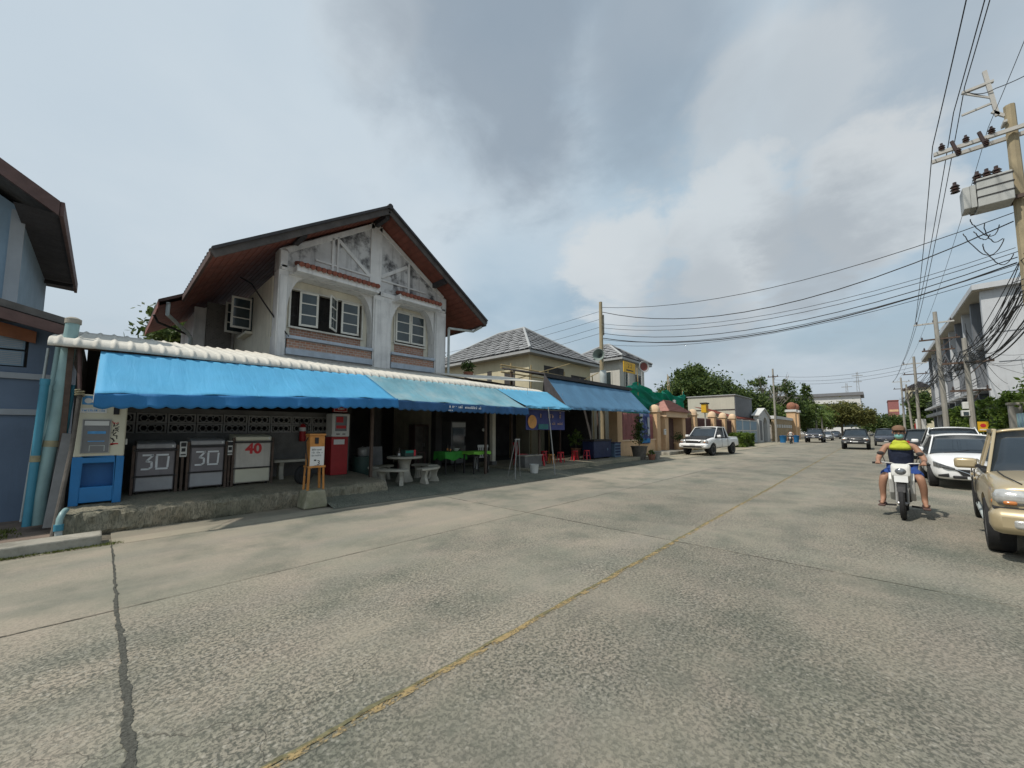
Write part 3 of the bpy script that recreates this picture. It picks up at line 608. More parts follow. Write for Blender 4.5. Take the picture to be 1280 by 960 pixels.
# ------------------------------------------------------------------ shop roof with its rounded, ribbed edge
sr = thing('shop_roof', 'long ribbed fibre cement roof with rounded white edge above the blue awnings', 'roof', (5.6, 11, 0))
B = lambda: MB((5.6, 11, 0))
prof = [(12.46, 3.74), (11.2, 3.47), (10.0, 3.215), (9.62, 3.13), (9.52, 3.10), (9.45, 3.06), (9.405, 3.00), (9.40, 2.955)]
prof_n = [(0, 1)] * 4 + [(-0.35, 0.93), (-0.7, 0.7), (-0.93, 0.35), (-1, 0)]
X0, X1, RP = -0.66, 12.0, 0.21; per = 14; nx = int((X1 - X0) / RP * per)
def ribp(x):
    t = ((x - X0) / RP) % 1.0
    big = 0.030 * max(0.0, 1 - abs(t - 0.5) / 0.20) ** 0.7
    return big + 0.004 * math.sin(t * 2 * math.pi * 7)
vs = []; fs = []; n = len(prof)
for i in range(nx + 1):
    x = X0 + (X1 - X0) * i / nx; hgt = ribp(x); wob = 0.012 * math.sin(x * 0.9) + 0.008 * math.sin(x * 2.3 + 1) + 0.05 * x / 12
    for (y, z), (a, c) in zip(prof, prof_n): vs.append((x, y + a * hgt, z + c * hgt + wob))
for i in range(nx):
    for j in range(n - 1): fs.append((i * n + j, (i + 1) * n + j, (i + 1) * n + j + 1, i * n + j + 1))
q = B(); q.add(vs, fs); rs = q.build('ribbed_sheet', 'fibre_cement', sr, smooth='all')
sm = rs.modifiers.new('solid', 'SOLIDIFY'); sm.thickness = 0.012; sm.offset = -1
mk('rust_steel', (0.09, 0.06, 0.045), 0.3, 6, 0.7, 0.3, dirt=0.4)
for y, z in ((9.62, 3.04), (10.6, 3.25), (11.6, 3.46)):
    q = B(); q.box(-0.6, 12.0, y - 0.03, y + 0.03, z - 0.08, z - 0.005); q.build('purlin', 'rust_steel', sr)
for x in (-0.42, 4.9, 9.0, 11.9):
    q = B(); q.box(x - 0.035, x + 0.035, 9.64, 9.71, 0.1 if x > 4.95 or x < -0.3 else 0.38, 3.0); q.build('post', 'rust_steel', sr)
q = B(); q.sheet(lambda u, v: (8.6 + 4.0 * u, 9.9 + 2.4 * v, 3.36 + 0.25 * u + 0.45 * v), 8, 6, 0.02, (0, 0, 1)); q.build('top_sheet', 'fibre_cement', sr)
# walls under the roof
wl = thing('vent_block_wall', 'grey wall with two rows of pierced vent blocks behind the washing machines', 'wall', (2.6, 11.0, 0.4))
B = lambda: MB((2.6, 11.0, 0.4))
q = B(); q.box(-0.28, 4.9, 11.02, 11.12, 0.40, 1.54); q.box(-0.28, 4.9, 11.02, 11.12, 1.97, 2.08); q.build('wall', 'block_grey', wl)
vb = MB(); Wb, Hb = 0.47, 0.205; t = 0.03
vb.box(0, Wb, 0, 0.09, 0, t); vb.box(0, Wb, 0, 0.09, Hb - t, Hb); vb.box(0, t, 0, 0.09, t, Hb - t); vb.box(Wb - t, Wb, 0, 0.09, t, Hb - t)
for cx in (0.25, 0.5, 0.75):
    a = Wb * cx; hx, hz = Wb * 0.135, Hb * 0.30
    pts = [(a - hx, Hb / 2), (a - hx * .5, Hb / 2 + hz), (a + hx * .5, Hb / 2 + hz), (a + hx, Hb / 2), (a + hx * .5, Hb / 2 - hz), (a - hx * .5, Hb / 2 - hz)]
    for i in range(6):
        p, r_ = pts[i], pts[(i + 1) % 6]; vb.bar((p[0], 0.045, p[1]), (r_[0], 0.045, r_[1]), 0.018, 0.07, (0, 1, 0))
for z in (t, Hb - t):
    for cx in (0.25, 0.5, 0.75): vb.bar((Wb * cx, 0.045, Hb / 2 + (0.3 * Hb if z > 0.1 else -0.3 * Hb)), (Wb * cx, 0.045, z), 0.014, 0.06, (0, 1, 0))
me = vb.mesh('vent_block'); me.materials.append(M['vent_block'])
for j in range(2):
    for i in range(10): place('vent_block', me, wl, loc=(0.0 + i * 0.485 - 2.6, 0.02, 1.545 + j * 0.213 - 0.4))
bw = thing('shop_back_wall', 'dark back wall of the open food shop under the awnings', 'wall', (9, 12.45, 0.13))
B = lambda: MB((9, 12.45, 0.13))
q = B(); q.box(-0.3, 5.0, 12.38, 12.46, 0.13, 3.6); q.build('wall', 'shade_dark', bw)
q = B(); q.box(5.0, 12.3, 16.2, 16.3, 0.0, 3.6); q.build('deep_wall', 'shade_dark', bw)  # set far back under the house to darken the shop
q = B(); q.box(9.4, 19.0, 16.0, 16.1, 0.0, 3.55); q.build('rear_wall', 'shade_dark', bw)
q = B(); q.box(18.9, 19.0, 11.6, 16.0, 0.0, 3.55); q.build('end_wall', 'shade_dark', bw)
q = B(); q.box(4.96, 19.0, 13.02, 16.2, -0.04, 0.14); q.build('inner_floor', 'shade_dark', bw)
q = B(); q.box(9.4, 19.0, 12.3, 16.1, 3.56, 3.6); q.build('inner_ceiling', 'shade_dark', bw)
q = B(); q.box(9.4, 12.5, 12.4, 12.5, 3.3, 3.55); q.build('beam', 'shade_dark', bw)
q = B(); q.box(-0.34, -0.28, 9.75, 12.37, 0.3, 3.0); q.build('side_sheet', 'shade_dark', bw)  # sheet added to close this end and keep the interior dark
q = B(); q.box(4.92, 5.02, 11.2, 12.37, 0.3, 3.2); q.build('partition', 'shade_dark', bw)

# ------------------------------------------------------------------ awnings
def cloth(name, col, var, dirt, dcol, rough=0.75):
    m = mk(name, col, var, 1.3, rough, 0.0, 14, dirt=dirt, dcol=dcol, dscale=1.6, streak=0.0); nt = m.node_tree; N = nt.nodes; Lk = nt.links; b = N['Principled BSDF']
    tc = N.new('ShaderNodeTexCoord'); mp = N.new('ShaderNodeMapping'); Lk.new(tc.outputs['Object'], mp.inputs[0]); mp.inputs['Scale'].default_value = (4.5, 0.9, 0.9)
    n = N.new('ShaderNodeTexNoise'); Lk.new(mp.outputs[0], n.inputs['Vector']); n.inputs['Scale'].default_value = 1.6; n.inputs['Detail'].default_value = 5; n.inputs['Distortion'].default_value = 0.6
    bn = N.new('ShaderNodeBump'); bn.inputs['Strength'].default_value = 0.28; bn.inputs['Distance'].default_value = 0.05; Lk.new(n.outputs['Fac'], bn.inputs['Height']); Lk.new(bn.outputs[0], b.inputs['Normal'])
    src = b.inputs['Base Color'].links[0].from_socket; mr = N.new('ShaderNodeMapRange'); Lk.new(n.outputs['Fac'], mr.inputs[0]); mr.inputs[1].default_value = 0.5; mr.inputs[2].default_value = 0.85; mr.inputs[4].default_value = 0.22
    mx = N.new('ShaderNodeMix'); mx.data_type = 'RGBA'; Lk.new(mr.outputs[0], mx.inputs[0]); Lk.new(src, mx.inputs[6]); mx.inputs[7].default_value = (*dcol, 1); Lk.new(mx.outputs[2], b.inputs['Base Color']); return m
cloth('awning_bright', (0.075, 0.33, 0.55), 0.10, 0.3, (0.10, 0.33, 0.6)); cloth('awning_valance', (0.022, 0.155, 0.36), 0.15, 0.3, (0.03, 0.16, 0.42))
cloth('awning_faded', (0.155, 0.33, 0.395), 0.22, 0.7, (0.34, 0.42, 0.42)); cloth('valance_navy', (0.022, 0.085, 0.20), 0.15, 0.2, (0.02, 0.06, 0.13))
cloth('awning_pale', (0.11, 0.36, 0.54), 0.12, 0.3, (0.2, 0.42, 0.55)); cloth('awning_steel', (0.07, 0.17, 0.275), 0.15, 0.35, (0.055, 0.14, 0.26))
mk('galv', (0.30, 0.30, 0.29), 0.15, 5, 0.5, 0.1, metal=0.5)
mk('white_print', (0.7, 0.72, 0.74), 0.05, 5, 0.6, 0)
def awning(name, label, tl, tr, bl, br, vh, mats, folds=0, sag=0.05, scallop=0.2, seams=5):
    """canvas from the top edge (tl,tr) to the front bar (bl,br), valance of depth vh hanging from the bar"""
    tl, tr, bl, br = map(Vector, (tl, tr, bl, br)); c = (bl + br) / 2; root = thing(name, label, 'awning', (c.x, c.y, c.z - vh), 0, 'blue awnings along the shop front')
    o = (c.x, c.y, c.z - vh); L = (br - bl).length
    def top(u, v):
        p = (tl.lerp(tr, u)).lerp(bl.lerp(br, u), v); bay_ = abs(math.sin(u * seams * math.pi))
        p.z -= sag * math.sin(v * math.pi) * (0.25 + 0.75 * bay_) + 0.014 * math.sin(u * L * 4.7 + v * 4) * v + 0.008 * math.sin(u * L * 11.3 - v * 6 + 2 * math.sin(u * 9)) * v
        return p
    q = MB(o); q.sheet(top, max(24, int(L * 10)), 14, 0.004, (0, 0, 1)); q.build('canvas', mats[0], root, smooth='all')
    for i in range(1, int(L / 1.05)):            # welded seams across the canvas
        u = i * 1.05 / L; q = MB(o); pts_ = [top(u, k / 10) + Vector((0, 0, 0.005)) for k in range(11)]
        q.add([p + Vector((s_ * 0.02, 0, 0.002)) for p in pts_ for s_ in (-1, 1)], [(2 * k, 2 * k + 1, 2 * k + 3, 2 * k + 2) for k in range(10)]); q.build('seam', mats[0], root)
    q = MB(o); nu = max(40, int(L * 34)); r2 = random.Random(len(name) + int(L * 10)); ph = r2.uniform(0, 6)
    def val(u, v):
        p = bl.lerp(br, u); s = L * u
        dep = vh * (0.84 + 0.16 * abs(math.sin(s / scallop * math.pi / 1.0)))
        fold = (0.035 * math.sin(s * 6.1 + ph) + 0.03 * math.sin(s * 13.3 + 2 * math.sin(s * 1.7))) * (0.3 + 0.7 * v)
        return (p.x, p.y - 0.012 + fold - 0.02 * v, p.z - dep * v + 0.006)
    q.sheet(val, nu, 5, 0.003, (0, 1, 0)); va = q.build('valance', mats[1], root, smooth='all')
    q = MB(o); q.tube([bl + Vector((0, 0.03, -0.03)), br + Vector((0, 0.03, -0.03))], 0.02, 8); q.build('front_bar', 'galv', root, smooth=True)
    n = max(2, int(L / 1.7))
    for i in range(n + 1):
        u = i / n; q = MB(o); q.tube([top(u, 0) + Vector((0, 0, -0.10)), bl.lerp(br, u) + Vector((0, 0.06, -0.13))], 0.012, 6); q.build('arm', 'galv', root, smooth=True)
    return root
awning('awning', 'bright sky blue canvas awning over the washing machines', (-0.08, 9.42, 2.93), (4.55, 9.42, 3.02), (-0.1, 8.35, 2.14), (4.86, 8.35, 2.36), 0.235, ('awning_bright', 'awning_valance'), sag=0.05, seams=3)
fa = awning('awning', 'faded weathered grey blue awning with navy valance over the stone table', (4.56, 9.42, 3.02), (9.2, 9.42, 3.05), (4.88, 8.42, 2.335), (9.75, 8.42, 2.34), 0.25, ('awning_faded', 'valance_navy'), sag=0.06, seams=4, scallop=0.22)
awning('awning', 'pale blue short awning above the hanging banner', (9.22, 9.42, 3.05), (12.1, 9.42, 3.12), (9.77, 8.5, 2.42), (12.4, 8.5, 2.46), 0.08, ('awning_pale', 'awning_pale'), sag=0.04, seams=2)
awning('awning', 'steel blue ribbed awning under a dark tin roof beside the green netting', (12.75, 10.0, 3.86), (20.35, 10.0, 3.9), (12.4, 8.65, 2.50), (19.95, 8.65, 2.62), 0.10, ('awning_steel', 'awning_steel'), sag=0.05, seams=8)
tr_ = thing('tin_roof', 'dark tin lean-to roof above the steel blue awning', 'roof', (16.5, 11, 0))
B = lambda: MB((16.5, 11, 0))
q = B(); q.sheet(lambda u, v: (12.55 + 7.9 * u, 9.9 + 2.5 * v, 3.95 + 0.5 * v + 0.02 * math.sin(u * 300)), 180, 3, 0.03, (0, 0, 1)); q.build('sheet', 'roof_dark', tr_)
q = B(); q.box(12.55, 20.45, 9.86, 9.90, 3.84, 4.0); q.build('fascia', 'iron', tr_)
q = B(); q.add([(12.52, 9.9, 3.98), (12.40, 8.7, 2.56), (12.40, 9.9, 3.0)], [(0, 1, 2)]); q.build('end_flap', 'roof_dark', tr_)
for x in (12.7, 16.4, 20.2):
    q = B(); q.box(x - 0.04, x + 0.04, 11.9, 11.98, 0.1 if x > 20 else 0.2, 4.3); q.build('post', 'rust_steel', tr_)
# small white lettering strokes on the navy valance (too small to read in the photograph)
def scribble(x0, x1, y, z0, h, n, mat, parent, off, seed, thick=0.008):
    r2 = random.Random(seed); q = MB(off); dx = (x1 - x0) / n
    for i in range(n):
        x = x0 + i * dx; k = r2.random(); w_ = dx * 0.72
        if k < 0.12: continue
        q.box(x, x + thick, y - 0.002, y + 0.001, z0, z0 + h * r2.uniform(0.7, 1.0))
        q.box(x + thick, x + w_, y - 0.002, y + 0.001, z0 + h * r2.choice((0.0, 0.55, 0.8)), z0 + h * r2.choice((0.0, 0.55, 0.8)) * 0 + h * 0.14 + h * r2.choice((0.0, 0.55, 0.72)))
        if k > 0.4: q.box(x + w_ - thick, x + w_, y - 0.002, y + 0.001, z0, z0 + h * r2.uniform(0.5, 0.95))
        if k > 0.75: q.box(x, x + w_, y - 0.002, y + 0.001, z0 + h * 1.15, z0 + h * 1.32)
    return q.build('lettering', mat, parent)
o = fa.location
scribble(6.45, 6.92, 8.375, 2.215, 0.065, 9, 'white_print', fa, o, 5, 0.014); scribble(7.0, 7.62, 8.375, 2.215, 0.055, 12, 'white_print', fa, o, 9, 0.013); scribble(6.42, 6.72, 8.375, 2.13, 0.035, 8, 'white_print', fa, o, 12, 0.009)
# ------------------------------------------------------------------ shop front objects
mk('cream_plastic', (0.58, 0.56, 0.44), 0.05, 4, 0.45, 0.05, dirt=0.15); mk('blue_plastic', (0.018, 0.17, 0.42), 0.08, 4, 0.4, 0.05, dirt=0.15, dcol=(0.02, 0.12, 0.3))
mk('panel_grey', (0.17, 0.175, 0.18), 0.1, 4, 0.25, 0); mk('deep_blue', (0.014, 0.11, 0.30), 0.1, 4, 0.5, 0); mk('sticker_white', (0.62, 0.63, 0.62), 0.05, 8, 0.5, 0)
mk('sticker_blue', (0.08, 0.30, 0.60), 0.2, 12, 0.5, 0); mk('print_red', (0.50, 0.025, 0.03), 0.1, 8, 0.5, 0); mk('print_black', (0.015, 0.015, 0.018), 0.2, 8, 0.5, 0)
mk('washer_grey', (0.20, 0.185, 0.195), 0.12, 3, 0.5, 0.1, dirt=0.4, streak=0.3); mk('washer_light', (0.34, 0.34, 0.35), 0.1, 3, 0.5, 0.1, dirt=0.35, streak=0.3)
mk('washer_white', (0.50, 0.47, 0.42), 0.1, 3, 0.5, 0.1, dirt=0.35, streak=0.25); mk('red_paint', (0.33, 0.012, 0.016), 0.12, 5, 0.45, 0.05, dirt=0.2)
mk('orange_wood', (0.48, 0.205, 0.05), 0.2, 7, 0.6, 0.2, 30, dirt=0.2, dcol=(0.2, 0.09, 0.03)); mk('paper', (0.62, 0.61, 0.58), 0.05, 6, 0.7, 0.02)
mk('marble', (0.38, 0.36, 0.30), 0.15, 6, 0.6, 0.15, 60, dirt=0.35, dcol=(0.2, 0.19, 0.16)); mk('green_cloth', (0.05, 0.30, 0.045), 0.2, 5, 0.8, 0.15)
mk('lime_cloth', (0.19, 0.50, 0.06), 0.15, 5, 0.8, 0.15); mk('red_plastic', (0.52, 0.022, 0.035), 0.1, 4, 0.4, 0.03); mk('white_plastic', (0.6, 0.6, 0.57), 0.06, 4, 0.45, 0.05, dirt=0.3)
mk('navy', (0.018, 0.028, 0.075), 0.2, 3, 0.5, 0.1, dirt=0.2); mk('grey_blue', (0.10, 0.15, 0.22), 0.15, 3, 0.5, 0.1); mk('terracotta', (0.30, 0.13, 0.08), 0.2, 5, 0.85, 0.3, dirt=0.4)
mk('pvc_teal', (0.24, 0.37, 0.37), 0.12, 3, 0.45, 0.05, dirt=0.3, streak=0.3, dcol=(0.15, 0.22, 0.22)); mk('pvc_blue', (0.055, 0.24, 0.34), 0.12, 3, 0.45, 0.05, dirt=0.3, streak=0.2, dcol=(0.04, 0.15, 0.22))
mk('old_wood', (0.12, 0.105, 0.09), 0.3, 5, 0.85, 0.4, 30); mk('drum_green', (0.03, 0.06, 0.05), 0.2, 4, 0.5, 0.1, dirt=0.3); mk('rubber', (0.018, 0.018, 0.019), 0.2, 10, 0.8, 0.2)
mk('grey_sheet', (0.20, 0.20, 0.20), 0.2, 3, 0.85, 0.2); mk('teal_net', (0.02, 0.27, 0.20), 0.2, 2, 0.85, 0.3, 60)
mk('rope', (0.30, 0.27, 0.17), 0.2, 20, 0.9, 0.3)

def text_mesh(txt, size, depth=0.002, bold=0.0):
    cu = bpy.data.curves.new('lettering', 'FONT'); cu.body = txt; cu.size = size; cu.extrude = depth; cu.align_x = 'CENTER'; cu.offset = bold
    o = bpy.data.objects.new('lettering', cu); C.objects.link(o); dg = bpy.context.evaluated_depsgraph_get(); dg.update()
    me = bpy.data.meshes.new_from_object(o.evaluated_get(dg)); bpy.data.objects.remove(o); bpy.data.curves.remove(cu); me.materials.clear(); return me
def lettering(txt, size, mat, parent, loc, bold=0.0):
    me = text_mesh(txt, size, 0.0015, bold); me.materials.append(M[mat]); return place('lettering', me, parent, loc=loc, rot=(R(90), 0, 0))

# drinking water machine
v = thing('water_vending_machine', 'cream and blue drinking water vending machine at the end of the ledge', 'vending machine', (0.0, 9.55, 0.372))
q = MB(); q.prism([(-0.29, 0.79), (0.30, 0.79), (0.30, 1.66), (0.26, 1.81), (-0.25, 1.83), (-0.29, 1.72)], -0.045, 0.5); q.build('upper_case', 'cream_plastic', v, bevel=0.02)
q = MB(); x0, x1, y0, y1 = -0.295, 0.305, -0.05, 0.5     # blue lower case: a frame round the niche
q.box(x0, -0.185, y0, y1, 0.0, 0.79); q.box(0.195, x1, y0, y1, 0.0, 0.79); q.box(-0.185, 0.195, y0, y1, 0.685, 0.79); q.box(-0.185, 0.195, y0, y1, 0.04, 0.295); q.box(-0.185, 0.195, 0.13, y1, 0.295, 0.685)
lc = q.build('lower_case', 'blue_plastic', v, bevel=0.012, weld=False)
q = MB(); q.box(-0.184, 0.194, 0.115, 0.129, 0.296, 0.684); q.build('niche_back', 'deep_blue', lc)
q = MB(); q.box(-0.205, 0.105, -0.062, -0.046, 0.86, 1.40); wn = q.build('dispenser_window', 'panel_grey', v)
q = MB()
for a in ((-0.215, -0.203, 0.85, 1.41), (0.103, 0.115, 0.85, 1.41), (-0.203, 0.103, 0.85, 0.862), (-0.203, 0.103, 1.398, 1.41)): q.box(a[0], a[1], -0.07, -0.046, a[2], a[3])
q.build('window_frame', 'galv', wn)
q = MB(); q.box(-0.19, 0.09, -0.0655, -0.062, 1.31, 1.385); q.build('label_strip', 'sticker_white', wn)
q = MB(); q.box(-0.15, 0.06, -0.065, -0.062, 1.17, 1.215); q.box(-0.14, 0.05, -0.065, -0.062, 1.04, 1.055); q.build('print_strip', 'sticker_blue', wn)
q = MB(); q.box(-0.12, -0.11, -0.066, -0.0621, 0.88, 0.98); q.box(0.05, 0.06, -0.066, -0.0621, 0.88, 0.98); q.box(-0.11, 0.05, -0.066, -0.0621, 0.97, 0.98); q.build('tap_guard', 'steel_pipe', wn)
q = MB(); q.box(-0.24, 0.0, -0.05, -0.0455, 1.655, 1.80); st_ = q.build('sticker', 'sticker_blue', v)
q = MB(); q.lathe([(0.0, -0.004), (0.045, -0.004), (0.045, 0)], (-0.17, -0.0505, 1.72), 14, 'y'); q.build('drop_emblem', 'sticker_white', st_)
q = MB(); q.box(-0.06, -0.02, -0.0525, -0.0501, 1.69, 1.78); q.build('red_mark', 'print_red', st_)
q = MB(); q.box(-0.25, 0.05, -0.05, -0.0455, 1.52, 1.60); pl = q.build('notice', 'sticker_white', v)
scribble(-0.23, 0.03, -0.0515, 1.545, 0.03, 12, 'sticker_blue', pl, (0, 0, 0), 3, 0.005)
r2 = random.Random(4); qb = MB(); qr = MB()
for k in range(9):                                        # column of hand-painted characters
    z = 1.36 - k * 0.045; t_ = qr if k in (0, 8) else qb
    for j in range(3): t_.obox((0.165 + r2.uniform(-0.03, 0.035), -0.047, z + r2.uniform(-0.015, 0.015)), (0.05 * r2.uniform(0.4, 1.2), 0.003, 0.011), (0, r2.uniform(-1.6, 1.6), 0))
    if k == 8: t_.box(0.125, 0.215, -0.0485, -0.0455, z - 0.01, z + 0.012)
qb.build('lettering', 'print_black', v); qr.build('lettering', 'print_red', v)
q = MB(); q.box(0.13, 0.20, -0.06, -0.0455, 1.50, 1.62); q.build('coin_slot', 'print_black', v)
q = MB(); q.box(0.306, 0.33, 0.05, 0.10, 0.98, 1.08); q.build('side_lock', 'white_plastic', v)

# coin washing machines in their steel frames
def washer(x0, x1, z0, z1, mat, lid, number, label, y=10.0):
    W_ = x1 - x0; H_ = z1 - z0; t = thing('washing_machine', label, 'washing machine', ((x0 + x1) / 2, y, z0), 0, 'coin washing machines on the ledge'); h = W_ / 2
    q = MB(); q.box(-h + 0.03, h - 0.03, 0.02, 0.62, 0.05, H_ - 0.12); q.build('cabinet', mat, t, bevel=0.015)
    q = MB(); q.prism([(0.0, H_ - 0.115), (0.62, H_ - 0.115), (0.62, H_ + 0.03), (0.12, H_), (0.0, H_ - 0.03)], -h + 0.03, h - 0.03, 'x'); q.build('lid', lid, t, bevel=0.015)
    q = MB(); q.box(-h + 0.05, h - 0.05, -0.004, 0.018, H_ * 0.36, H_ - 0.17); fp = q.build('front_panel', mat, t, bevel=0.006)
    q = MB(); q.box(-h + 0.05, h - 0.05, 0.0, 0.018, 0.07, H_ * 0.33); q.build('lower_panel', lid, t, bevel=0.006)
    for s in (-1, 1):
        q = MB(); q.box(s * h - 0.02, s * h + 0.02, -0.02, 0.02, 0, H_ - 0.05); q.build('frame_post', 'rust_steel', t)
    for z in (0.345, ):
        q = MB(); q.box(-h, h, -0.03, -0.005, H_ * z - 0.012, H_ * z + 0.012); q.build('strap', 'iron', t)
    q = MB(); q.box(-h, h, -0.03, -0.005, H_ - 0.16, H_ - 0.13); q.build('strap', 'iron', t)
    for s in (-1, 1):
        q = MB(); q.cyl((s * (h - 0.08), 0.1, 0), (s * (h - 0.08), 0.1, 0.05), 0.025, n=8); q.cyl((s * (h - 0.08), 0.52, 0), (s * (h - 0.08), 0.52, 0.05), 0.025, n=8); q.build('foot', 'iron', t)
    q = MB(); q.box(h - 0.09, h - 0.06, -0.006, 0.0, H_ - 0.09, H_ - 0.05); q.build('lid_lock', 'sticker_white', t)
    q = MB(); zc = H_ * 0.62; th = 0.033
    def seg(a, b, wd=th): q.bar((a[0], -0.0065, a[1]), (b[0], -0.0065, b[1]), wd, 0.004, (0, 1, 0))
    if number == '30':
        sh = 0.13 if W_ < 0.7 else 0.15; xl = -0.19
        seg((xl, zc + sh), (xl + 0.155, zc + sh)); seg((xl + 0.15, zc + sh), (xl + 0.06, zc + 0.02)); seg((xl + 0.05, zc + 0.02), (xl + 0.13, zc + 0.0)); seg((xl + 0.13, zc + 0.005), (xl + 0.135, zc - sh * 0.7)); seg((xl + 0.14, zc - sh * 0.7), (xl + 0.09, zc - sh)); seg((xl + 0.1, zc - sh), (xl - 0.01, zc - sh))
        x = xl + 0.20; seg((x, zc + sh - 0.02), (x, zc - sh + 0.02), 0.034); seg((x + 0.17, zc + sh - 0.03), (x + 0.16, zc - sh + 0.02), 0.03); seg((x - 0.01, zc + sh), (x + 0.17, zc + sh)); seg((x - 0.01, zc - sh), (x + 0.165, zc - sh))
        q.build('lettering', 'white_print', fp)
    else: lettering('40', 0.30, 'print_red', fp, (-0.0, -0.0055, zc + 0.02), 0.012)
    return t
washer(0.44, 1.06, 0.405, 1.37, 'washer_grey', 'washer_light', '30', 'grey washing machine marked 30 right of the water vending machine')
washer(1.22, 1.84, 0.41, 1.42, 'washer_grey', 'washer_light', '30', 'grey washing machine marked 30 between the other two washers')
washer(1.96, 2.70, 0.415, 1.49, 'washer_white', 'cream_plastic', '40', 'off white washing machine with a red 40 on its front')
for x, z, lb in ((1.14, 1.22, 'small white coin box between the two washers marked 30'), (1.90, 1.22, 'small white coin box beside the washer marked 40')):
    t = thing('coin_box', lb, 'coin box', (x, 9.98, z - 0.14)); q = MB(); q.box(-0.055, 0.055, 0, 0.1, 0, 0.30); q.build('case', 'white_plastic', t, bevel=0.006)
    q = MB(); q.box(-0.04, 0.04, -0.004, 0.001, 0.20, 0.28); q.box(-0.03, 0.03, -0.004, 0.001, 0.10, 0.17); q.box(-0.04, 0.04, -0.004, 0.001, 0.03, 0.055); q.build('slots', 'print_black', t)
    q = MB(); q.box(-0.02, 0.02, 0.03, 0.07, -0.68, 0.0); q.build('post', 'rust_steel', t)
# concrete bench by the wall
b_ = thing('stone_bench', 'pale stone bench standing against the vent block wall', 'bench', (3.35, 10.55, 0.43))
q = MB(); q.box(-0.5, 0.5, -0.18, 0.18, 0.40, 0.46); q.build('seat', 'marble', b_, bevel=0.012)
for s in (-0.32, 0.32): q = MB(); q.prism([(-0.14, 0), (0.14, 0), (0.09, 0.1), (0.08, 0.3), (0.14, 0.4), (-0.14, 0.4), (-0.08, 0.3), (-0.09, 0.1)], s - 0.05, s + 0.05, 'x'); q.build('leg', 'marble', b_, bevel=0.008)
# fire extinguisher
e = thing('fire_extinguisher', 'red fire extinguisher hanging on the vent block wall', 'extinguisher', (3.62, 10.92, 1.32))
q = MB(); q.lathe([(0.0, 0), (0.07, 0.0), (0.078, 0.02), (0.078, 0.36), (0.06, 0.42), (0.03, 0.45), (0.0, 0.45)], n=18); q.build('cylinder', 'red_paint', e, smooth=True)
q = MB(); q.lathe([(0.0795, 0.26), (0.0795, 0.36)], n=18); q.build('label', 'sticker_white', e)
q = MB(); q.cyl((0, 0, 0.45), (0, 0, 0.5), 0.02); q.box(-0.02, 0.08, -0.012, 0.012, 0.5, 0.52); q.tube([(0.02, 0, 0.48), (0.1, -0.02, 0.42), (0.1, -0.02, 0.2)], 0.01, 6); q.build('valve', 'iron', e)
q = MB(); q.box(-0.03, 0.03, 0.078, 0.098, 0.3, 0.34); q.build('bracket', 'iron', e)
# tyre, orange stand on its block
ty = thing('spare_tyre', 'black rubber tyre standing behind the orange stand', 'tyre', (3.22, 9.55, 0.38), R(20))
q = MB(); q.lathe([(0.12, -0.05), (0.18, -0.06), (0.21, -0.035), (0.21, 0.035), (0.18, 0.06), (0.12, 0.05), (0.12, -0.05)], (0, 0, 0.21), 24, 'y'); q.build('tread', 'rubber', ty, smooth=True)
blk = thing('concrete_block', 'mossy concrete block under the orange wooden stand', 'block', (3.13, 8.70, 0.0))
q = MB(); q.prism([(-0.25, 0.0), (0.23, 0.0), (0.20, 0.2), (0.17, 0.36), (-0.19, 0.36), (-0.21, 0.2)], -0.25, 0.19); q.build('block', 'old_block', blk, bevel=0.03)
sd = thing('top_up_stand', 'orange wooden stand holding a white notice on a mossy block', 'stand', (3.15, 8.70, 0.36))
for x, y in ((-0.14, -0.1), (0.14, -0.1), (-0.14, 0.12), (0.14, 0.12)):
    q = MB(); q.bar((x * 1.12, y * 1.1, 0), (x, y, 0.50), 0.035, 0.035); q.build('leg', 'orange_wood', sd)
q = MB(); q.box(-0.17, 0.17, -0.14, 0.15, 0.46, 0.50); q.build('shelf', 'orange_wood', sd)
q = MB(); q.box(-0.15, 0.15, -0.11, 0.12, 0.50, 1.13); q.build('cabinet', 'orange_wood', sd, bevel=0.01)
q = MB(); q.box(-0.165, 0.165, -0.13, 0.13, 1.13, 1.17); q.build('lid', 'orange_wood', sd, bevel=0.006)
q = MB(); q.box(-0.14, 0.14, -0.118, -0.112, 0.47, 0.90); nt_ = q.build('notice', 'paper', sd)
for k, z in enumerate((0.82, 0.76, 0.70)): scribble(-0.11, 0.11, -0.1195, z, 0.028, 9, 'panel_grey', nt_, (0, 0, 0), 20 + k, 0.005)
lettering('3', 0.14, 'print_black', nt_, (0.03, -0.1195, 0.515)); q = MB(); q.box(-0.06, -0.015, -0.12, -0.1181, 0.60, 0.63); q.box(-0.06, 0.09, -0.12, -0.1181, 0.50, 0.507); q.build('rule', 'print_black', nt_)
q = MB(); q.box(-0.055, 0.02, -0.125, -0.1105, 0.96, 1.09); q.build('keypad', 'print_black', sd, bevel=0.004)
q = MB(); q.tube([(-0.15, 0, 1.1), (-0.2, -0.02, 1.0), (-0.19, -0.04, 0.8), (-0.16, -0.06, 0.55), (-0.19, -0.06, 0.3)], 0.012, 6); q.build('cable', 'iron', sd, smooth=True)
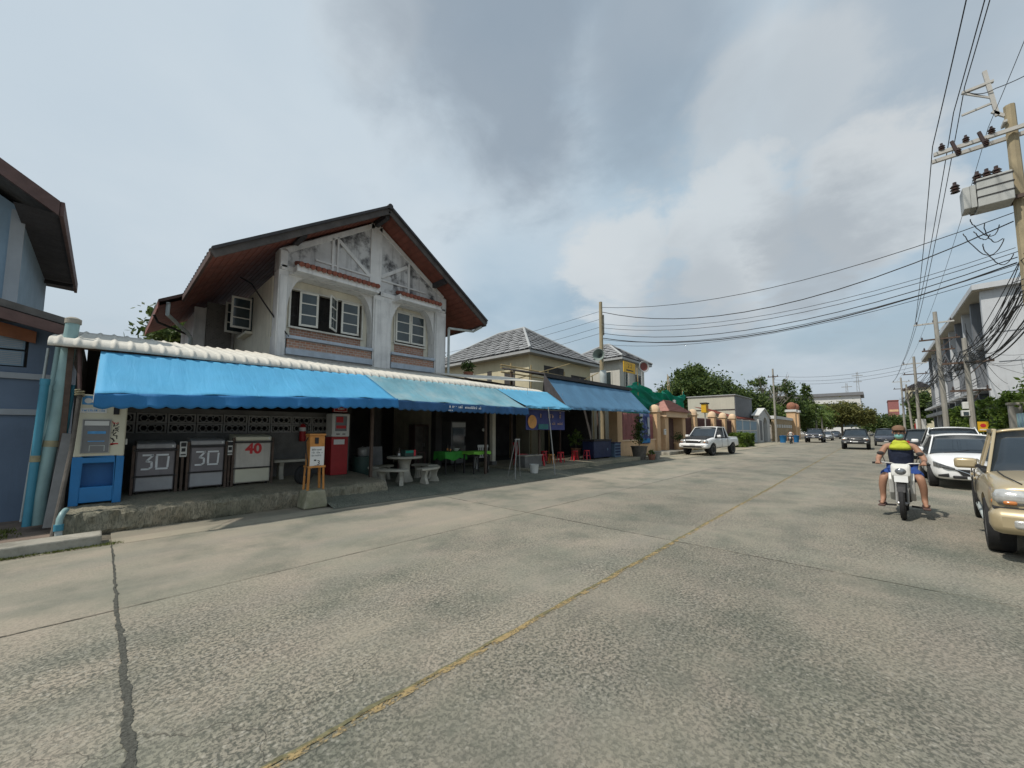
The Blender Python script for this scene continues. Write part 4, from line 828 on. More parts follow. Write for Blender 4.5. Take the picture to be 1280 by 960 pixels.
# red payment kiosk
k_ = thing('payment_kiosk', 'red payment kiosk with white framed screen behind the orange stand', 'kiosk', (4.37, 10.4, 0.43))
q = MB(); q.box(-0.22, 0.22, -0.02, 0.4, 0, 1.0); q.build('base_cabinet', 'red_paint', k_, bevel=0.012)
q = MB(); q.box(-0.235, 0.235, -0.06, 0.36, 1.0, 1.62); hd = q.build('screen_case', 'white_plastic', k_, bevel=0.03)
q = MB(); q.box(-0.15, 0.15, -0.068, -0.058, 1.15, 1.55); sc = q.build('screen', 'panel_grey', hd)
q = MB(); q.box(-0.13, 0.05, -0.071, -0.0681, 1.38, 1.53); q.box(-0.13, 0.13, -0.071, -0.0681, 1.22, 1.30); q.build('screen_print', 'print_red', sc)
q = MB(); q.box(-0.12, -0.03, -0.068, -0.058, 1.06, 1.085); q.box(0.04, 0.12, -0.068, -0.058, 1.06, 1.085); q.build('slots', 'print_black', hd)
q = MB(); q.box(-0.2, 0.17, -0.03, 0.05, 1.66, 1.86); hp = q.build('header_panel', 'red_paint', k_, bevel=0.008); q = MB(); q.box(-0.19, -0.18, -0.036, -0.0301, 1.67, 1.85); q.box(0.15, 0.16, -0.036, -0.0301, 1.67, 1.85); q.box(-0.18, 0.15, -0.036, -0.0301, 1.84, 1.85); q.box(-0.18, 0.15, -0.036, -0.0301, 1.67, 1.68); q.build('rim', 'white_plastic', hp)
scribble(-0.15, 0.12, -0.032, 1.72, 0.06, 9, 'sticker_white', hp, (0, 0, 0), 31, 0.01); q = MB(); q.box(-0.16, 0.12, -0.026, -0.0195, 0.80, 0.93); q.build('slogan_plate', 'sticker_white', k_)
q = MB(); q.box(-0.05, 0.05, 0.0, 0.04, 1.62, 1.66); q.build('header_neck', 'iron', k_)
# dark drum with a pot and a leaning sheet in the shade
d_ = thing('storage_drum', 'dark green drum with a grey pot on it behind the stone benches', 'drum', (5.25, 10.9, 0.13)); q = MB(); q.lathe([(0, 0), (0.27, 0), (0.29, 0.05), (0.27, 0.25), (0.29, 0.3), (0.27, 0.55), (0.28, 0.72), (0.0, 0.72)], n=20); q.build('drum', 'drum_green', d_, smooth=True)
p_ = thing('cooking_pot', 'small grey cooking pot standing on the dark green drum', 'pot', (5.25, 10.9, 0.85)); q = MB(); q.lathe([(0, 0), (0.12, 0), (0.15, 0.04), (0.15, 0.18), (0.17, 0.19), (0.14, 0.24), (0.03, 0.27), (0, 0.29)], n=18); q.build('pot', 'galv', p_, smooth=True)
s_ = thing('leaning_board', 'grey board leaning in the shade behind the stone benches', 'board', (5.85, 11.3, 0.13), R(-15)); q = MB(); q.obox((0, 0.08, 0.48), (0.5, 0.02, 0.98), (R(-10), 0, 0)); q.build('board', 'grey_sheet', s_, bevel=0.004)

# stone table and its curved benches
tb = thing('stone_table', 'round stone pedestal table on the paved shop floor', 'table', (6.1, 10.0, 0.13))
q = MB(); q.lathe([(0, 0), (0.25, 0), (0.25, 0.04), (0.2, 0.14), (0.155, 0.3), (0.15, 0.45), (0.19, 0.6), (0.22, 0.66), (0, 0.66)], n=22); q.build('pedestal', 'marble', tb, smooth=True)
q = MB(); q.lathe([(0, 0.66), (0.48, 0.66), (0.5, 0.675), (0.5, 0.71), (0.485, 0.725), (0, 0.725)], n=32); q.build('table_top', 'marble', tb, smooth=True)
def arc_bench(a, lab):
    t = thing('stone_bench', lab, 'bench', (6.1 + 0.86 * math.cos(a), 10.0 + 0.86 * math.sin(a), 0.13), a, 'curved stone benches round the table'); q = MB(); n = 12; A = R(30)
    vs = []
    for z in (0.37, 0.43):
        for r_ in (0.70, 1.02):
            for k in range(n + 1): th = -A + 2 * A * k / n; vs.append((r_ * math.cos(th) - 0.86, r_ * math.sin(th), z))
    m_ = n + 1; fs = []
    for k in range(n): fs += [(k, k + 1, m_ + k + 1, m_ + k), (2 * m_ + k, 3 * m_ + k, 3 * m_ + k + 1, 2 * m_ + k + 1), (k, 2 * m_ + k, 2 * m_ + k + 1, k + 1), (m_ + k, m_ + k + 1, 3 * m_ + k + 1, 3 * m_ + k)]
    fs += [(0, m_, 3 * m_, 2 * m_), (n, 2 * m_ + n, 3 * m_ + n, m_ + n)]; q.add(vs, fs); q.build('seat', 'marble', t, bevel=0.01)
    for s in (-1, 1):
        th = s * R(19); cx, cy = 0.86 * math.cos(th) - 0.86, 0.86 * math.sin(th); q = MB()
        q.prism([(-0.14, 0), (0.14, 0), (0.12, 0.07), (0.075, 0.16), (0.075, 0.24), (0.13, 0.37), (-0.13, 0.37), (-0.075, 0.24), (-0.075, 0.16), (-0.12, 0.07)], -0.05, 0.05)
        o = q.build('leg', 'marble', t, bevel=0.008); o.location = (cx, cy, 0); o.rotation_euler = (0, 0, th)
for a, lb in ((R(215), 'curved stone bench beside the end of the raised ledge'), (R(296), 'curved stone bench on the street side of the stone table'), (R(12), 'curved stone bench between the stone table and the green cloth table'), (R(115), 'curved stone bench on the inner side of the stone table')): arc_bench(a, lb)
bt = thing('sauce_bottle', 'small brown sauce bottle on the round stone table', 'bottle', (5.87, 9.93, 0.855)); q = MB(); q.lathe([(0, 0), (0.035, 0), (0.035, 0.12), (0.014, 0.17), (0.014, 0.22), (0, 0.22)], n=12); q.build('glass', 'old_wood', bt, smooth=True); q = MB(); q.lathe([(0.0355, 0.03), (0.0355, 0.09)], n=12); q.build('label', 'sticker_white', bt); q = MB(); q.cyl((0, 0, 0.22), (0, 0, 0.245), 0.016, n=10); q.build('cap', 'iron', bt)
tx = thing('tissue_box', 'green tissue box with a red end on the round stone table', 'box', (6.13, 9.86, 0.855), R(8)); q = MB(); q.box(-0.19, 0.13, -0.09, 0.09, 0, 0.18); q.build('box', 'drum_green', tx, bevel=0.008); q = MB(); q.box(0.131, 0.20, -0.09, 0.09, 0, 0.18); q.build('end', 'red_plastic', tx, bevel=0.006); q = MB(); q.box(-0.17, 0.11, -0.094, -0.0905, 0.1, 0.16); q.build('band', 'teal_net', tx)

def table(name, label, loc, rz, w_, d_, h_, top, leg, cloth=None, cloth2=None):
    t = thing(name, label, 'table', loc, rz); q = MB(); q.box(-w_ / 2, w_ / 2, -d_ / 2, d_ / 2, h_ - 0.03, h_); q.build('table_top', top, t, bevel=0.006)
    for sx in (-1, 1):
        for sy in (-1, 1): q = MB(); q.box(sx * (w_ / 2 - 0.05) - 0.02, sx * (w_ / 2 - 0.05) + 0.02, sy * (d_ / 2 - 0.05) - 0.02, sy * (d_ / 2 - 0.05) + 0.02, 0, h_ - 0.03); q.build('leg', leg, t)
    return t
def drape(label, loc, rz, w_, d_, h_, drop, mat, group='green cloths on the shop tables'):
    o = MB(); nu = 40; ring = []
    for k in range(nu):
        th = 2 * math.pi * k / nu; c, s = math.cos(th), math.sin(th); m_ = max(abs(c), abs(s)); ring.append((c / m_ * (w_ / 2 + 0.01), s / m_ * (d_ / 2 + 0.01), k))
    top = [(x, y, h_ + 0.006) for x, y, k in ring]; bot = [(x * (1.02 + 0.03 * math.sin(k * 1.7)), y * (1.02 + 0.03 * math.sin(k * 1.7)), h_ - drop * (0.85 + 0.15 * math.sin(k * 0.9 + 1))) for x, y, k in ring]
    o.add(top + bot + [(0, 0, h_ + 0.006)], [(k, (k + 1) % nu, 2 * nu) for k in range(nu)] + [(k, k + nu, (k + 1) % nu + nu, (k + 1) % nu) for k in range(nu)])
    r = o.build('tablecloth', mat, smooth=True); r.location = loc; r.rotation_euler = (0, 0, rz); return tag(r, label, 'tablecloth', group)
table('shop_table', 'dark legged table under a bright lime tablecloth beside the stone table', (9.0, 10.15, 0.13), 0, 0.75, 0.6, 0.74, 'old_wood', 'iron')
drape('bright lime tablecloth on the table beside the stone benches', (9.0, 10.15, 0.13), 0, 0.77, 0.62, 0.745, 0.11, 'lime_cloth')
table('shop_table', 'dark legged table under a deep green tablecloth in the shade', (8.35, 10.75, 0.13), 0, 0.9, 0.6, 0.74, 'old_wood', 'iron')
drape('deep green tablecloth on the table in the shade', (8.35, 10.75, 0.13), 0, 0.92, 0.62, 0.745, 0.30, 'green_cloth')
bw_ = thing('serving_bowl', 'pale bowl on the deep green tablecloth', 'bowl', (8.55, 10.7, 0.882)); q = MB(); q.lathe([(0, 0), (0.06, 0), (0.13, 0.09), (0.12, 0.09), (0.05, 0.015), (0, 0.015)], n=18); q.build('bowl', 'white_plastic', bw_, smooth=True)
for x, lb in ((8.1, 'thin dark bottle on the deep green tablecloth'), (8.22, 'short brown bottle on the deep green tablecloth')):
    bt = thing('bottle', lb, 'bottle', (x, 10.6, 0.882)); hh = 0.26 if x < 8.2 else 0.17; q = MB(); q.lathe([(0, 0), (0.03, 0), (0.03, hh * .6), (0.012, hh * .8), (0.012, hh), (0, hh)], n=12); q.build('glass', 'iron' if x < 8.2 else 'old_wood', bt, smooth=True); q = MB(); q.lathe([(0.0305, hh * .15), (0.0305, hh * .45)], n=12); q.build('label', 'orange_wood', bt)
table('shop_table', 'dark red low table at the back of the food shop', (7.4, 11.7, 0.13), 0, 0.9, 0.5, 0.72, 'brown_board', 'brown_board')
# fridge, cupboard and pillar at the back
f_ = thing('glass_fridge', 'grey upright fridge against the dark back wall', 'fridge', (10.6, 13.4, 0.14)); q = MB(); q.box(-0.4, 0.4, -0.3, 0.34, 0.05, 1.85); q.build('case', 'panel_grey', f_, bevel=0.02); q = MB(); q.box(-0.33, 0.33, -0.315, -0.301, 0.35, 1.55); q.build('door_glass', 'dark_glass', f_); q = MB(); q.box(-0.36, 0.36, -0.318, -0.302, 1.6, 1.8); q.build('header', 'sticker_white', f_); q = MB(); q.box(0.34, 0.36, -0.34, -0.302, 0.8, 1.2); q.build('handle', 'iron', f_)
q = MB(); q.box(-0.35, 0.35, -0.25, 0.3, 0, 0.05); q.build('plinth', 'iron', f_)
cp = thing('tall_cupboard', 'dark wooden cupboard against the back wall of the food shop', 'cupboard', (9.0, 13.6, 0.14)); q = MB(); q.box(-0.4, 0.4, -0.2, 0.24, 0, 1.7); q.build('case', 'brown_board', cp, bevel=0.01)
for s in (-1, 1): q = MB(); q.box(0.01 * s if s > 0 else -0.38, 0.38 if s > 0 else -0.01, -0.22, -0.201, 0.08, 1.62); dd = q.build('door', 'old_wood', cp, bevel=0.006); q = MB(); q.box(0.03 * s - 0.008, 0.03 * s + 0.008, -0.24, -0.2201, 0.8, 0.95); q.build('handle', 'galv', dd)
pc = thing('cream_pillar', 'cream square pillar inside the food shop', 'pillar', (11.0, 11.4, 0.2)); q = MB(); q.box(-0.09, 0.09, -0.09, 0.09, 0, 3.1); q.build('shaft', 'cream_render', pc, bevel=0.01); q = MB(); q.box(-0.12, 0.12, -0.12, 0.12, 0, 0.15); q.build('base', 'block_grey', pc)
# hanging lamp
hl = thing('hanging_bulb', 'white bulb hanging over the green tables', 'lamp', (9.15, 9.95, 1.62)); q = MB(); q.ball((0, 0, 0), 0.055, 12); q.build('bulb', 'white_plastic', hl, smooth=True); q = MB(); q.cyl((0, 0, 0.05), (0, 0, 1.62), 0.006, n=5); q.build('cord', 'iron', hl)

# plastic stools and chairs
def stool_parts(t, mat, h_=0.45):
    q = MB(); q.lathe([(0, h_), (0.13, h_), (0.15, h_ - 0.015), (0.15, h_ - 0.05), (0.14, h_ - 0.05), (0.14, h_ - 0.02), (0, h_ - 0.02)], n=16); q.build('seat', mat, t, smooth=True)
    for k in range(4):
        a = math.pi / 4 + k * math.pi / 2; q = MB(); q.bar((0.11 * math.cos(a), 0.11 * math.sin(a), h_ - 0.03), (0.17 * math.cos(a), 0.17 * math.sin(a), 0), 0.055, 0.025, (math.cos(a), math.sin(a), 0)); q.build('leg', mat, t)
    q = MB(); pts = [(0.145 * math.cos(math.pi / 4 + k * math.pi / 2), 0.145 * math.sin(math.pi / 4 + k * math.pi / 2), h_ * 0.42) for k in range(5)]; q.tube(pts, 0.012, 6); q.build('ring', mat, t)
st0 = thing('plastic_stool', 'red plastic stool between the white bucket and the navy chest', 'stool', (13.9, 10.1, 0.2), 0, 'red stools on the shop floor'); stool_parts(st0, 'red_plastic', 0.46)
for x, y in ((12.1, 9.75), (15.3, 10.3), (16.1, 10.15), (14.0, 11.1)): dup(st0, (x, y, 0.2), rnd.uniform(0, 1.5))
st1 = thing('plastic_stool', 'orange plastic stool under the hanging banner', 'stool', (13.1, 10.0, 0.2), 0.3); stool_parts(st1, 'orange_wood', 0.40)
def chair(label, mat, loc, rz):
    t = thing('plastic_chair', label, 'chair', loc, rz); q = MB(); q.box(-0.22, 0.22, -0.22, 0.22, 0.42, 0.45); q.build('seat', mat, t, bevel=0.012)
    for sx in (-1, 1):
        for sy in (-1, 1): q = MB(); q.bar((sx * 0.19, sy * 0.19, 0.42), (sx * 0.23, sy * 0.23, 0), 0.045, 0.03); q.build('leg', mat, t)
    q = MB()
    for k in range(5): q.bar((-0.16 + k * 0.08, 0.2, 0.45), (-0.16 + k * 0.08, 0.27, 0.86), 0.05, 0.012, (0, 1, 0))
    q.box(-0.21, 0.21, 0.25, 0.29, 0.82, 0.92); q.build('backrest', mat, t, bevel=0.006)
chair('red plastic chair beside the white plastic chair', 'red_plastic', (11.7, 10.45, 0.2), R(70))
chair('white plastic chair beside the lime tablecloth table', 'white_plastic', (10.2, 11.2, 0.13), R(150))
cr = thing('tiled_counter', 'low grey counter under the red chair', 'counter', (11.4, 9.75, 0.2)); q = MB(); q.box(-0.5, 0.5, -0.2, 0.2, 0.0, 0.42); q.build('body', 'block_grey', cr, bevel=0.01); q = MB(); q.box(-0.53, 0.53, -0.23, 0.23, 0.42, 0.46); q.build('slab', 'cast_concrete', cr, bevel=0.01)
bk = thing('white_bucket', 'white plastic bucket on the strip of paving', 'bucket', (10.55, 8.82, 0.13 if False else 0.03)); q = MB(); q.lathe([(0, 0), (0.13, 0), (0.17, 0.36), (0.18, 0.38), (0.16, 0.38), (0.125, 0.02), (0, 0.02)], n=20); q.build('pail', 'white_plastic', bk, smooth=True); q = MB(); q.tube([(0.17 * math.cos(a), 0.02 + 0.0 * a, 0.36 - 0.12 * math.sin(a)) for a in [math.pi * k / 10 for k in range(11)]], 0.006, 5); q.build('handle', 'galv', bk)
# bags hanging under the awning
for k, (x, y, lb) in enumerate(((7.2, 9.75, 'small clear bag hanging under the faded awning near the stone table'), (7.45, 9.75, 'small pale bag hanging beside the clear bag under the faded awning'))):
    t = thing('hanging_bag', lb, 'bag', (x, y, 2.35)); q = MB(); q.lathe([(0, 0), (0.06, 0.02), (0.075, 0.1), (0.04, 0.2), (0.01, 0.24)], n=12); q.build('bag', 'white_plastic' if k else 'grey_sheet', t, smooth=True); q = MB(); q.cyl((0, 0, 0.23), (0, 0, 0.78), 0.004, n=4); q.build('string', 'rope', t)
# sign frame legs, banner, awning post
sf = thing('steel_trestle', 'thin grey steel trestle beside the white bucket', 'trestle', (9.25, 8.42, 0.06)); 
for a, c in (((-0.25, -0.12, 0), (-0.02, 0.05, 1.25)), ((0.25, 0.12, 0), (0.12, 0.05, 1.25)), ((-0.1, 0.35, 0.05), (-0.02, 0.07, 1.25)), ((0.3, 0.45, 0.05), (0.12, 0.07, 1.25))): q = MB(); q.cyl(a, c, 0.013, n=6); q.build('leg', 'galv', sf)
q = MB(); q.box(-0.06, 0.16, 0.04, 0.08, 1.23, 1.27); q.build('cross_bar', 'galv', sf)
mk('banner_navy', (0.035, 0.045, 0.16), 0.35, 1.2, 0.6, 0.05, 8); mk('banner_tan', (0.40, 0.27, 0.22), 0.2, 4, 0.6, 0); mk('banner_orange', (0.62, 0.30, 0.09), 0.2, 6, 0.6, 0); mk('banner_teal', (0.03, 0.15, 0.16), 0.2, 4, 0.6, 0)
bn_ = thing('shop_banner', 'navy shop banner with an orange disc hanging under the pale awning', 'banner', (11.75, 9.2, 1.62))
q = MB(); q.sheet(lambda u, v: (-1.2 + 2.42 * u, 0.015 * math.sin(u * 9), 0.76 * v), 24, 6, 0.004, (0, 1, 0)); q.build('cloth', 'banner_navy', bn_, smooth=True)
q = MB(); q.lathe([(0, -0.003), (0.25, -0.003), (0.25, 0.003), (0, 0.003)], (-0.86, -0.025, 0.30), 26, 'y'); q.build('disc', 'banner_orange', bn_); q = MB(); q.box(-0.5, 0.1, -0.024, -0.018, 0.03, 0.22); q.build('patch', 'banner_teal', bn_)
scribble(-0.40, 1.08, -0.028, 0.46, 0.18, 12, 'banner_tan', bn_, (0, 0, 0), 44, 0.035); scribble(0.2, 1.05, -0.028, 0.2, 0.08, 12, 'banner_tan', bn_, (0, 0, 0), 45, 0.016)
q = MB(); q.cyl((-1.2, 0, 0.77), (1.22, 0, 0.77), 0.018, n=8); q.cyl((-1.1, 0, 0.77), (-1.1, 0, 1.55), 0.006, n=5); q.cyl((1.1, 0, 0.77), (1.1, 0, 1.5), 0.006, n=5); q.build('rod', 'galv', bn_)
ps = thing('awning_post', 'thin rusty steel post holding the pale awning at the road edge', 'post', (10.95, 8.2, 0.03)); q = MB(); q.cyl((0, 0, 0), (0.0, 0.28, 2.4), 0.02, n=8); q.build('tube', 'galv', ps); q = MB(); q.box(-0.05, 0.05, -0.05, 0.05, 0, 0.02); q.build('foot_plate', 'rust_steel', ps)
# chest, box and pots at the end of the shop
nc = thing('navy_chest', 'navy blue chest with a dark lid beside the plant pots', 'chest', (17.2, 10.2, 0.2)); q = MB(); q.box(-0.85, 0.85, -0.3, 0.35, 0.06, 0.86); q.build('body', 'navy', nc, bevel=0.02); q = MB(); q.box(-0.88, 0.88, -0.33, 0.38, 0.865, 0.95); q.build('lid', 'iron', nc, bevel=0.015); q = MB(); q.lathe([(0, -0.01), (0.07, -0.01), (0.07, 0)], (0.45, -0.3, 0.45), 16, 'y'); q.build('emblem', 'grey_blue', nc)
for s in (-0.7, 0.7): q = MB(); q.box(s - 0.06, s + 0.06, -0.25, 0.3, 0, 0.06); q.build('foot', 'iron', nc)
gx = thing('plastic_crate', 'grey blue plastic crate beside the navy chest', 'crate', (18.65, 10.1, 0.2)); q = MB(); q.box(-0.32, 0.32, -0.25, 0.25, 0, 0.72); q.build('body', 'grey_blue', gx, bevel=0.02); q = MB(); q.box(-0.34, 0.34, -0.27, 0.27, 0.72, 0.78); q.build('rim', 'navy', gx, bevel=0.01)
for k in range(4): q = MB(); q.box(-0.28, 0.28, -0.262, -0.251, 0.1 + k * 0.15, 0.18 + k * 0.15); q.build('rib', 'navy', gx)

# pipes by the blue house
def pipe(label, pts, r_, mat, cap=False, bands=()):
    t = thing('drain_pipe', label, 'pipe', pts[-1]); o = Vector(pts[-1]); q = MB(o); q.tube(pts, r_, 14); q.build('tube', mat, t, smooth=True)
    if cap: q = MB(o); q.lathe([(0, 0.06), (r_ * 0.6, 0.05), (r_ * 1.15, 0.02), (r_ * 1.15, -0.06), (r_ * 1.02, -0.06)], pts[0], 14); q.build('cap', 'cast_concrete', t, smooth=True)
    a, c = Vector(pts[0]), Vector(pts[-1])
    for b_ in bands: p = a.lerp(c, b_); d = (c - a).normalized(); q = MB(o); q.cyl(p - d * 0.05, p + d * 0.05, r_ * 1.13, n=14); q.build('coupling', mat if b_ < 0.5 else 'rope', t, smooth=True)
pipe('wide pale teal drain pipe with a cap beside the blue house', [(-0.43, 9.75, 3.45), (-0.50, 9.72, 2.0), (-0.60, 9.7, 0.55), (-0.60, 9.7, 0.12)], 0.085, 'pvc_teal', True, (0.35, 0.62))
pipe('bright blue pipe standing against the blue house wall', [(-0.66, 9.66, 2.42), (-0.70, 9.64, 0.12)], 0.05, 'pvc_blue', False, (0.02, 0.55))
pipe('slim grey green pipe between the two wide pipes', [(-0.56, 9.92, 3.1), (-0.68, 9.9, 0.12)], 0.045, 'pvc_teal', False, (0.4,))
pipe('thin sky blue pipe beside the vending machine', [(-0.36, 9.78, 2.36), (-0.47, 9.76, 0.12)], 0.028, 'pvc_blue', False, (0.3, ))
pipe('thin white conduit at the corner of the blue house', [(-0.70, 10.2, 3.0), (-0.80, 10.2, 0.12)], 0.018, 'steel_pipe')
wp = thing('wooden_prop', 'dark leaning pole tied with rope beside the vending machine', 'pole', (-0.40, 8.85, -0.03)); q = MB((-0.40, 8.85, -0.03)); q.tube([(-0.40, 8.85, -0.03), (-0.30, 9.3, 1.3), (-0.27, 9.45, 2.25)], 0.028, 8); q.build('shaft', 'old_wood', wp, smooth=True); q = MB((-0.40, 8.85, -0.03)); q.tube([(-0.275 + 0.05 * math.cos(a), 9.43 + 0.05 * math.sin(a), 2.16 + a * 0.006) for a in [k * 0.6 for k in range(30)]], 0.012, 5); q.build('rope', 'rope', wp)
w2 = thing('wooden_prop', 'red brown pole leaning up under the end of the shop roof', 'pole', (-0.27, 9.47, 2.2)); q = MB((-0.27, 9.47, 2.2)); q.tube([(-0.27, 9.47, 2.15), (-0.33, 9.62, 3.0)], 0.025, 8); q.build('shaft', 'brown_board', w2, smooth=True)
pk = thing('grey_plank', 'wide grey plank leaning beside the vending machine', 'plank', (-0.42, 9.42, 0.1)); q = MB((-0.42, 9.42, 0.1)); q.bar((-0.46, 9.38, 0.1), (-0.36, 9.6, 1.55), 0.13, 0.025, (0, -1, 0.2)); q.build('plank', 'grey_sheet', pk, bevel=0.004)
op = thing('outlet_pipe', 'short pale blue outlet pipe at the corner of the ledge', 'pipe', (-0.38, 8.75, 0.0)); o_ = (-0.38, 8.75, 0)
q = MB(o_); q.tube([(-0.29, 9.0, 0.40), (-0.315, 8.88, 0.37), (-0.335, 8.83, 0.30), (-0.34, 8.82, 0.2)], 0.038, 12); q.build('bend', 'pvc_teal', op, smooth=True); q = MB(o_); q.cyl((-0.34, 8.82, 0.22), (-0.34, 8.82, 0.13), 0.052, n=14); q.build('socket', 'pvc_blue', op, smooth=True); q = MB(o_); q.cyl((-0.34, 8.82, 0.14), (-0.325, 8.81, -0.03), 0.040, n=14); q.build('spout', 'steel_pipe', op, smooth=True)
# ------------------------------------------------------------------ vehicles
import numpy as np
def paint(name, col, dirt=0.15, metal=0.0): mk(name, col, 0.05, 2, 0.35, 0.0, dirt=dirt, dcol=tuple(c * 0.55 + 0.03 for c in col), dscale=1.3, coat=0.6, metal=metal)
paint('gold_paint', (0.43, 0.35, 0.215), 0.3, 0.25); paint('white_paint', (0.80, 0.80, 0.79), 0.1); paint('black_paint', (0.02, 0.021, 0.023), 0.15); paint('navy_paint', (0.028, 0.036, 0.055), 0.15); paint('silver_paint', (0.40, 0.41, 0.42), 0.15, 0.3)
mk('car_glass', (0.022, 0.030, 0.038), 0.3, 1, 0.05, 0, spec=0.8); mk('chrome', (0.62, 0.62, 0.62), 0.05, 4, 0.2, 0, metal=1.0); mk('rim_metal', (0.36, 0.36, 0.37), 0.1, 5, 0.35, 0.03, metal=0.7)
mk('lamp_clear', (0.52, 0.52, 0.50), 0.2, 14, 0.12, 0.1, 20, coat=0.8, metal=0.35); mk('lamp_smoke', (0.17, 0.18, 0.19), 0.5, 16, 0.1, 0.1, 20, coat=0.8, metal=0.4); mk('lamp_red', (0.33, 0.012, 0.012), 0.15, 10, 0.15, 0, coat=0.6); mk('lamp_amber', (0.5, 0.18, 0.05), 0.1, 10, 0.15, 0, coat=0.6)
mk('black_trim', (0.02, 0.02, 0.021), 0.2, 6, 0.6, 0.05); mk('seat_grey', (0.09, 0.09, 0.095), 0.15, 5, 0.8, 0.1)

def solid(me, cutters):
    """cut the wheel arches out of a closed body mesh and return the finished mesh"""
    o = bpy.data.objects.new('t', me); C.objects.link(o); tmp = []
    ss = o.modifiers.new('s', 'SUBSURF'); ss.levels = 2; ss.render_levels = 2
    for c in cutters:
        k = bpy.data.objects.new('c', c.mesh('c')); C.objects.link(k); tmp.append(k)
        b = o.modifiers.new('b', 'BOOLEAN'); b.operation = 'DIFFERENCE'; b.object = k; b.solver = 'EXACT'
    dg = bpy.context.evaluated_depsgraph_get(); dg.update(); r = bpy.data.meshes.new_from_object(o.evaluated_get(dg))
    for k in tmp + [o]: bpy.data.objects.remove(k)
    r.materials.clear(); return r
def loft(st, crown=0.03):
    vs = []; fs = []; N_ = 16
    for (x, zb, zt, w_) in st:
        h = zt - zb; half = [(0, zb), (w_ * .78, zb), (w_ * .95, zb + .07 * h), (w_, zb + .36 * h), (w_ * .995, zb + .64 * h), (w_ * .965, zb + .88 * h), (w_ * .90, zt), (w_ * .5, zt + crown * .8), (0, zt + crown)]
        ring = half + [(-y, z) for y, z in reversed(half[1:-1])]; vs += [(x, y, z) for y, z in ring]
    for i in range(len(st) - 1):
        for k in range(N_): fs.append((i * N_ + k, i * N_ + (k + 1) % N_, (i + 1) * N_ + (k + 1) % N_, (i + 1) * N_ + k))
    fs.append(tuple(range(N_))); fs.append(tuple(range((len(st) - 1) * N_, len(st) * N_)))
    b = MB(); b.add(vs, fs); return b
WH = {}
def wheel_meshes(r, w_):
    if (r, w_) in WH: return WH[(r, w_)]
    t = MB(); t.lathe([(r * .62, -w_ * .45), (r * .80, -w_ * .52), (r * .94, -w_ * .5), (r, -w_ * .36), (r, w_ * .36), (r * .94, w_ * .5), (r * .80, w_ * .52), (r * .62, w_ * .45), (r * .62, -w_ * .45)], (0, 0, 0), 32, 'y'); a = t.mesh('tyre'); a.materials.append(M['rubber'])
    m_ = MB(); m_.lathe([(r * .52, -w_ * .42), (r * .64, -w_ * .47), (r * .64, w_ * .3), (r * .56, w_ * .3), (r * .52, -w_ * .2), (r * .52, -w_ * .42)], (0, 0, 0), 28, 'y'); m_.lathe([(0, -w_ * .36), (r * .16, -w_ * .36), (r * .18, -w_ * .2), (0, -w_ * .2)], (0, 0, 0), 14, 'y')
    for k in range(6):
        an = k * math.pi / 3; m_.bar((r * .12 * math.cos(an), -w_ * .32, r * .12 * math.sin(an)), (r * .56 * math.cos(an), -w_ * .36, r * .56 * math.sin(an)), 0.06, 0.03, (0, 1, 0))
    b = m_.mesh('rim'); b.materials.append(M['rim_metal'])
    d = MB(); d.lathe([(0, 0), (r * .56, 0), (r * .56, 0.02), (0, 0.02)], (0, w_ * .05, 0), 24, 'y'); c = d.mesh('brake_disc'); c.materials.append(M['black_trim'])
    WH[(r, w_)] = (a, b, c); return WH[(r, w_)]
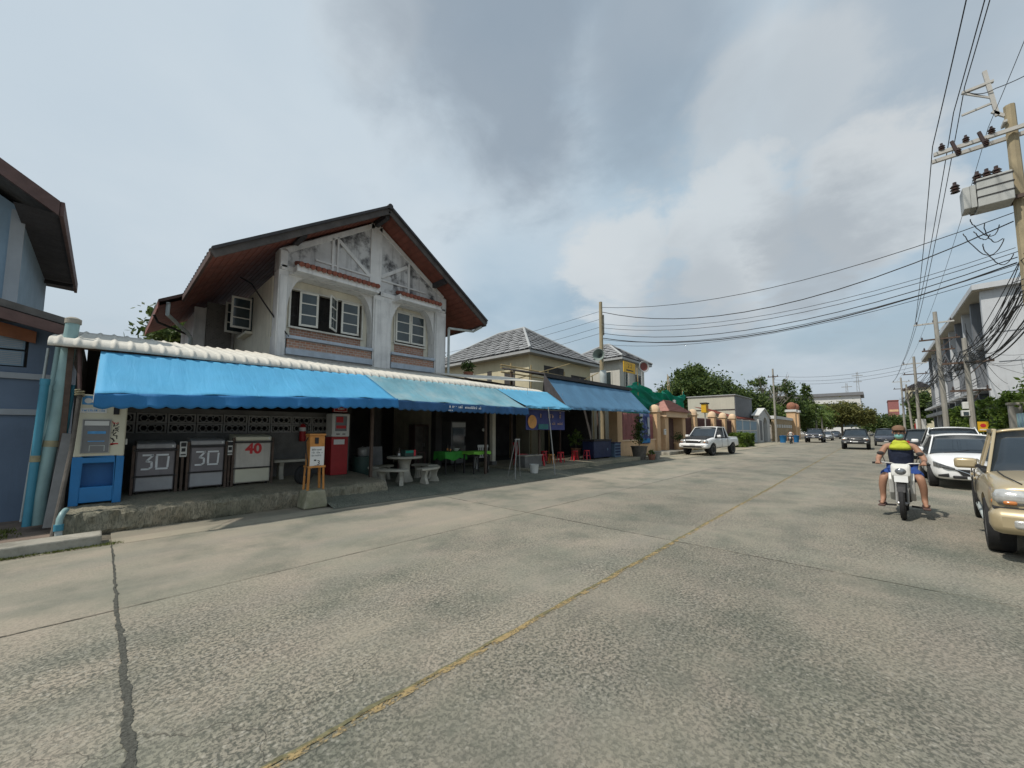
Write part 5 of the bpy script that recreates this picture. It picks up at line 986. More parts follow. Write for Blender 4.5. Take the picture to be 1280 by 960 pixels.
def car(name, label, cat, loc, rz, sp, group=None):
    t = thing(name, label, cat, loc, rz, group); pm = sp['paint']; W_ = sp['w'] / 2; wr = sp.get('wr', 0.33); fa_, ra = sp['axles']; ww = sp.get('ww', 0.20); detail = sp.get('detail', 2)
    cut = []
    for ax in (fa_, ra):
        for s in (-1, 1): c = MB(); c.cyl((ax, s * (W_ - 0.30), wr), (ax, s * (W_ + 0.12), wr), wr + sp.get('gap', 0.07), n=28); cut.append(c)
    body = loft(sp['body'], sp.get('crown', 0.03)); me = solid(body.mesh('body', True), cut if sp.get('one', True) or True else []); me.materials.append(M[pm]); bo = place('body', me, t, smooth=True)
    if 'bed' in sp:
        x0, x1, zb, zt, wb = sp['bed']; q = loft([(x0, zb + .05, zt, wb * .96), (x0 + .1, zb, zt, wb), ((x0 + x1) / 2, zb, zt, wb), (x1 - .06, zb, zt, wb), (x1, zb + .02, zt, wb * .98)], 0.0); me = solid(q.mesh('bed', True), cut); me.materials.append(M[pm]); bd = place('bed', me, t, smooth=True)
        q = MB(); q.box(x0 + .14, x1 - .08, -wb * .82, wb * .82, zt - .02, zt + .006); q.build('bed_liner', 'black_trim', bd)
        q = MB(); q.bar((x0 + .06, -wb * .8, zt + .02), (x0 + .06, wb * .8, zt + .02), .05, .03); q.bar((x0 + .1, wb * .88, zt + .015), (x1 - .1, wb * .88, zt + .015), .05, .035); q.bar((x0 + .1, -wb * .88, zt + .015), (x1 - .1, -wb * .88, zt + .015), .05, .035); q.build('bed_rail', pm, bd)
    xr, xf, xr2, xf2, zb, zr, wb, wt = sp['cab']; e = 0.012
    def pt(x, y, z): return Vector((x, y, z))
    cor = {('r', 0): pt(xr, wb, zb), ('f', 0): pt(xf, wb, zb), ('r', 1): pt(xr2, wt, zr), ('f', 1): pt(xf2, wt, zr)}
    mir = lambda p: Vector((p.x, -p.y, p.z))
    # glass: windscreen, back window, sides
    def pane(nm, a, b, c, d, bow=0.0, parent=t, axis=None):
        def fn(u, v):
            p = a.lerp(b, u).lerp(d.lerp(c, u), v)
            if bow: p = p + Vector((axis * bow * (1 - (2 * u - 1) ** 2), 0, 0))
            return p
        q = MB(); q.sheet(fn, 10, 4, 0.006, (0, 0, 1)); return q.build(nm, 'car_glass', parent, smooth='all')
    pane('windscreen', cor[('f', 0)], mir(cor[('f', 0)]), mir(cor[('f', 1)]), cor[('f', 1)], 0.10, axis=1)
    pane('rear_window', cor[('r', 0)], mir(cor[('r', 0)]), mir(cor[('r', 1)]), cor[('r', 1)], 0.05, axis=-1)
    for s in (0, 1):
        f = (lambda p: p) if s == 0 else mir; q = MB(); q.add([f(cor[('r', 0)]), f(cor[('f', 0)]), f(cor[('f', 1)]), f(cor[('r', 1)])], [(0, 1, 2, 3)]); q.build('side_window', 'car_glass', t)
    # roof, pillars
    def roof(u, v):
        x = xr2 - .05 + (xf2 - xr2 + .12) * u; y = (wt + 0.025) * (2 * v - 1); return (x, y, zr - 0.02 + sp.get('roofc', 0.05) * (1 - (2 * v - 1) ** 2) * (0.4 + 0.6 * math.sin(math.pi * min(1, max(0, u * .9 + .05)))) - 0.03 * (abs(2 * v - 1) ** 6))
    q = MB(); q.sheet(roof, 14, 14, 0.035, (0, 0, 1)); q.build('roof', pm, t, smooth='all')
    for s in (0, 1):
        f = (lambda p: p) if s == 0 else mir
        for a, b, wd in ((cor[('f', 0)] + Vector((.02, .005, -.03)), cor[('f', 1)] + Vector((.03, .01, .0)), .075), (cor[('r', 0)] + Vector((0.04, .005, -.03)), cor[('r', 1)] + Vector((0.05, .01, 0)), sp.get('cp', .14))):
            q = MB(); q.bar(f(a), f(b), 0.035, wd, (1, 0, 0)); q.build('pillar', pm, t, bevel=0.012)
        for k in sp.get('bp', (0.5,)):
            a = cor[('r', 0)].lerp(cor[('f', 0)], k); b = cor[('r', 1)].lerp(cor[('f', 1)], k); q = MB(); q.bar(f(a + Vector((0, .006, 0))), f(b + Vector((0, .006, 0))), 0.02, 0.07, (1, 0, 0)); q.build('pillar', 'black_trim' if sp.get('blackb', True) else pm, t)
        q = MB(); q.bar(f(cor[('r', 1)] + Vector((-.02, .018, -.005))), f(cor[('f', 1)] + Vector((.03, .018, -.005))), .045, .06); q.build('roof_rail', pm, t, bevel=0.012)
        q = MB(); q.bar(f(cor[('r', 0)] + Vector((0, .02, -.005))), f(cor[('f', 0)] + Vector((0, .02, -.005))), .05, .03); q.build('window_sill', 'black_trim', t)
    # wheels
    ty_, ri, di = wheel_meshes(wr, ww)
    for ax in (fa_, ra):
        for s in (-1, 1):
            wv = place('wheel', ty_, t, loc=(ax, s * (W_ - ww * .5 - 0.02), wr), rot=(0, 0, 0 if s < 0 else math.pi), smooth=True); place('rim', ri, wv, smooth=True); place('brake_disc', di, wv)
    # front and rear fittings from the spec: (part name, material, box, bevel, both sides)
    for nm, mt, (x0, x1, y0, y1, z0, z1), bv, both in sp['fit']:
        for s in ((1, -1) if both else (1,)):
            q = MB(); q.box(x0, x1, min(y0 * s, y1 * s), max(y0 * s, y1 * s), z0, z1); q.build(nm, mt if mt != 'paint' else pm, t, bevel=bv, smooth=bool(bv))
    for s in (-1, 1):
        mz = zb + 0.10; q = MB(); q.box(xf - .29, xf - .17, s * (wb + .20) - .115, s * (wb + .20) + .115, mz - .075, mz + .075); mr = q.build('mirror', sp.get('mirror', pm), t, smooth=True, bevel=.035)
        q = MB(); q.bar((xf - .2, s * (wb - .02), mz - .06), (xf - .2, s * (wb + .14), mz - .03), .05, .04); q.build('mirror_arm', 'black_trim', mr)
        for k in sp.get('doors', ()):
            q = MB(); q.box(k - .005, k + .005, s * (W_ - .004) - .006, s * (W_ - .004) + .006, sp['sill'] + .03, zb - .02); q.build('door_seam', 'black_trim', t)
            q = MB(); q.box(k + .07, k + .24, s * (W_ + .004) - .014, s * (W_ + .004) + .014, zb - .17, zb - .13); q.build('door_handle', pm, t, bevel=.008)
    q = MB(); q.bar((xf + .06, 0.1, zb + .02), (xf - .05, 0.55, zb + .10), .012, .012); q.bar((xf + .06, -0.45, zb + .02), (xf - .05, 0.02, zb + .10), .012, .012); q.build('wiper', 'black_trim', t)
    if 'face' in sp:
        a_, h_, w_f = sp['face']; xs = lambda y: float(np.interp(abs(y) / w_f, [0, .62, .80, .94, 1.0], [2.03 * a_, 2.03 * a_, 1.92 * a_, 1.62 * a_, 1.2 * a_])) - .015
        for s in (-1, 1):
            q = MB(); q.sheet(lambda u, v: (xs(w_f * (.44 + .44 * u)) - .03, s * w_f * (.44 + .44 * u), h_ + (.535 + .075 * u) + (.045 + .085 * u) * v), 10, 4, .05, (1, 0, 0)); q.build('headlight', 'lamp_smoke', t, smooth='all')
            q = MB(); q.sheet(lambda u, v: (xs(w_f * (.36 + .34 * u)) - .03, s * w_f * (.36 + .34 * u), h_ + (.515 + .055 * u) + .02 * v), 10, 2, .054, (1, 0, 0)); q.build('lamp_trim', 'black_trim', t, smooth='all')
            q = MB(); q.sheet(lambda u, v: (xs(w_f * (.58 + .22 * u)) - .03, s * w_f * (.58 + .22 * u), h_ + .33 + .10 * v * (1 - .5 * u)), 8, 3, .05, (1, 0, 0)); q.build('fog_recess', 'black_trim', t, smooth='all')
        q = MB(); q.sheet(lambda u, v: (2.015 * a_, (2 * u - 1) * (.36 - .12 * (1 - v)), h_ + .38 + .17 * v), 10, 4, .03, (1, 0, 0)); g_ = q.build('grille', 'black_trim', t); q = MB(); q.tube([(2.05 * a_, .36 * c_, h_ + .55 - .17 * (1 - abs(c_)) ) for c_ in (-1, -.75, -.4, 0, .4, .75, 1)], .012, 6); q.build('grille_wing', 'chrome', g_, smooth=True)
    if 'bed' in sp:
        for s in (-1, 1):
            q = MB(); q.tube([(x_, s * yy, float(np.interp(x_, [k_[0] for k_ in sp['body']], [k_[2] for k_ in sp['body']])) + .016) for x_, yy in ((1.1, W_ * .80), (1.4, W_ * .79), (1.7, W_ * .77), (2.0, W_ * .72), (2.14, W_ * .66))], .006, 5); q.build('bonnet_seam', 'black_trim', t)
    if sp.get('bonnet'):
        q = MB(); q.sheet(lambda u, v: (1.22 + .98 * u, (2 * v - 1) * (.78 - .06 * u), float(np.interp(1.22 + .98 * u, [s_[0] for s_ in sp['body']], [s_[2] for s_ in sp['body']])) + .022 + .035 * (1 - (2 * v - 1) ** 2)), 14, 10, .012, (0, 0, 1)); q.build('bonnet_cover', 'black_trim', t, smooth='all')
    for s in (-1, 1): q = MB(); q.box(xf2 - .95, xf2 - .75, s * .36 - .22, s * .36 + .22, zb - .3, zb + .32); q.build('seat', 'seat_grey', t, bevel=.05)
    return t
def pickup_spec(paint_, raised=0.0, wr=0.35, W_=1.80):
    h = raised; w = W_ / 2
    return dict(paint=paint_, w=W_, axles=(1.48, -1.48), wr=wr, ww=0.23, gap=0.06, sill=0.42 + h, crown=0.035, doors=(-.62, .28), bp=(0.30,), blackb=False, cp=.12,
        body=[(-.80, .40 + h, .99 + h, w * .97), (-.74, .38 + h, 1.0 + h, w), (.0, .37 + h, 1.0 + h, w), (.85, .37 + h, 1.02 + h, w), (1.05, .37 + h, 1.03 + h, w * .99), (1.6, .40 + h, 1.0 + h, w * .98), (2.0, .42 + h, .97 + h, w * .95), (2.16, .44 + h, .93 + h, w * .92), (2.23, .47 + h, .88 + h, w * .88)],
        bed=(-2.45, -.82, .43 + h, 1.0 + h, w * .98), cab=(-.74, 1.02, -.60, .30, 1.01 + h, 1.60 + h, w * .88, w * .72),
        fit=[('front_bumper', 'paint', (2.0, 2.36, -w * .97, w * .97, .36 + h, .66 + h), .09, False), ('bumper_slot', 'black_trim', (2.30, 2.366, -.35, .35, .42 + h, .50 + h), .01, False), ('grille', 'black_trim', (2.16, 2.245, -.36, .36, .68 + h, .86 + h), .015, False), ('grille_bar', 'chrome', (2.22, 2.262, -.40, .40, .745 + h, .80 + h), .01, False),
             ('headlight', 'lamp_clear', (1.98, 2.25, w * .50, w * .92, .68 + h, .89 + h), .085, True), ('bumper_gap', 'black_trim', (2.02, 2.262, -w * .93, w * .93, .648 + h, .672 + h), .004, False), ('lamp_indicator', 'lamp_amber', (2.20, 2.258, w * .72, w * .84, .70 + h, .75 + h), .02, True), ('indicator', 'lamp_amber', (2.0, 2.10, w * .85, w * .935, .69 + h, .75 + h), .02, True), ('fog_lamp', 'lamp_clear', (2.30, 2.372, w * .60, w * .78, .44 + h, .55 + h), .03, True),
             ('number_plate', 'sticker_white', (2.36, 2.372, -.17, .17, .52 + h, .60 + h), 0, False), ('rear_bumper', 'chrome', (-2.58, -2.42, -w * .92, w * .92, .46 + h, .60 + h), .03, False), ('tail_lamp', 'lamp_red', (-2.50, -2.40, w * .66, w * .90, .66 + h, .93 + h), .01, True),
             ('side_step', 'steel_pipe', (-.72, .95, w * .88, w * .98, .30 + h * .6, .37 + h * .6), .025, True), ('mud_flap', 'black_trim', (.98, 1.0, w * .70, w * .95, .16, .45), 0, True)])
gold = pickup_spec('gold_paint')
car('pickup_truck', 'gold pickup truck parked on the right kerb, its nose out of the picture', 'pickup', (9.72, -2.05, 0.0), math.pi - R(5), gold)
wp_ = pickup_spec('white_paint', 0.08, 0.38, 1.86); w9 = .93; wp_['body'] = [(-.95, .46, 1.10, w9 * .97), (-.88, .44, 1.12, w9), (0, .43, 1.12, w9), (.95, .43, 1.13, w9), (1.2, .40, 1.16, w9 * .99), (1.7, .40, 1.10, w9 * .98), (2.08, .42, 1.01, w9 * .95), (2.26, .44, .95, w9 * .91), (2.32, .48, .90, w9 * .84)]; wp_['bed'] = (-2.5, -.97, .5, 1.12, w9 * .98); wp_['cab'] = (-.9, 1.20, -.66, .40, 1.12, 1.80, w9 * .91, w9 * .76)
wp_['fit'] = [(a, b, (c[0] + .09, c[1] + .09, c[2], c[3], c[4] + .03, c[5] + .03) if c[0] > 1.5 else c, d, e) for a, b, c, d, e in wp_['fit']]; wp_['fit'] = [f for f in wp_['fit'] if f[0] not in ('side_step', 'mud_flap')]
wp_['bonnet'] = (1.175, 1.085)
for i, f in enumerate(wp_['fit']):
    if f[0] == 'grille': wp_['fit'][i] = ('grille', 'black_trim', (2.24, 2.345, -.48, .48, .76, .93), .03, False)
    if f[0] == 'grille_bar': wp_['fit'][i] = ('grille_bar', 'chrome', (2.30, 2.36, -.50, .50, .90, .94), .01, False)
    if f[0] == 'bumper_slot': wp_['fit'][i] = ('bumper_slot', 'black_trim', (2.40, 2.458, -.60, .60, .50, .62), .02, False)
car('pickup_truck', 'white pickup truck with a black bonnet parked before the peach wall', 'pickup', (28.3, 8.15, 0.012), math.pi - R(8), wp_)
def hatch_spec(p, L=4.05, W_=1.70, H_=1.50, suv=0.0, rear=False):
    w = W_ / 2; h = suv; a = L / 4.05
    return dict(face=(a, h, w), paint=p, w=W_, axles=(1.28 * a, -1.28 * a), wr=.31 + h * .25, ww=.19, gap=.05, sill=.30 + h, crown=.05, doors=(-.62 * a, .22 * a), bp=(.42, .72), cp=.22, roofc=.06,
        body=[(-1.98 * a, .42 + h, .86 + h, w * .80), (-1.88 * a, .30 + h, .95 + h, w * .92), (-1.3 * a, .24 + h, .97 + h, w), (0, .24 + h, .94 + h, w), (.8 * a, .24 + h, .93 + h, w), (1.1 * a, .24 + h, .92 + h, w * .99), (1.6 * a, .24 + h, .84 + h, w * .94), (1.92 * a, .25 + h, .74 + h, w * .80), (2.03 * a, .30 + h, .64 + h, w * .62)],
        cab=(-1.75 * a, 1.02 * a, -1.30 * a, .12 * a, .93 + h, H_ - .06, w * .90, w * .68),
        fit=[('emblem', 'chrome', (2.04 * a, 2.062 * a, -.06, .06, .50 + h, .56 + h), .01, False), ('lower_grille', 'black_trim', (1.90 * a, 2.06 * a, -.42, .42, .30 + h, .38 + h), .02, False), ('number_plate', 'sticker_white', (2.05 * a, 2.075 * a, -.17, .17, .30 + h, .37 + h), 0, False),
             ('tail_lamp', 'lamp_red', (-1.98 * a, -1.72 * a, w * .62, w * .93, .76 + h, .92 + h), .04, True),
             ('rear_plate', 'sticker_white', (-2.0 * a, -1.97 * a, -.17, .17, .60 + h, .68 + h), 0, False), ('rear_skirt', 'black_trim', (-1.99 * a, -1.85 * a, -w * .75, w * .75, .26 + h, .40 + h), .04, False)])
car('hatchback_car', 'white hatchback parked behind the gold pickup', 'car', (17.9, -1.93, 0.0), math.pi, hatch_spec('white_paint'))
car('family_car', 'white estate car with a red tail lamp parked beyond the hatchback', 'car', (24.9, -2.35, 0.0), R(-2), hatch_spec('white_paint', 4.5, 1.78, 1.74, 0.10))
car('parked_car', 'black car parked beyond the white estate car', 'car', (33.0, -2.0, 0.0), 0, hatch_spec('black_paint', 4.4, 1.76, 1.68, 0.10))
bp_ = pickup_spec('black_paint', 0.10, 0.38, 1.86)
car('pickup_truck', 'black pickup truck driving up the road past the parked cars', 'pickup', (45.5, 1.15, 0.0), math.pi, bp_)
car('parked_car', 'dark blue car following the black pickup up the road', 'car', (57, -0.9, 0.0), math.pi, hatch_spec('navy_paint', 4.5, 1.8, 1.8, 0.14))
car('pickup_truck', 'navy pickup truck parked at the far left road edge', 'pickup', (66, 5.75, 0.0), math.pi, pickup_spec('navy_paint', 0.20, 0.42, 1.95))
car('parked_car', 'silver saloon parked behind the navy pickup', 'car', (80, 5.6, 0.0), math.pi, hatch_spec('silver_paint', 4.4, 1.75, 1.5))
car('parked_car', 'small dark green grey car parked before the distant tree', 'car', (96, 5.4, 0.0), math.pi, hatch_spec('navy_paint', 4.3, 1.75, 1.5))

# ------------------------------------------------------------------ riders on motorbikes
mk('skin', (0.34, 0.185, 0.12), 0.08, 6, 0.6, 0.05); mk('hair', (0.035, 0.024, 0.02), 0.2, 20, 0.7, 0.2); mk('neon', (0.44, 0.48, 0.04), 0.15, 9, 0.85, 0.8, 11); mk('navy_cloth', (0.02, 0.028, 0.055), 0.3, 9, 0.85, 0.8, 11)
mk('blue_cloth', (0.018, 0.055, 0.22), 0.25, 9, 0.85, 0.8, 11); mk('mask_cloth', (0.22, 0.46, 0.44), 0.1, 6, 0.85, 0.05); mk('white_cloth', (0.62, 0.60, 0.57), 0.08, 6, 0.85, 0.1); mk('brown_cap', (0.17, 0.10, 0.06), 0.15, 8, 0.85, 0.1)
def skinned(name, joints, edges, mat, parent, sub=2):
    me = bpy.data.meshes.new(name); keys = list(joints); idx = {k: i for i, k in enumerate(keys)}
    me.from_pydata([joints[k][:3] for k in keys], [(idx[a], idx[b]) for a, b in edges], []); o = bpy.data.objects.new(name, me); C.objects.link(o)
    sk = o.modifiers.new('skin', 'SKIN'); sk.use_smooth_shade = True
    for k in keys:
        d = me.skin_vertices[0].data[idx[k]]; r = joints[k][3]; d.radius = r if isinstance(r, tuple) else (r, r); d.use_root = (k == keys[0])
    ss = o.modifiers.new('sub', 'SUBSURF'); ss.levels = sub; ss.render_levels = sub
    dg = bpy.context.evaluated_depsgraph_get(); dg.update(); r = bpy.data.meshes.new_from_object(o.evaluated_get(dg)); bpy.data.objects.remove(o); r.materials.clear(); r.materials.append(mat if not isinstance(mat, str) else M[mat])
    return place(name, r, parent, smooth='all')
def rider(label, loc, rz, top, mid, short, fingers=True, mask='mask_cloth', cap='brown_cap'):
    t = thing('person', label, 'person', loc, rz)
    J = {'pel': (-.10, 0, .83, (.15, .13)), 'waist': (-.07, 0, 1.0, (.15, .115)), 'chest': (-.02, 0, 1.20, (.17, .12)), 'neckb': (0, 0, 1.36, .075), 'neck': (.015, 0, 1.43, .055), 'jaw': (.04, 0, 1.49, (.07, .075)), 'head': (.035, 0, 1.57, (.082, .098)), 'crown': (.02, 0, 1.655, (.06, .075))}
    E_ = [('pel', 'waist'), ('waist', 'chest'), ('chest', 'neckb'), ('neckb', 'neck'), ('neck', 'jaw'), ('jaw', 'head'), ('head', 'crown')]
    for s, n in ((1, 'L'), (-1, 'R')):
        J.update({'sh' + n: (-.01, s * .19, 1.31, .065), 'el' + n: (.10, s * .31, 1.06, .046), 'wr' + n: (.36, s * .30, .99, .031), 'pm' + n: (.43, s * .295, 1.0, (.034, .022)),
                  'hp' + n: (-.06, s * .11, .80, .095), 'kn' + n: (.34, s * .24, .73, .066), 'cf' + n: (.30, s * .27, .55, .058), 'an' + n: (.24, s * .27, .30, .037), 'he' + n: (.20, s * .275, .25, .035), 'to' + n: (.42, s * .29, .225, .03)})
        E_ += [('chest', 'sh' + n), ('sh' + n, 'el' + n), ('el' + n, 'wr' + n), ('wr' + n, 'pm' + n), ('pel', 'hp' + n), ('hp' + n, 'kn' + n), ('kn' + n, 'cf' + n), ('cf' + n, 'an' + n), ('an' + n, 'he' + n), ('an' + n, 'to' + n)]
        if fingers:
            for k, ln in enumerate((.026, .03, .028, .022)):
                y = s * (.270 + k * .018); J['fa%d%s' % (k, n)] = (.475, y, 1.005, .0095); J['fb%d%s' % (k, n)] = (.495 + ln * .3, y, .985, .0088); J['fc%d%s' % (k, n)] = (.48, y, .962, .008)
                E_ += [('pm' + n, 'fa%d%s' % (k, n)), ('fa%d%s' % (k, n), 'fb%d%s' % (k, n)), ('fb%d%s' % (k, n), 'fc%d%s' % (k, n))]
            J['ta' + n] = (.43, s * .255, .985, .010); J['tb' + n] = (.455, s * .245, .965, .009); E_ += [('pm' + n, 'ta' + n), ('ta' + n, 'tb' + n)]
    body = skinned('body', J, E_, 'skin', t)
    V = {k: J[k] for k in ('pel', 'waist', 'chest')}; V = {k: (v[0], v[1], v[2], tuple(r * 1.22 for r in v[3])) for k, v in V.items()}; V['up'] = (-.005, 0, 1.33, (.15, .125)); V['hem'] = (-.11, 0, .80, (.18, .16))
    sh = skinned('vest', V, [('pel', 'waist'), ('waist', 'chest'), ('chest', 'up'), ('pel', 'hem')], mid, t)
    U = {'a': (.0, 0, 1.29, (.185, .155)), 'z': (.0, 0, 1.20, (.205, .155)), 'b': (.0, 0, 1.36, (.13, .12)), 'c': (.005, 0, 1.41, (.085, .08)), 'l': (-.005, .11, 1.355, .085), 'r': (-.005, -.11, 1.355, .085)}; skinned('vest_yoke', U, [('a', 'b'), ('z', 'a'), ('b', 'c'), ('a', 'l'), ('a', 'r')], top, t)
    Q = {'p': (-.10, 0, .83, (.165, .145))}; qe = []
    for s, n in ((1, 'L'), (-1, 'R')):
        Q['h' + n] = (-.05, s * .12, .81, .112); Q['m' + n] = (.16, s * .19, .77, .105); Q['k' + n] = (.28, s * .225, .745, .10); qe += [('p', 'h' + n), ('h' + n, 'm' + n), ('m' + n, 'k' + n)]
        q = MB(); q.obox((.31, s * .285, .20), (.27, .10, .035), (0, R(3), s * R(4))); q.obox((.33, s * .286, .25), (.06, .105, .03), (0, 0, s * R(4))); q.build('sandal', 'brown_board', t, bevel=.012)
    skinned('shorts', Q, qe, short, t)
    q = MB(); q.ball((.012, 0, 1.60), .105, 18, (1.02, .86, .92)); hr = q.build('hair', 'hair', t, smooth='all')
    if cap: q = MB(); q.ball((.018, 0, 1.625), .108, 18, (1.02, .9, .72)); q.obox((.13, 0, 1.62), (.10, .14, .014), (0, R(12), 0)); q.build('cap', cap, t, smooth=True)
    if mask: q = MB(); q.ball((.062, 0, 1.495), .072, 14, (.95, .92, .85)); q.build('face_mask', mask, t, smooth='all')
    for s in (-1, 1):
        q = MB(); q.ball((.122, s * .032, 1.568), .012, 8, (.5, 1.2, .7)); q.build('eye', 'iron', t, smooth='all'); q = MB(); q.ball((.035, s * .088, 1.555), .024, 8, (.7, .35, 1.1)); q.build('ear', 'skin', t, smooth='all')
    q = MB(); q.ball((.135, 0, 1.535), .017, 8, (.9, .8, 1.1)); q.build('nose', 'skin', t, smooth='all')
    return t
def motorbike(label, loc, rz, shield='white_plastic', main='black_trim'):
    t = thing('motorbike', label, 'motorbike', loc, rz); r = .285; w_ = .075
    for x in (.62, -.60):
        q = MB(); q.lathe([(r * .80, -w_ * .4), (r * .93, -w_ * .5), (r, -w_ * .2), (r, w_ * .2), (r * .93, w_ * .5), (r * .80, w_ * .4), (r * .80, -w_ * .4)], (x, 0, r), 30, 'y'); wv = q.build('wheel', 'rubber', t, smooth=True)
        q = MB(); q.lathe([(r * .74, -.02), (r * .81, -.025), (r * .81, .025), (r * .74, .02), (r * .74, -.02)], (x, 0, r), 26, 'y'); q.cyl((x, -.06, r), (x, .06, r), .035, n=12)
        for k in range(10): a = k * math.pi / 5; q.cyl((x, .02 * (-1) ** k, r), (x + r * .78 * math.cos(a), 0, r + r * .78 * math.sin(a)), .005, n=4)
        q.build('rim', 'rim_metal', wv)
    for s in (-1, 1): q = MB(); q.tube([(.62, s * .07, r), (.50, s * .07, .62), (.44, s * .07, .86)], .022, 8); q.build('fork', 'galv', t, smooth=True)
    q = MB(); q.prism([(.34, r + .02), (.40, .56), (.62, .60), (.80, .50), (.72, .59), (.60, .64), (.4, .64)], -.055, .055); q.build('front_mudguard', main, t, bevel=.01)
    q = MB(); q.tube([(.44, 0, .84), (.3, 0, .55), (.0, 0, .45), (-.35, 0, .5), (-.55, 0, .66)], [.05, .06, .07, .08, .05], 10); q.build('frame', main, t, smooth=True)
    q = MB(); q.obox((-.05, 0, .36), (.34, .22, .2)); q.cyl((.1, -.1, .34), (.1, .1, .34), .09, n=14); q.build('engine', 'iron', t, bevel=.02)
    q = MB(); q.prism([(-.80, .72), (-.62, .62), (-.1, .60), (.06, .66), (-.02, .72), (-.4, .76)], -.12, .12); q.build('seat', 'rubber', t, bevel=.03)
    q = MB(); q.prism([(.50, .66), (.60, .78), (.56, .95), (.46, 1.0), (.40, .92), (.40, .68)], -.13, .13); q.build('headlight_cowl', shield, t, bevel=.04); q = MB(); q.ball((.575, 0, .85), .08, 14, (.5, 1, .8)); q.build('headlight', 'lamp_smoke', t, smooth='all')
    for s in (-1, 1):
        q = MB(); q.prism([(.42, .82), (.50, .70), (.42, .45), (.30, .30), (.27, .34), (.34, .56), (.36, .78)], s * .10, s * .17); q.build('leg_shield', shield, t, bevel=.015)
        q = MB(); q.tube([(.44, 0, .94), (.42, s * .12, .99), (.43, s * .24, 1.0), (.42, s * .37, .985)], .014, 8); q.build('handlebar', 'galv', t, smooth=True); q = MB(); q.cyl((.428, s * .25, .998), (.42, s * .38, .984), .02, n=8); q.build('grip', 'rubber', t)
        q = MB(); q.tube([(.40, s * .2, 1.0), (.36, s * .24, 1.14)], .007, 6); q.ball((.36, s * .26, 1.17), .05, 10, (.3, 1.1, .75)); q.build('mirror', 'iron', t, smooth=True)
        q = MB(); q.cyl((.25, s * .1, .2), (.25, s * .30, .19), .018, n=8); q.build('foot_peg', 'rubber', t)
    q = MB(); q.tube([(-.0, -.14, .28), (-.4, -.17, .27), (-.85, -.18, .38)], [.025, .045, .05], 10); q.build('exhaust', 'chrome', t, smooth=True); q = MB(); q.prism([(-.9, .6), (-.7, .72), (-.5, .68), (-.62, .58), (-.86, .5)], -.09, .09); q.build('tail', main, t, bevel=.02)
    q = MB(); q.obox((.60, 0, .72), (.006, .18, .12), (0, R(-15), 0)); q.build('number_plate', 'sticker_white', t)
motorbike('motorbike with a white headlight cowl ridden past the parked white hatchback', (10.6, -0.36, 0.0), math.pi + R(-4))
rider('person in a navy and neon vest and blue shorts riding the motorbike', (10.6, -0.36, 0.0), math.pi + R(-4), 'neon', 'navy_cloth', 'blue_cloth')
motorbike('dark motorbike with a rider in white near the far left road edge', (57, 7.3, 0.0), math.pi, 'black_trim')
rider('person in a white shirt riding the dark motorbike near the white arch', (57, 7.3, 0.0), math.pi, 'white_cloth', 'white_cloth', 'navy_cloth', False, None, None)
import numpy as np
# ------------------------------------------------------------------ foliage helpers
def leaf_mat(name, a, b, rough=0.6):
    m = bpy.data.materials.new(name); m.use_nodes = True; nt = m.node_tree; N = nt.nodes; Lk = nt.links; bs = N['Principled BSDF']; g = N.new('ShaderNodeNewGeometry')
    n = N.new('ShaderNodeTexNoise'); n.inputs['Scale'].default_value = 1.1; n.inputs['Detail'].default_value = 5; Lk.new(g.outputs['Position'], n.inputs['Vector'])
    ri = N.new('ShaderNodeMath'); ri.operation = 'MULTIPLY_ADD'; Lk.new(g.outputs['Random Per Island'], ri.inputs[0]); ri.inputs[1].default_value = 0.5; Lk.new(n.outputs['Fac'], ri.inputs[2])
    mr = N.new('ShaderNodeMapRange'); Lk.new(ri.outputs[0], mr.inputs[0]); mr.inputs[1].default_value = 0.45; mr.inputs[2].default_value = 1.05
    mx = N.new('ShaderNodeMix'); mx.data_type = 'RGBA'; Lk.new(mr.outputs[0], mx.inputs[0]); mx.inputs[6].default_value = (*a, 1); mx.inputs[7].default_value = (*b, 1); Lk.new(mx.outputs[2], bs.inputs['Base Color'])
    bs.inputs['Roughness'].default_value = rough; bs.inputs['Specular IOR Level'].default_value = 0.3
    tr = N.new('ShaderNodeBsdfTranslucent'); Lk.new(mx.outputs[2], tr.inputs[0]); ms = N.new('ShaderNodeMixShader'); ms.inputs[0].default_value = 0.3
    Lk.new(bs.outputs[0], ms.inputs[1]); Lk.new(tr.outputs[0], ms.inputs[2]); Lk.new(ms.outputs[0], N['Material Output'].inputs[0]); M[name] = m
leaf_mat('leaf_dark', (0.025, 0.055, 0.016), (0.12, 0.165, 0.04)); leaf_mat('leaf_mid', (0.045, 0.09, 0.02), (0.17, 0.225, 0.05)); leaf_mat('leaf_olive', (0.055, 0.07, 0.018), (0.19, 0.18, 0.05)); leaf_mat('leaf_hedge', (0.035, 0.075, 0.012), (0.16, 0.23, 0.035))
mk('bark', (0.14, 0.115, 0.09), 0.25, 4, 0.9, 0.5, 20); mk('pale_bark', (0.26, 0.235, 0.20), 0.2, 4, 0.9, 0.4, 20)
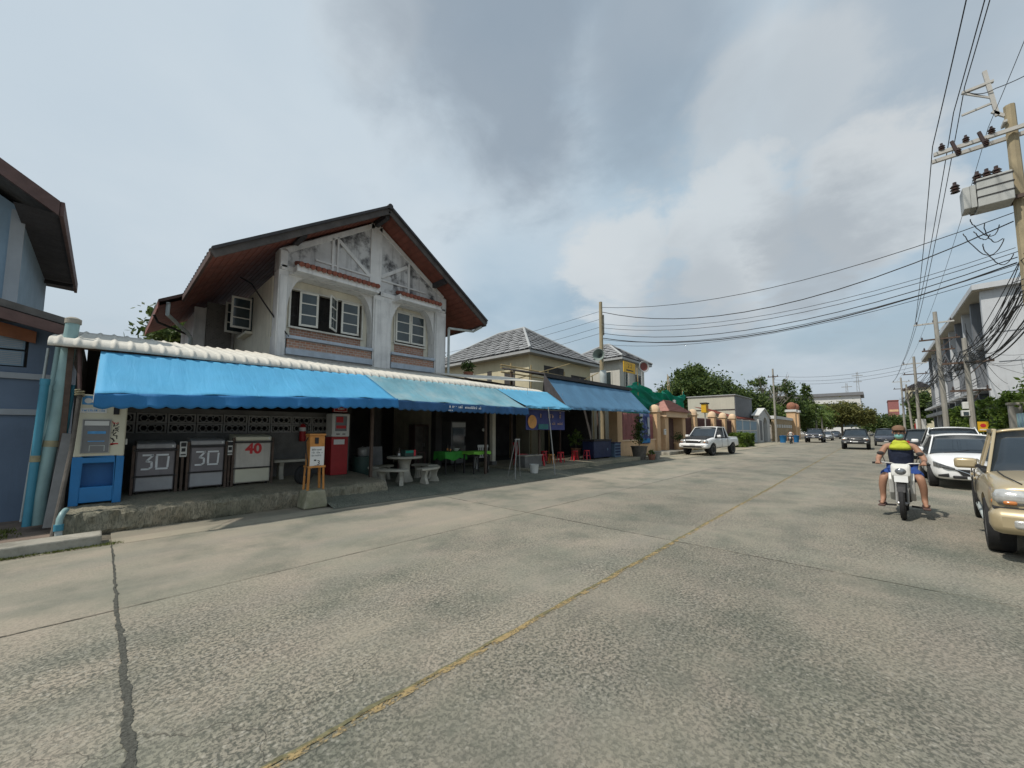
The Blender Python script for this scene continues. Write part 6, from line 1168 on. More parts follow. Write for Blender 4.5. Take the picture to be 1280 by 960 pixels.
def leaves_mesh(name, blobs, size, seed, per=36, boxy=False):
    rg = np.random.default_rng(seed); allv = []
    for (cx, cy, cz, rx, ry, rz, n) in blobs:
        k = max(1, n // per)
        if boxy: cc = rg.uniform(-1, 1, (k, 3)); ax = rg.integers(0, 3, k); sg = rg.choice([-1, 1], k); m_ = rg.random(k) < 0.75; cc[np.arange(k)[m_], ax[m_]] = sg[m_] * rg.uniform(0.86, 1.0, m_.sum())
        else: d = rg.normal(size=(k, 3)); d /= np.linalg.norm(d, axis=1)[:, None]; cc = d * (rg.random((k, 1)) ** 0.42)
        cc = cc * np.array([rx, ry, rz]) + np.array([cx, cy, cz]); cr = (0.19 if not boxy else 0.10) * min(rx, ry, rz) * rg.uniform(0.6, 1.4, (k, 1))
        cr = np.minimum(cr, 0.9)
        p = np.repeat(cc, per, 0) + rg.normal(size=(k * per, 3)) * np.repeat(cr, per, 0)
        a = rg.normal(size=(k * per, 3)); a /= np.linalg.norm(a, axis=1)[:, None]; b = rg.normal(size=(k * per, 3)); b -= a * (a * b).sum(1)[:, None]; b /= np.linalg.norm(b, axis=1)[:, None]
        s = size * rg.uniform(0.6, 1.3, (k * per, 1)); q = np.stack([p - a * s, p - b * s * 0.45, p + a * s, p + b * s * 0.45], 1); allv.append(q.reshape(-1, 3))
    v = np.concatenate(allv); nf = len(v) // 4; me = bpy.data.meshes.new(name); me.vertices.add(len(v)); me.vertices.foreach_set('co', v.ravel().astype(np.float32))
    me.loops.add(nf * 4); me.loops.foreach_set('vertex_index', np.arange(nf * 4, dtype=np.int32)); me.polygons.add(nf); me.polygons.foreach_set('loop_start', np.arange(0, nf * 4, 4, dtype=np.int32)); me.update(); me.validate(); return me
TREES = 'trees behind the walls and along the far road'
def tree(name, label, x, y, h, blobs, size, mat, seed, trunk_r=0.25, bark='bark', bare=0, group=TREES):
    """blobs: (dx, dy, z, rx, ry, rz, n)"""
    t = thing(name, label, 'tree', (x, y, -0.05), 0, group); r2 = random.Random(seed)
    me = leaves_mesh('crown', blobs, size, seed); me.materials.append(M[mat]); place('crown', me, t)
    q = MB(); z0 = min(b[2] - b[5] * 0.6 for b in blobs); q.tube([(0, 0, 0), (0.05 * h * 0.3, 0.1, z0 * 0.6), (0.1, 0.0, z0 + 0.8)], [trunk_r, trunk_r * 0.8, trunk_r * 0.6], 9)
    for b in blobs:
        q.tube([(0.1, 0, z0 + 0.3), (b[0] * 0.5 + r2.gauss(0, .2), b[1] * 0.5 + r2.gauss(0, .2), (z0 + b[2]) / 2), (b[0], b[1], b[2] + b[5] * 0.4)], [trunk_r * 0.5, trunk_r * 0.3, trunk_r * 0.08], 6)
    for k in range(bare):
        a = r2.uniform(0, 6.28); L = r2.uniform(0.3, 0.55) * h; e = Vector((math.cos(a) * L * 0.75, math.sin(a) * L * 0.75, h * r2.uniform(0.62, 0.97)))
        m_ = e * 0.5 + Vector((0, 0, 0.35 * h * 0.5)); q.tube([(0.1, 0, z0), m_, e], [trunk_r * 0.4, trunk_r * 0.22, 0.02], 5)
        for j in range(5): p = m_.lerp(e, r2.uniform(0.2, 1)); q.tube([p, p + Vector((r2.gauss(0, .7), r2.gauss(0, .7), r2.uniform(0.1, 1.2)))], [0.035, 0.012], 4)
    q.build('trunk', bark, t, smooth=True); return t
# ------------------------------------------------------------------ grey hip-roofed houses behind the shop
mk('grey_roof', (0.25, 0.255, 0.26), 0.15, 3, 0.75, 0.2, 30, dirt=0.35, dcol=(0.11, 0.11, 0.11)); mk('roof_edge', (0.34, 0.35, 0.35), 0.1, 3, 0.7, 0.1); mk('cream_wall', (0.54, 0.49, 0.34), 0.08, 1.2, 0.85, 0.15, dirt=0.3, dcol=(0.33, 0.30, 0.22), streak=0.25); mk('pale_wall', (0.52, 0.51, 0.46), 0.08, 1.2, 0.85, 0.15, dirt=0.3, dcol=(0.3, 0.28, 0.25), streak=0.25)
mk('bamboo', (0.36, 0.27, 0.13), 0.2, 5, 0.7, 0.1)
def hip_house(label, x0, x1, y0, y1, ze, zr, a, wall, wins, ov=0.55, zb=0):
    t = thing('hip_roof_house', label, 'house', ((x0 + x1) / 2, (y0 + y1) / 2, 0), 0, 'grey roofed houses behind the shop'); o = tuple(t.location); B = lambda: MB(o)
    q = B(); q.box(x0 + ov, x1 - ov, y0 + ov, y1 - ov, 0, ze - 0.18); q.build('wall', wall, t)
    q = B(); q.box(x0 + 0.02, x1 - 0.02, y0 + 0.02, y1 - 0.02, ze - 0.2, ze - 0.04); q.build('eave_board', 'roof_edge', t)
    P = [(x0, y0, ze), (x1, y0, ze), (x1, y1, ze), (x0, y1, ze)]; xc = (x0 + x1) / 2; r0 = (xc, y0 + a, zr); r1 = (xc, y1 - a, zr)
    if (x1 - x0) > (y1 - y0): yc = (y0 + y1) / 2; r0 = (x0 + a, yc, zr); r1 = (x1 - a, yc, zr)
    if (x1 - x0) <= (y1 - y0): faces = [(P[0], P[1], r0, r0), (P[1], P[2], r1, r0), (P[2], P[3], r1, r1), (P[3], P[0], r0, r1)]
    else: faces = [(P[0], P[1], r1, r0), (P[1], P[2], r1, r1), (P[2], P[3], r0, r1), (P[3], P[0], r0, r0)]
    for A_, B_, C_, D_ in faces:                # each slope in overlapping courses of small tiles
        A_, B_, C_, D_ = map(Vector, (A_, B_, C_, D_)); nrm = (B_ - A_).cross((C_ if C_ != B_ else D_) - A_).normalized()
        if nrm.z < 0: nrm = -nrm
        q = B(); L = ((A_ + B_) / 2 - (C_ + D_) / 2).length; n = int(L / 0.42)
        for k in range(n):
            u0, u1 = k / n, (k + 1.15) / n; u1 = min(u1, 1); l0, l1 = A_.lerp(D_, u0), B_.lerp(C_, u0); h0, h1 = A_.lerp(D_, u1), B_.lerp(C_, u1); w_ = (l1 - l0).length; m_ = max(1, int(w_ / 0.42))
            for j in range(m_):
                f0, f1 = j / m_ + 0.018 / max(w_, .3), (j + 1) / m_ - 0.018 / max(w_, .3); lift = 0.07 + 0.02 * ((j * 7 + k * 3) % 5 - 2) * 0.5
                q.add([l0.lerp(l1, f0) + nrm * lift, l0.lerp(l1, f1) + nrm * lift, h0.lerp(h1, f1) + nrm * 0.008, h0.lerp(h1, f0) + nrm * 0.008], [(0, 1, 2, 3)])
        q.add([A_, B_, C_, D_] if C_ != D_ else [A_, B_, C_], [(0, 1, 2, 3) if C_ != D_ else (0, 1, 2)])
        s_ = q.build('roof_tiles', 'grey_roof', t); s_['kind'] = 'stuff'
    q = B()
    for p, r_ in ((P[0], r0), (P[1], r0 if (x1 - x0) <= (y1 - y0) else r1), (P[2], r1), (P[3], r1 if (x1 - x0) <= (y1 - y0) else r0), (r0, r1)): q.tube([Vector(p) + Vector((0, 0, .04)), Vector(r_) + Vector((0, 0, .05))], 0.09, 8)
    q.build('hip_ridge', 'roof_edge', t, smooth=True)
    for (face, a0, a1, z0, z1, kind) in wins:
        q = B(); e = 0.03
        if face == 'y': q.box(a0, a1, y0 + ov - e, y0 + ov - 0.002, z0, z1)
        else: q.box(x0 + ov - e, x0 + ov - 0.002, a0, a1, z0, z1)
        w_ = q.build('window', 'dark_glass' if kind else 'shade_dark', t)  # unglazed openings are flat sheets with the shade in their colour
        if kind:
            q = B()
            for (b0, b1, c0, c1) in ((a0 - .06, a1 + .06, z1, z1 + .06), (a0 - .06, a1 + .06, z0 - .06, z0), (a0 - .06, a0, z0, z1), (a1, a1 + .06, z0, z1), ((a0 + a1) / 2 - .03, (a0 + a1) / 2 + .03, z0, z1)):
                if face == 'y': q.box(b0, b1, y0 + ov - .06, y0 + ov - .031, c0, c1)
                else: q.box(x0 + ov - .06, x0 + ov - .031, b0, b1, c0, c1)
            q.build('frame', 'white_frame', w_)
    return t
hip_house('unfinished cream house with a grey tiled hip roof behind the gable house', 16.9, 24.9, 14.4, 25, 6.4, 9.1, 4.0, 'cream_wall', [('x', 16.1, 17.0, 4.4, 5.3, 0), ('x', 18.2, 18.6, 4.6, 5.5, 0), ('x', 20.3, 20.6, 4.7, 5.3, 0), ('y', 18.9, 21.0, 4.3, 5.7, 0), ('y', 21.9, 23.8, 4.3, 5.4, 0)])
hip_house('smaller pale house with a grey hip roof behind the utility pole', 25.6, 30.8, 13.0, 18.5, 7.0, 8.6, 2.5, 'pale_wall', [('y', 26.9, 27.5, 4.8, 6.1, 1), ('y', 28.5, 29.6, 4.9, 6.0, 1), ('x', 14.2, 15.0, 4.8, 6.0, 1)], 0.5)
sc_ = thing('scaffolding', 'bamboo scaffolding poles before the unfinished cream house', 'scaffolding', (19, 14.0, 0))
for k in range(6):
    q = MB((19, 14.0, 0)); x = 15.0 + k * 1.7; q.cyl((x, 14.2, 0), (x + rnd.uniform(-.1, .1), 14.2, 5.2 + rnd.uniform(-.3, .3)), 0.04, n=6); q.build('upright', 'bamboo', sc_)
for z in (4.62, 4.85, 5.0):
    q = MB((19, 14.0, 0)); q.tube([(14.2, 14.12, z + .05), (17.5, 14.12, z + rnd.uniform(-.1, .1)), (24.2, 14.12, z - 0.05)], 0.04, 6); q.build('ledger', 'bamboo', sc_)
q = MB((19, 14.0, 0)); q.tube([(15, 14.08, 4.3), (20.5, 14.08, 5.9)], .03, 6); q.tube([(20, 14.06, 4.2), (24, 14.06, 5.7)], .03, 6); q.build('brace', 'bamboo', sc_)

# ------------------------------------------------------------------ poles
mk('pole_concrete', (0.33, 0.275, 0.175), 0.12, 2, 0.9, 0.3, 40, dirt=0.4, dcol=(0.17, 0.15, 0.11), streak=0.3); mk('pole_grey', (0.30, 0.285, 0.25), 0.12, 2, 0.9, 0.3, 40, dirt=0.4, dcol=(0.14, 0.13, 0.11), streak=0.3)
mk('transformer_paint', (0.40, 0.41, 0.39), 0.1, 3, 0.5, 0.1, dirt=0.35, streak=0.3); mk('ceramic', (0.05, 0.032, 0.028), 0.2, 8, 0.25, 0.0); mk('galv_arm', (0.42, 0.41, 0.38), 0.12, 4, 0.6, 0.1, dirt=0.3); mk('cable_black', (0.016, 0.016, 0.018), 0.2, 6, 0.6, 0)
mk('sign_yellow', (0.62, 0.36, 0.02), 0.1, 4, 0.5, 0.03); mk('horn_grey', (0.20, 0.25, 0.23), 0.15, 4, 0.6, 0.1); mk('horn_red', (0.17, 0.05, 0.04), 0.15, 4, 0.6, 0.1)
def insul(q, p, up=Vector((0, 0, 1)), s=1.0):
    p = Vector(p)
    for k in range(3): q.cyl(p + up * (0.06 * k) * s, p + up * (0.06 * k + 0.035) * s, 0.075 * s, 0.05 * s, n=10)
    q.cyl(p, p + up * 0.22 * s, 0.03 * s, n=8)
def pole(label, x, y, h, mat='pole_concrete', r=0.15, lean=(0, 0), arms=(), group='utility poles'):
    t = thing('utility_pole', label, 'pole', (x, y, 0), 0, group); q = MB(); q.tube([(0, 0, -0.1), (lean[0] * .5, lean[1] * .5, h * .5), (lean[0], lean[1], h)], [r, r * .82, r * .66], 8); q.build('shaft', mat, t, smooth=True)
    for (z, y0, y1, mt) in arms:
        q = MB(); q.box(-.06, .06, y0, y1, z - .05, z + .05); ar = q.build('cross_arm', mt, t); q = MB()
        n = 3
        for k in range(n): insul(q, (0, y0 + (y1 - y0) * (0.08 + .84 * k / (n - 1)), z + .05), s=.9)
        q.build('insulator', 'ceramic', ar, smooth=True)
        q = MB(); q.bar((0.05, y0 + .35, z - .05), (0.05, 0.1, z - .8), .04, .04); q.build('brace', mt, ar)
    return t
p1 = pole('tall weathered pole with a loudspeaker behind the steel blue awning', 20.9, 12.0, 9.6, 'pole_concrete', 0.16)
q = MB(); q.box(-.05, .25, -.1, -.06, 8.1, 8.2); q.box(.12, .16, -.14, -.04, 7.5, 8.8); q.build('wire_bracket', 'galv_arm', p1)
hn = thing('loudspeaker', 'grey green horn loudspeaker mounted on the tall weathered pole', 'loudspeaker', (20.6, 11.85, 6.1), R(195)); q = MB(); q.lathe([(0.06, -.1), (0.08, .1), (.16, .35), (.34, .62), (.36, .62), (.18, .33), (.1, .08)], (0, 0, 0), 22, 'x'); q.build('horn', 'horn_grey', hn, smooth=True); q = MB(); q.cyl((-.25, 0, 0), (-.05, 0, 0), .11, n=14); q.bar((-.1, 0, -.05), (-.25, 0.0, -.3), .05, .05); q.build('driver', 'horn_grey', hn, smooth=True)
mb = thing('meter_drum', 'pale grey cylinder strapped to the tall weathered pole', 'drum', (20.6, 11.75, 4.3)); q = MB(); q.lathe([(0, 0), (.19, 0), (.2, .03), (.2, .85), (.17, .92), (0, .95)], n=18); q.build('case', 'steel_pipe', mb, smooth=True)
ys = thing('yellow_sign', 'yellow sign with two dark characters above the green netting', 'sign', (24.4, 11.9, 5.5)); q = MB(); q.box(-.85, .85, -.03, .03, 0, .72); q.build('board', 'sign_yellow', ys, bevel=.01); q = MB()
for s in (-.28, .12):
    for a_, b_ in (((s, .58), (s + .18, .58)), ((s + .18, .58), (s + .18, .46)), ((s + .18, .46), (s, .36)), ((s, .36), (s + .2, .36))): q.bar((a_[0], -.033, a_[1]), (b_[0], -.033, b_[1]), .03, .006, (0, 1, 0))
q.build('lettering', 'brown_board', ys); q = MB(); q.box(-.5, .5, -.036, -.0301, .12, .2); q.build('rule', 'print_black', ys); q = MB(); q.cyl((0, .06, -5.5), (0, .06, .7), .035, n=8); q.build('post', 'galv_arm', ys)
rh = thing('round_horn', 'dark red round horn on a white post beside the yellow sign', 'loudspeaker', (26.7, 12.0, 6.2), R(-122)); q = MB(); q.lathe([(0.05, -.3), (0.08, -.05), (.2, .12), (.40, .22), (.42, .20), (.22, .08), (.1, -.08)], (0, 0, 0), 24, 'x'); q.build('horn', 'roof_edge', rh, smooth=True); q = MB(); q.lathe([(0, .10), (.30, .18), (.30, .17), (0, .08)], (0, 0, 0), 24, 'x'); q.build('mouth', 'horn_red', rh, smooth=True); q = MB(); q.cyl((-.1, 0, -6.2), (-.1, 0, 0), .04, n=8); q.build('post', 'roof_edge', rh)

pR = pole('big concrete pole carrying a transformer beside the townhouses', 19.7, -3.85, 12.2, 'pole_concrete', 0.19, (0, 0), ())
q = MB(); q.box(-.2, .2, .1, .18, 11.6, 11.68); q.box(-.05, .05, .25, .95, 13.2, 13.28); q.bar((0, .25, 12.0), (0, .42, 13.7), .08, .1); q.bar((0, .95, 13.24), (0, .35, 12.7), .05, .05); q.bar((0, .3, 12.5), (0, 1.0, 12.45), .06, .06); q.bar((0, .1, 11.9), (0, .35, 12.2), .08, .08); q.build('top_bracket', 'galv_arm', pR)
for z, a0, a1 in ((11.25, -.8, 1.75), (9.0, -.5, 1.0)):
    q = MB(); q.box(.2, .30, a0, a1, z - .06, z + .06); q.build('cross_arm', 'galv_arm' if z > 10 else 'rust_steel', pR); q = MB(); q.box(-.30, -.2, a0, a1, z - .06, z + .06); ar = q.build('cross_arm', 'galv_arm' if z > 10 else 'rust_steel', pR); q = MB()
    if z > 10:
        for yy in (0.45, 1.0, 1.55): insul(q, (-.25, yy, z + .06), s=1.2)
        for yy in (0.6, 1.2): q.cyl((-.35, yy, z - .35), (-.3, yy + .12, z + .25), .05, n=8); insul(q, (-.36, yy, z - .3), s=1.0)
        q.build('insulator', 'ceramic', ar, smooth=True)
tf = thing('transformer', 'pale grey electrical transformer hung on the big concrete pole', 'transformer', (19.5, -3.25, 8.82)); q = MB(); q.box(-.35, .35, -.42, .32, .05, 1.0); q.build('tank', 'transformer_paint', tf, bevel=.02); q = MB()
for z in (.35, .62, .9): q.box(-.37, .37, -.44, .34, z, z + .03)
q.build('rib', 'iron', tf)
for k in range(6): q = MB(); q.box(-.30 + k * .11, -.26 + k * .11, .34, .46, .1, .85); q.build('fin', 'transformer_paint', tf)
q = MB(); q.box(-.3, .3, .46, .62, .1, .85); q.build('side_tank', 'transformer_paint', tf, bevel=.02)
for k, yy in enumerate((-.15, .05, .25, .75)): q = MB(); insul(q, (-.1, yy, 1.0 if k < 3 else .85), s=1.6); q.build('bushing', 'ceramic', tf, smooth=True)
pole('concrete pole with tangled cross arms further along the townhouses', 41.1, -3.85, 10.2, 'pole_grey', 0.17, (-.1, .1), ((9.4, -.8, 1.2, 'galv_arm'), (8.2, -1.0, 1.0, 'rust_steel'), (7.4, -.7, .9, 'rust_steel')))
pole('short concrete pole with a white meter box before the clipped hedge', 31.2, -3.85, 6.5, 'pole_grey', 0.14, (-.08, .05), ((5.2, -.9, .9, 'rust_steel'), (3.7, -.7, .7, 'rust_steel')))
pole('far concrete pole near the yellow house', 63, -3.85, 10.0, 'pole_grey', 0.17, (0, 0), ((9.2, -1.0, 1.0, 'galv_arm'), (8.0, -1.0, 1.0, 'rust_steel')))
pole('thin slanted pole beyond the townhouses', 76, -4.0, 8.0, 'pole_grey', 0.14, (.5, .3), ((7.2, -.8, .8, 'rust_steel'),))
pole('most distant pole with two cross arms on the pavement', 92, -3.9, 10.5, 'pole_grey', 0.17, (0, 0), ((9.8, -1.1, 1.1, 'galv_arm'), (8.6, -1.0, 1.0, 'rust_steel')))
pole('slim pole before the white arched gate', 61.5, 9.45, 9.9, 'pole_grey', 0.15, (.1, 0), ((8.8, -.6, .6, 'rust_steel'),))
mx_ = thing('meter_box', 'white meter box strapped round the short concrete pole', 'meter box', (31.2, -3.72, 2.35)); q = MB(); q.box(-.17, .17, -.04, .26, 0, .3); q.build('case', 'white_plastic', mx_, bevel=.02); q = MB(); q.box(-.14, .14, -.02, .2, .38, .75); q.build('upper_case', 'white_plastic', mx_, bevel=.02); q = MB(); q.box(-.2, -.17, .02, .2, .05, .22); q.build('window', 'dark_glass', mx_)
os_ = thing('pole_notice', 'small orange notice fixed beside the short concrete pole', 'sign', (30.9, -4.12, 1.55)); q = MB(); q.box(-.02, .02, -.18, .18, 0, .5); q.build('board', 'sign_yellow', os_); q = MB(); q.lathe([(0, -.005), (.1, -.005), (.1, 0)], (-.021, 0, .3), 14, 'x'); q.build('mark', 'print_red', os_); q = MB(); q.box(-.026, -.0205, -.12, .12, .06, .12); q.build('strip', 'sticker_white', os_); q = MB(); q.cyl((.04, 0, -1.45), (.04, 0, .4), .02, n=6); q.build('post', 'galv', os_)

# ------------------------------------------------------------------ overhead wires, each a run of its own
def wire(label, pts, sag, r=0.012, group=None, cat='cable'):
    q = MB(pts[0]); P = []
    for a, b in zip(pts[:-1], pts[1:]):
        a, b = Vector(a), Vector(b); n = 14
        for k in range(n + (b == Vector(pts[-1]))): u = k / n; p = a.lerp(b, u); p.z -= 4 * sag * u * (1 - u); P.append(p)
    q.tube(P, r, 5); o = q.build('cable', 'cable_black', smooth='all'); o.location = pts[0]; return tag(o, label, cat, group)
HV = 'high voltage lines along the street'
for k, (dy, dz) in enumerate(((1.75, 11.6), (1.2, 12.55), (0.9, 13.32), (0.5, 11.6))):
    wire('high voltage line running along the street past the transformer pole', [(-1.8, -3.85 + dy, dz), (19.5, -3.85 + dy, dz), (41.1, -3.85 + min(dy, 1.1), 9.65 + (.3 if k == 2 else 0)), (63, -3.85 + min(dy, .95), 9.4), (92, -3.9 + min(dy, .95), 9.95)], 0.28, 0.014 if k != 3 else 0.008, HV)
CR = 'cables crossing the street from pole to pole'
for k, (zl, zr, sg, r_) in enumerate(((9.25, 8.6, .9, .014), (8.95, 8.35, 1.5, .02), (8.2, 7.5, 1.0, .010), (7.95, 7.3, 1.0, .012), (7.6, 7.15, 1.1, .016), (7.3, 7.0, 1.15, .024), (7.2, 6.9, 1.0, .012), (6.9, 6.75, .9, .010))):
    wire('%s cable from the top crossing from the loudspeaker pole to the transformer pole' % ('first second third fourth fifth sixth seventh eighth'.split()[k]), [(20.95, 11.9, zl), (19.7 + (k % 3) * .1, -3.7, zr)], sg, r_, CR)
BK = 'cables behind the loudspeaker pole'
for k, z in enumerate((9.0, 8.5, 8.0, 7.6)): wire('thin cable running back from the loudspeaker pole over the grey roofs', [(20.85, 12.1, z), (14.0 + k * .3, 40, z - 1.5)], .8, .010, BK)
TG = 'telephone cables sagging along the townhouse side'; r2 = random.Random(11)
for k in range(22):
    y0 = -3.85 + r2.uniform(-.25, .35); z = 5.4 + 1.9 * r2.random(); wire('black telephone cable sagging along the townhouse side of the street', [(8.0, y0, z + .2), (19.7, y0, z), (31.2, y0 + r2.uniform(-.2, .3), 5.0 + r2.random() * .9), (41.1, y0, 5.4 + 1.6 * r2.random()), (63, y0, 5.8 + 1.4 * r2.random()), (92, y0, 6 + 1.2 * r2.random())], r2.uniform(.15, .8), r2.choice((.010, .013, .018, .024)), TG)
SW = 'service cables from the poles to the townhouses'
for k in range(20): wire('service cable strung from a street pole to the townhouse front', [(19.7 if k < 7 else 31.2, -3.9, 5.2 + 2.2 * r2.random()), ((45.2 + r2.uniform(0, 22), -6.9, 3.6 + 5.5 * r2.random()) if k % 2 else (44.5, -7.2 - r2.uniform(0, 3.5), 4.0 + 7.0 * r2.random()))], r2.uniform(.2, .9), .011, SW)
LP = 'spare cable loops under the transformer'
for k in range(5):
    c = Vector((19.6 + r2.uniform(-.2, .2), -3.35 + r2.uniform(-.5, .45), 7.6 + r2.uniform(-.5, .8))); rr = r2.uniform(.15, .45); ph = r2.uniform(2.6, 4.4)
    q = MB(c); q.tube([c + Vector((r2.uniform(-.05, .05), rr * math.cos(ph + a), rr * 1.2 * math.sin(ph + a) * (1 + .5 * math.sin(a * 1.7)) + a * .12)) for a in [(2.2 + .25 * k) * j / 16 for j in range(17)]], .014, 5); o = q.build('cable_loop', 'cable_black', smooth='all'); o.location = c; tag(o, 'loop of spare black cable hanging under the transformer', 'cable', LP)
wire('green earth cable curling from the top of the transformer pole', [(19.7, -2.95, 13.3), (19.6, -3.6, 12.9), (19.6, -5.2, 13.4)], .15, .014)
FW = 'far cables crossing the road end'
for k, z in enumerate((9.3, 8.8, 8.4)): wire('cable crossing the far road beside the white arched gate', [(61.6, 9.4, z - .4), (63, -3.8, z)], .7, .016, FW)

# ------------------------------------------------------------------ peach wall, gatehouse, netting
mk('peach', (0.60, 0.40, 0.23), 0.08, 2, 0.85, 0.2, 50, dirt=0.3, dcol=(0.36, 0.24, 0.15), streak=0.25); mk('peach_light', (0.64, 0.47, 0.31), 0.06, 2, 0.85, 0.2, 50, streak=0.2, dcol=(0.4, 0.28, 0.18)); mk('picket_pink', (0.27, 0.105, 0.10), 0.12, 3, 0.7, 0.1); mk('picket_dark', (0.085, 0.035, 0.032), 0.15, 3, 0.7, 0.1); mk('pink_tile', (0.34, 0.17, 0.14), 0.15, 6, 0.8, 0.3)
WY = 11.0
pw = thing('peach_wall', 'peach boundary wall with pickets between round capped pillars', 'wall', (36, WY, 0)); B = lambda: MB((36, WY, 0))
def pillar(x, h=2.85, w_=.30):
    q = B(); q.box(x - w_, x + w_, WY - .28, WY + .28, 0, h); o = q.build('pillar', 'peach', pw, bevel=.02); q = B(); q.box(x - w_ - .08, x + w_ + .08, WY - .36, WY + .36, h, h + .10); q.lathe([(w_ * 1.2, 0), (w_ * 1.22, .08), (w_ * 1.0, .28), (w_ * .6, .40), (0, .45)], (x, WY, h + .10), 18); q.build('cap', 'peach_light', o, smooth=True)
for x in (20.6, 26.2, 33.9, 39.2, 42.8, 46.4): pillar(x)
for x0, x1, m_, base in ((20.9, 25.9, 'picket_pink', .95), (31.3, 33.6, 'picket_dark', .95), (34.2, 38.9, 'picket_dark', .95), (39.5, 42.5, 'picket_dark', .95), (43.1, 46.1, 'picket_dark', .95)):
    q = B(); q.box(x0, x1, WY - .12, WY + .12, 0, base); q.build('dwarf_wall', 'peach', pw); q = B(); q.box(x0, x1, WY - .17, WY + .17, base, base + .08); q.build('coping', 'peach_light', pw)
    me = None; n = int((x1 - x0) / .17)
    b_ = MB(); b_.box(-.055, .055, -.02, .02, 0, 1.60); b_.add([(-.055, -.02, 1.6), (.055, -.02, 1.6), (.055, .02, 1.6), (-.055, .02, 1.6), (0, 0, 1.68)], [(0, 1, 4), (1, 2, 4), (2, 3, 4), (3, 0, 4)]); me = b_.mesh('picket'); me.materials.append(M[m_])
    for k in range(n): place('picket', me, pw, loc=(x0 + .1 + k * .17 - 36, 0, base + .08))
    q = B(); q.box(x0, x1, WY + .025, WY + .06, base + .35, base + .42); q.box(x0, x1, WY + .025, WY + .06, base + 1.3, base + 1.37); q.build('rail', m_, pw)
gh = thing('gatehouse', 'small peach gate porch with a pink tiled roof in the boundary wall', 'gatehouse', (29.0, WY, 0)); B = lambda: MB((29.0, WY, 0))
for x in (27.3, 30.7): q = B(); q.box(x - .32, x + .32, WY - .4, WY + .5, 0, 2.55); q.build('post', 'peach', gh, bevel=.02)
q = B(); q.box(26.9, 31.1, WY - .55, WY + .8, 2.55, 2.95); q.build('beam', 'peach_light', gh, bevel=.02)
q = B(); q.add([(26.7, WY - .8, 2.95), (31.3, WY - .8, 2.95), (31.3, WY + 1.2, 2.95), (26.7, WY + 1.2, 2.95), (28.3, WY + .2, 3.85), (29.7, WY + .2, 3.85)], [(0, 1, 5, 4), (1, 2, 5), (2, 3, 4, 5), (3, 0, 4), (0, 3, 2, 1)]); q.build('roof', 'pink_tile', gh)
q = B()
for k in range(8): u = (k + .3) / 8; q.bar((26.72 + 1.6 * u, WY - .8 + 1.0 * u, 2.96 + .9 * u + .02), (31.28 - 1.6 * u, WY - .8 + 1.0 * u, 2.96 + .9 * u + .02), .06, .03)
q.build('roof_course', 'pink_tile', gh)
q = B(); q.box(27.62, 30.38, WY + .3, WY + .36, 0, 2.5); q.build('back_door', 'brown_board', gh)
for k, (x, lb) in enumerate(((26.75, 'white mailbox on the peach gate post'),)): t = thing('mailbox', lb, 'mailbox', (x, WY - .5, 1.3)); q = MB(); q.box(-.14, .14, 0, .08, 0, .4); q.build('case', 'white_plastic', t, bevel=.01); q = MB(); q.box(-.1, .1, -.004, .001, .28, .31); q.build('slot', 'print_black', t)
mk('banner_blue', (0.03, 0.06, 0.19), 0.5, 3, 0.6, 0.05, 8, dirt=0.6, dcol=(0.25, 0.33, 0.42), dscale=3.0)
b2 = thing('wall_banner', 'tall dark blue picture banner tied to the pink pickets', 'banner', (24.1, WY - .22, .75)); q = MB(); q.sheet(lambda u, v: (-.75 + 1.5 * u, .02 * math.sin(u * 7 + v * 3), 1.95 * v), 12, 12, .004, (0, 1, 0)); q.build('cloth', 'banner_blue', b2, smooth='all'); r3 = random.Random(2); q = MB()
for k in range(26): q.obox((r3.gauss(0, .3), -.03, r3.uniform(.2, 1.8)), (r3.uniform(.1, .35), .004, r3.uniform(.04, .12)), (0, r3.uniform(-1.2, 1.2), 0))
q.build('print', 'banner_navy', b2); q = MB(); q.box(-.7, .7, -.032, -.026, .06, .32); q.build('strip', 'awning_valance', b2); q = MB(); q.box(-.7, -.3, -.03, -.026, 1.3, 1.9); q.build('light_patch', 'grey_band', b2); q = MB(); q.box(.35, .68, -.03, -.026, .5, 1.7); q.build('light_patch', 'grey_band', b2)
lm = thing('street_lantern', 'yellow lantern on a post behind the white pickup', 'lantern', (35.2, 10.4, 0)); q = MB(); q.cyl((0, 0, 0), (0, 0, 3.1), .05, n=8); q.build('post', 'galv_arm', lm); q = MB(); q.box(-.35, .35, -.2, .2, 3.1, 3.85); q.build('lamp_case', 'sign_yellow', lm, bevel=.03); q = MB(); q.box(-.25, .25, -.21, -.2005, 3.2, 3.7); q.build('panel', 'orange_wood', lm); q = MB(); q.box(-.42, .42, -.26, .26, 3.85, 3.95); q.build('cap', 'iron', lm)
nm = bpy.data.materials.new('net'); nm.use_nodes = True; M['net'] = nm; nb_ = nm.node_tree.nodes['Principled BSDF']; nb_.inputs['Base Color'].default_value = (0.012, 0.21, 0.155, 1); nb_.inputs['Roughness'].default_value = .85; nb_.inputs['Base Color'].default_value = (0.016, 0.30, 0.215, 1); tr_n = nm.node_tree.nodes.new('ShaderNodeBsdfTranslucent'); tr_n.inputs[0].default_value = (0.02, 0.42, 0.30, 1); mx_n = nm.node_tree.nodes.new('ShaderNodeMixShader'); mx_n.inputs[0].default_value = .5; nm.node_tree.links.new(nb_.outputs[0], mx_n.inputs[1]); nm.node_tree.links.new(tr_n.outputs[0], mx_n.inputs[2]); nm.node_tree.links.new(mx_n.outputs[0], nm.node_tree.nodes['Material Output'].inputs[0])
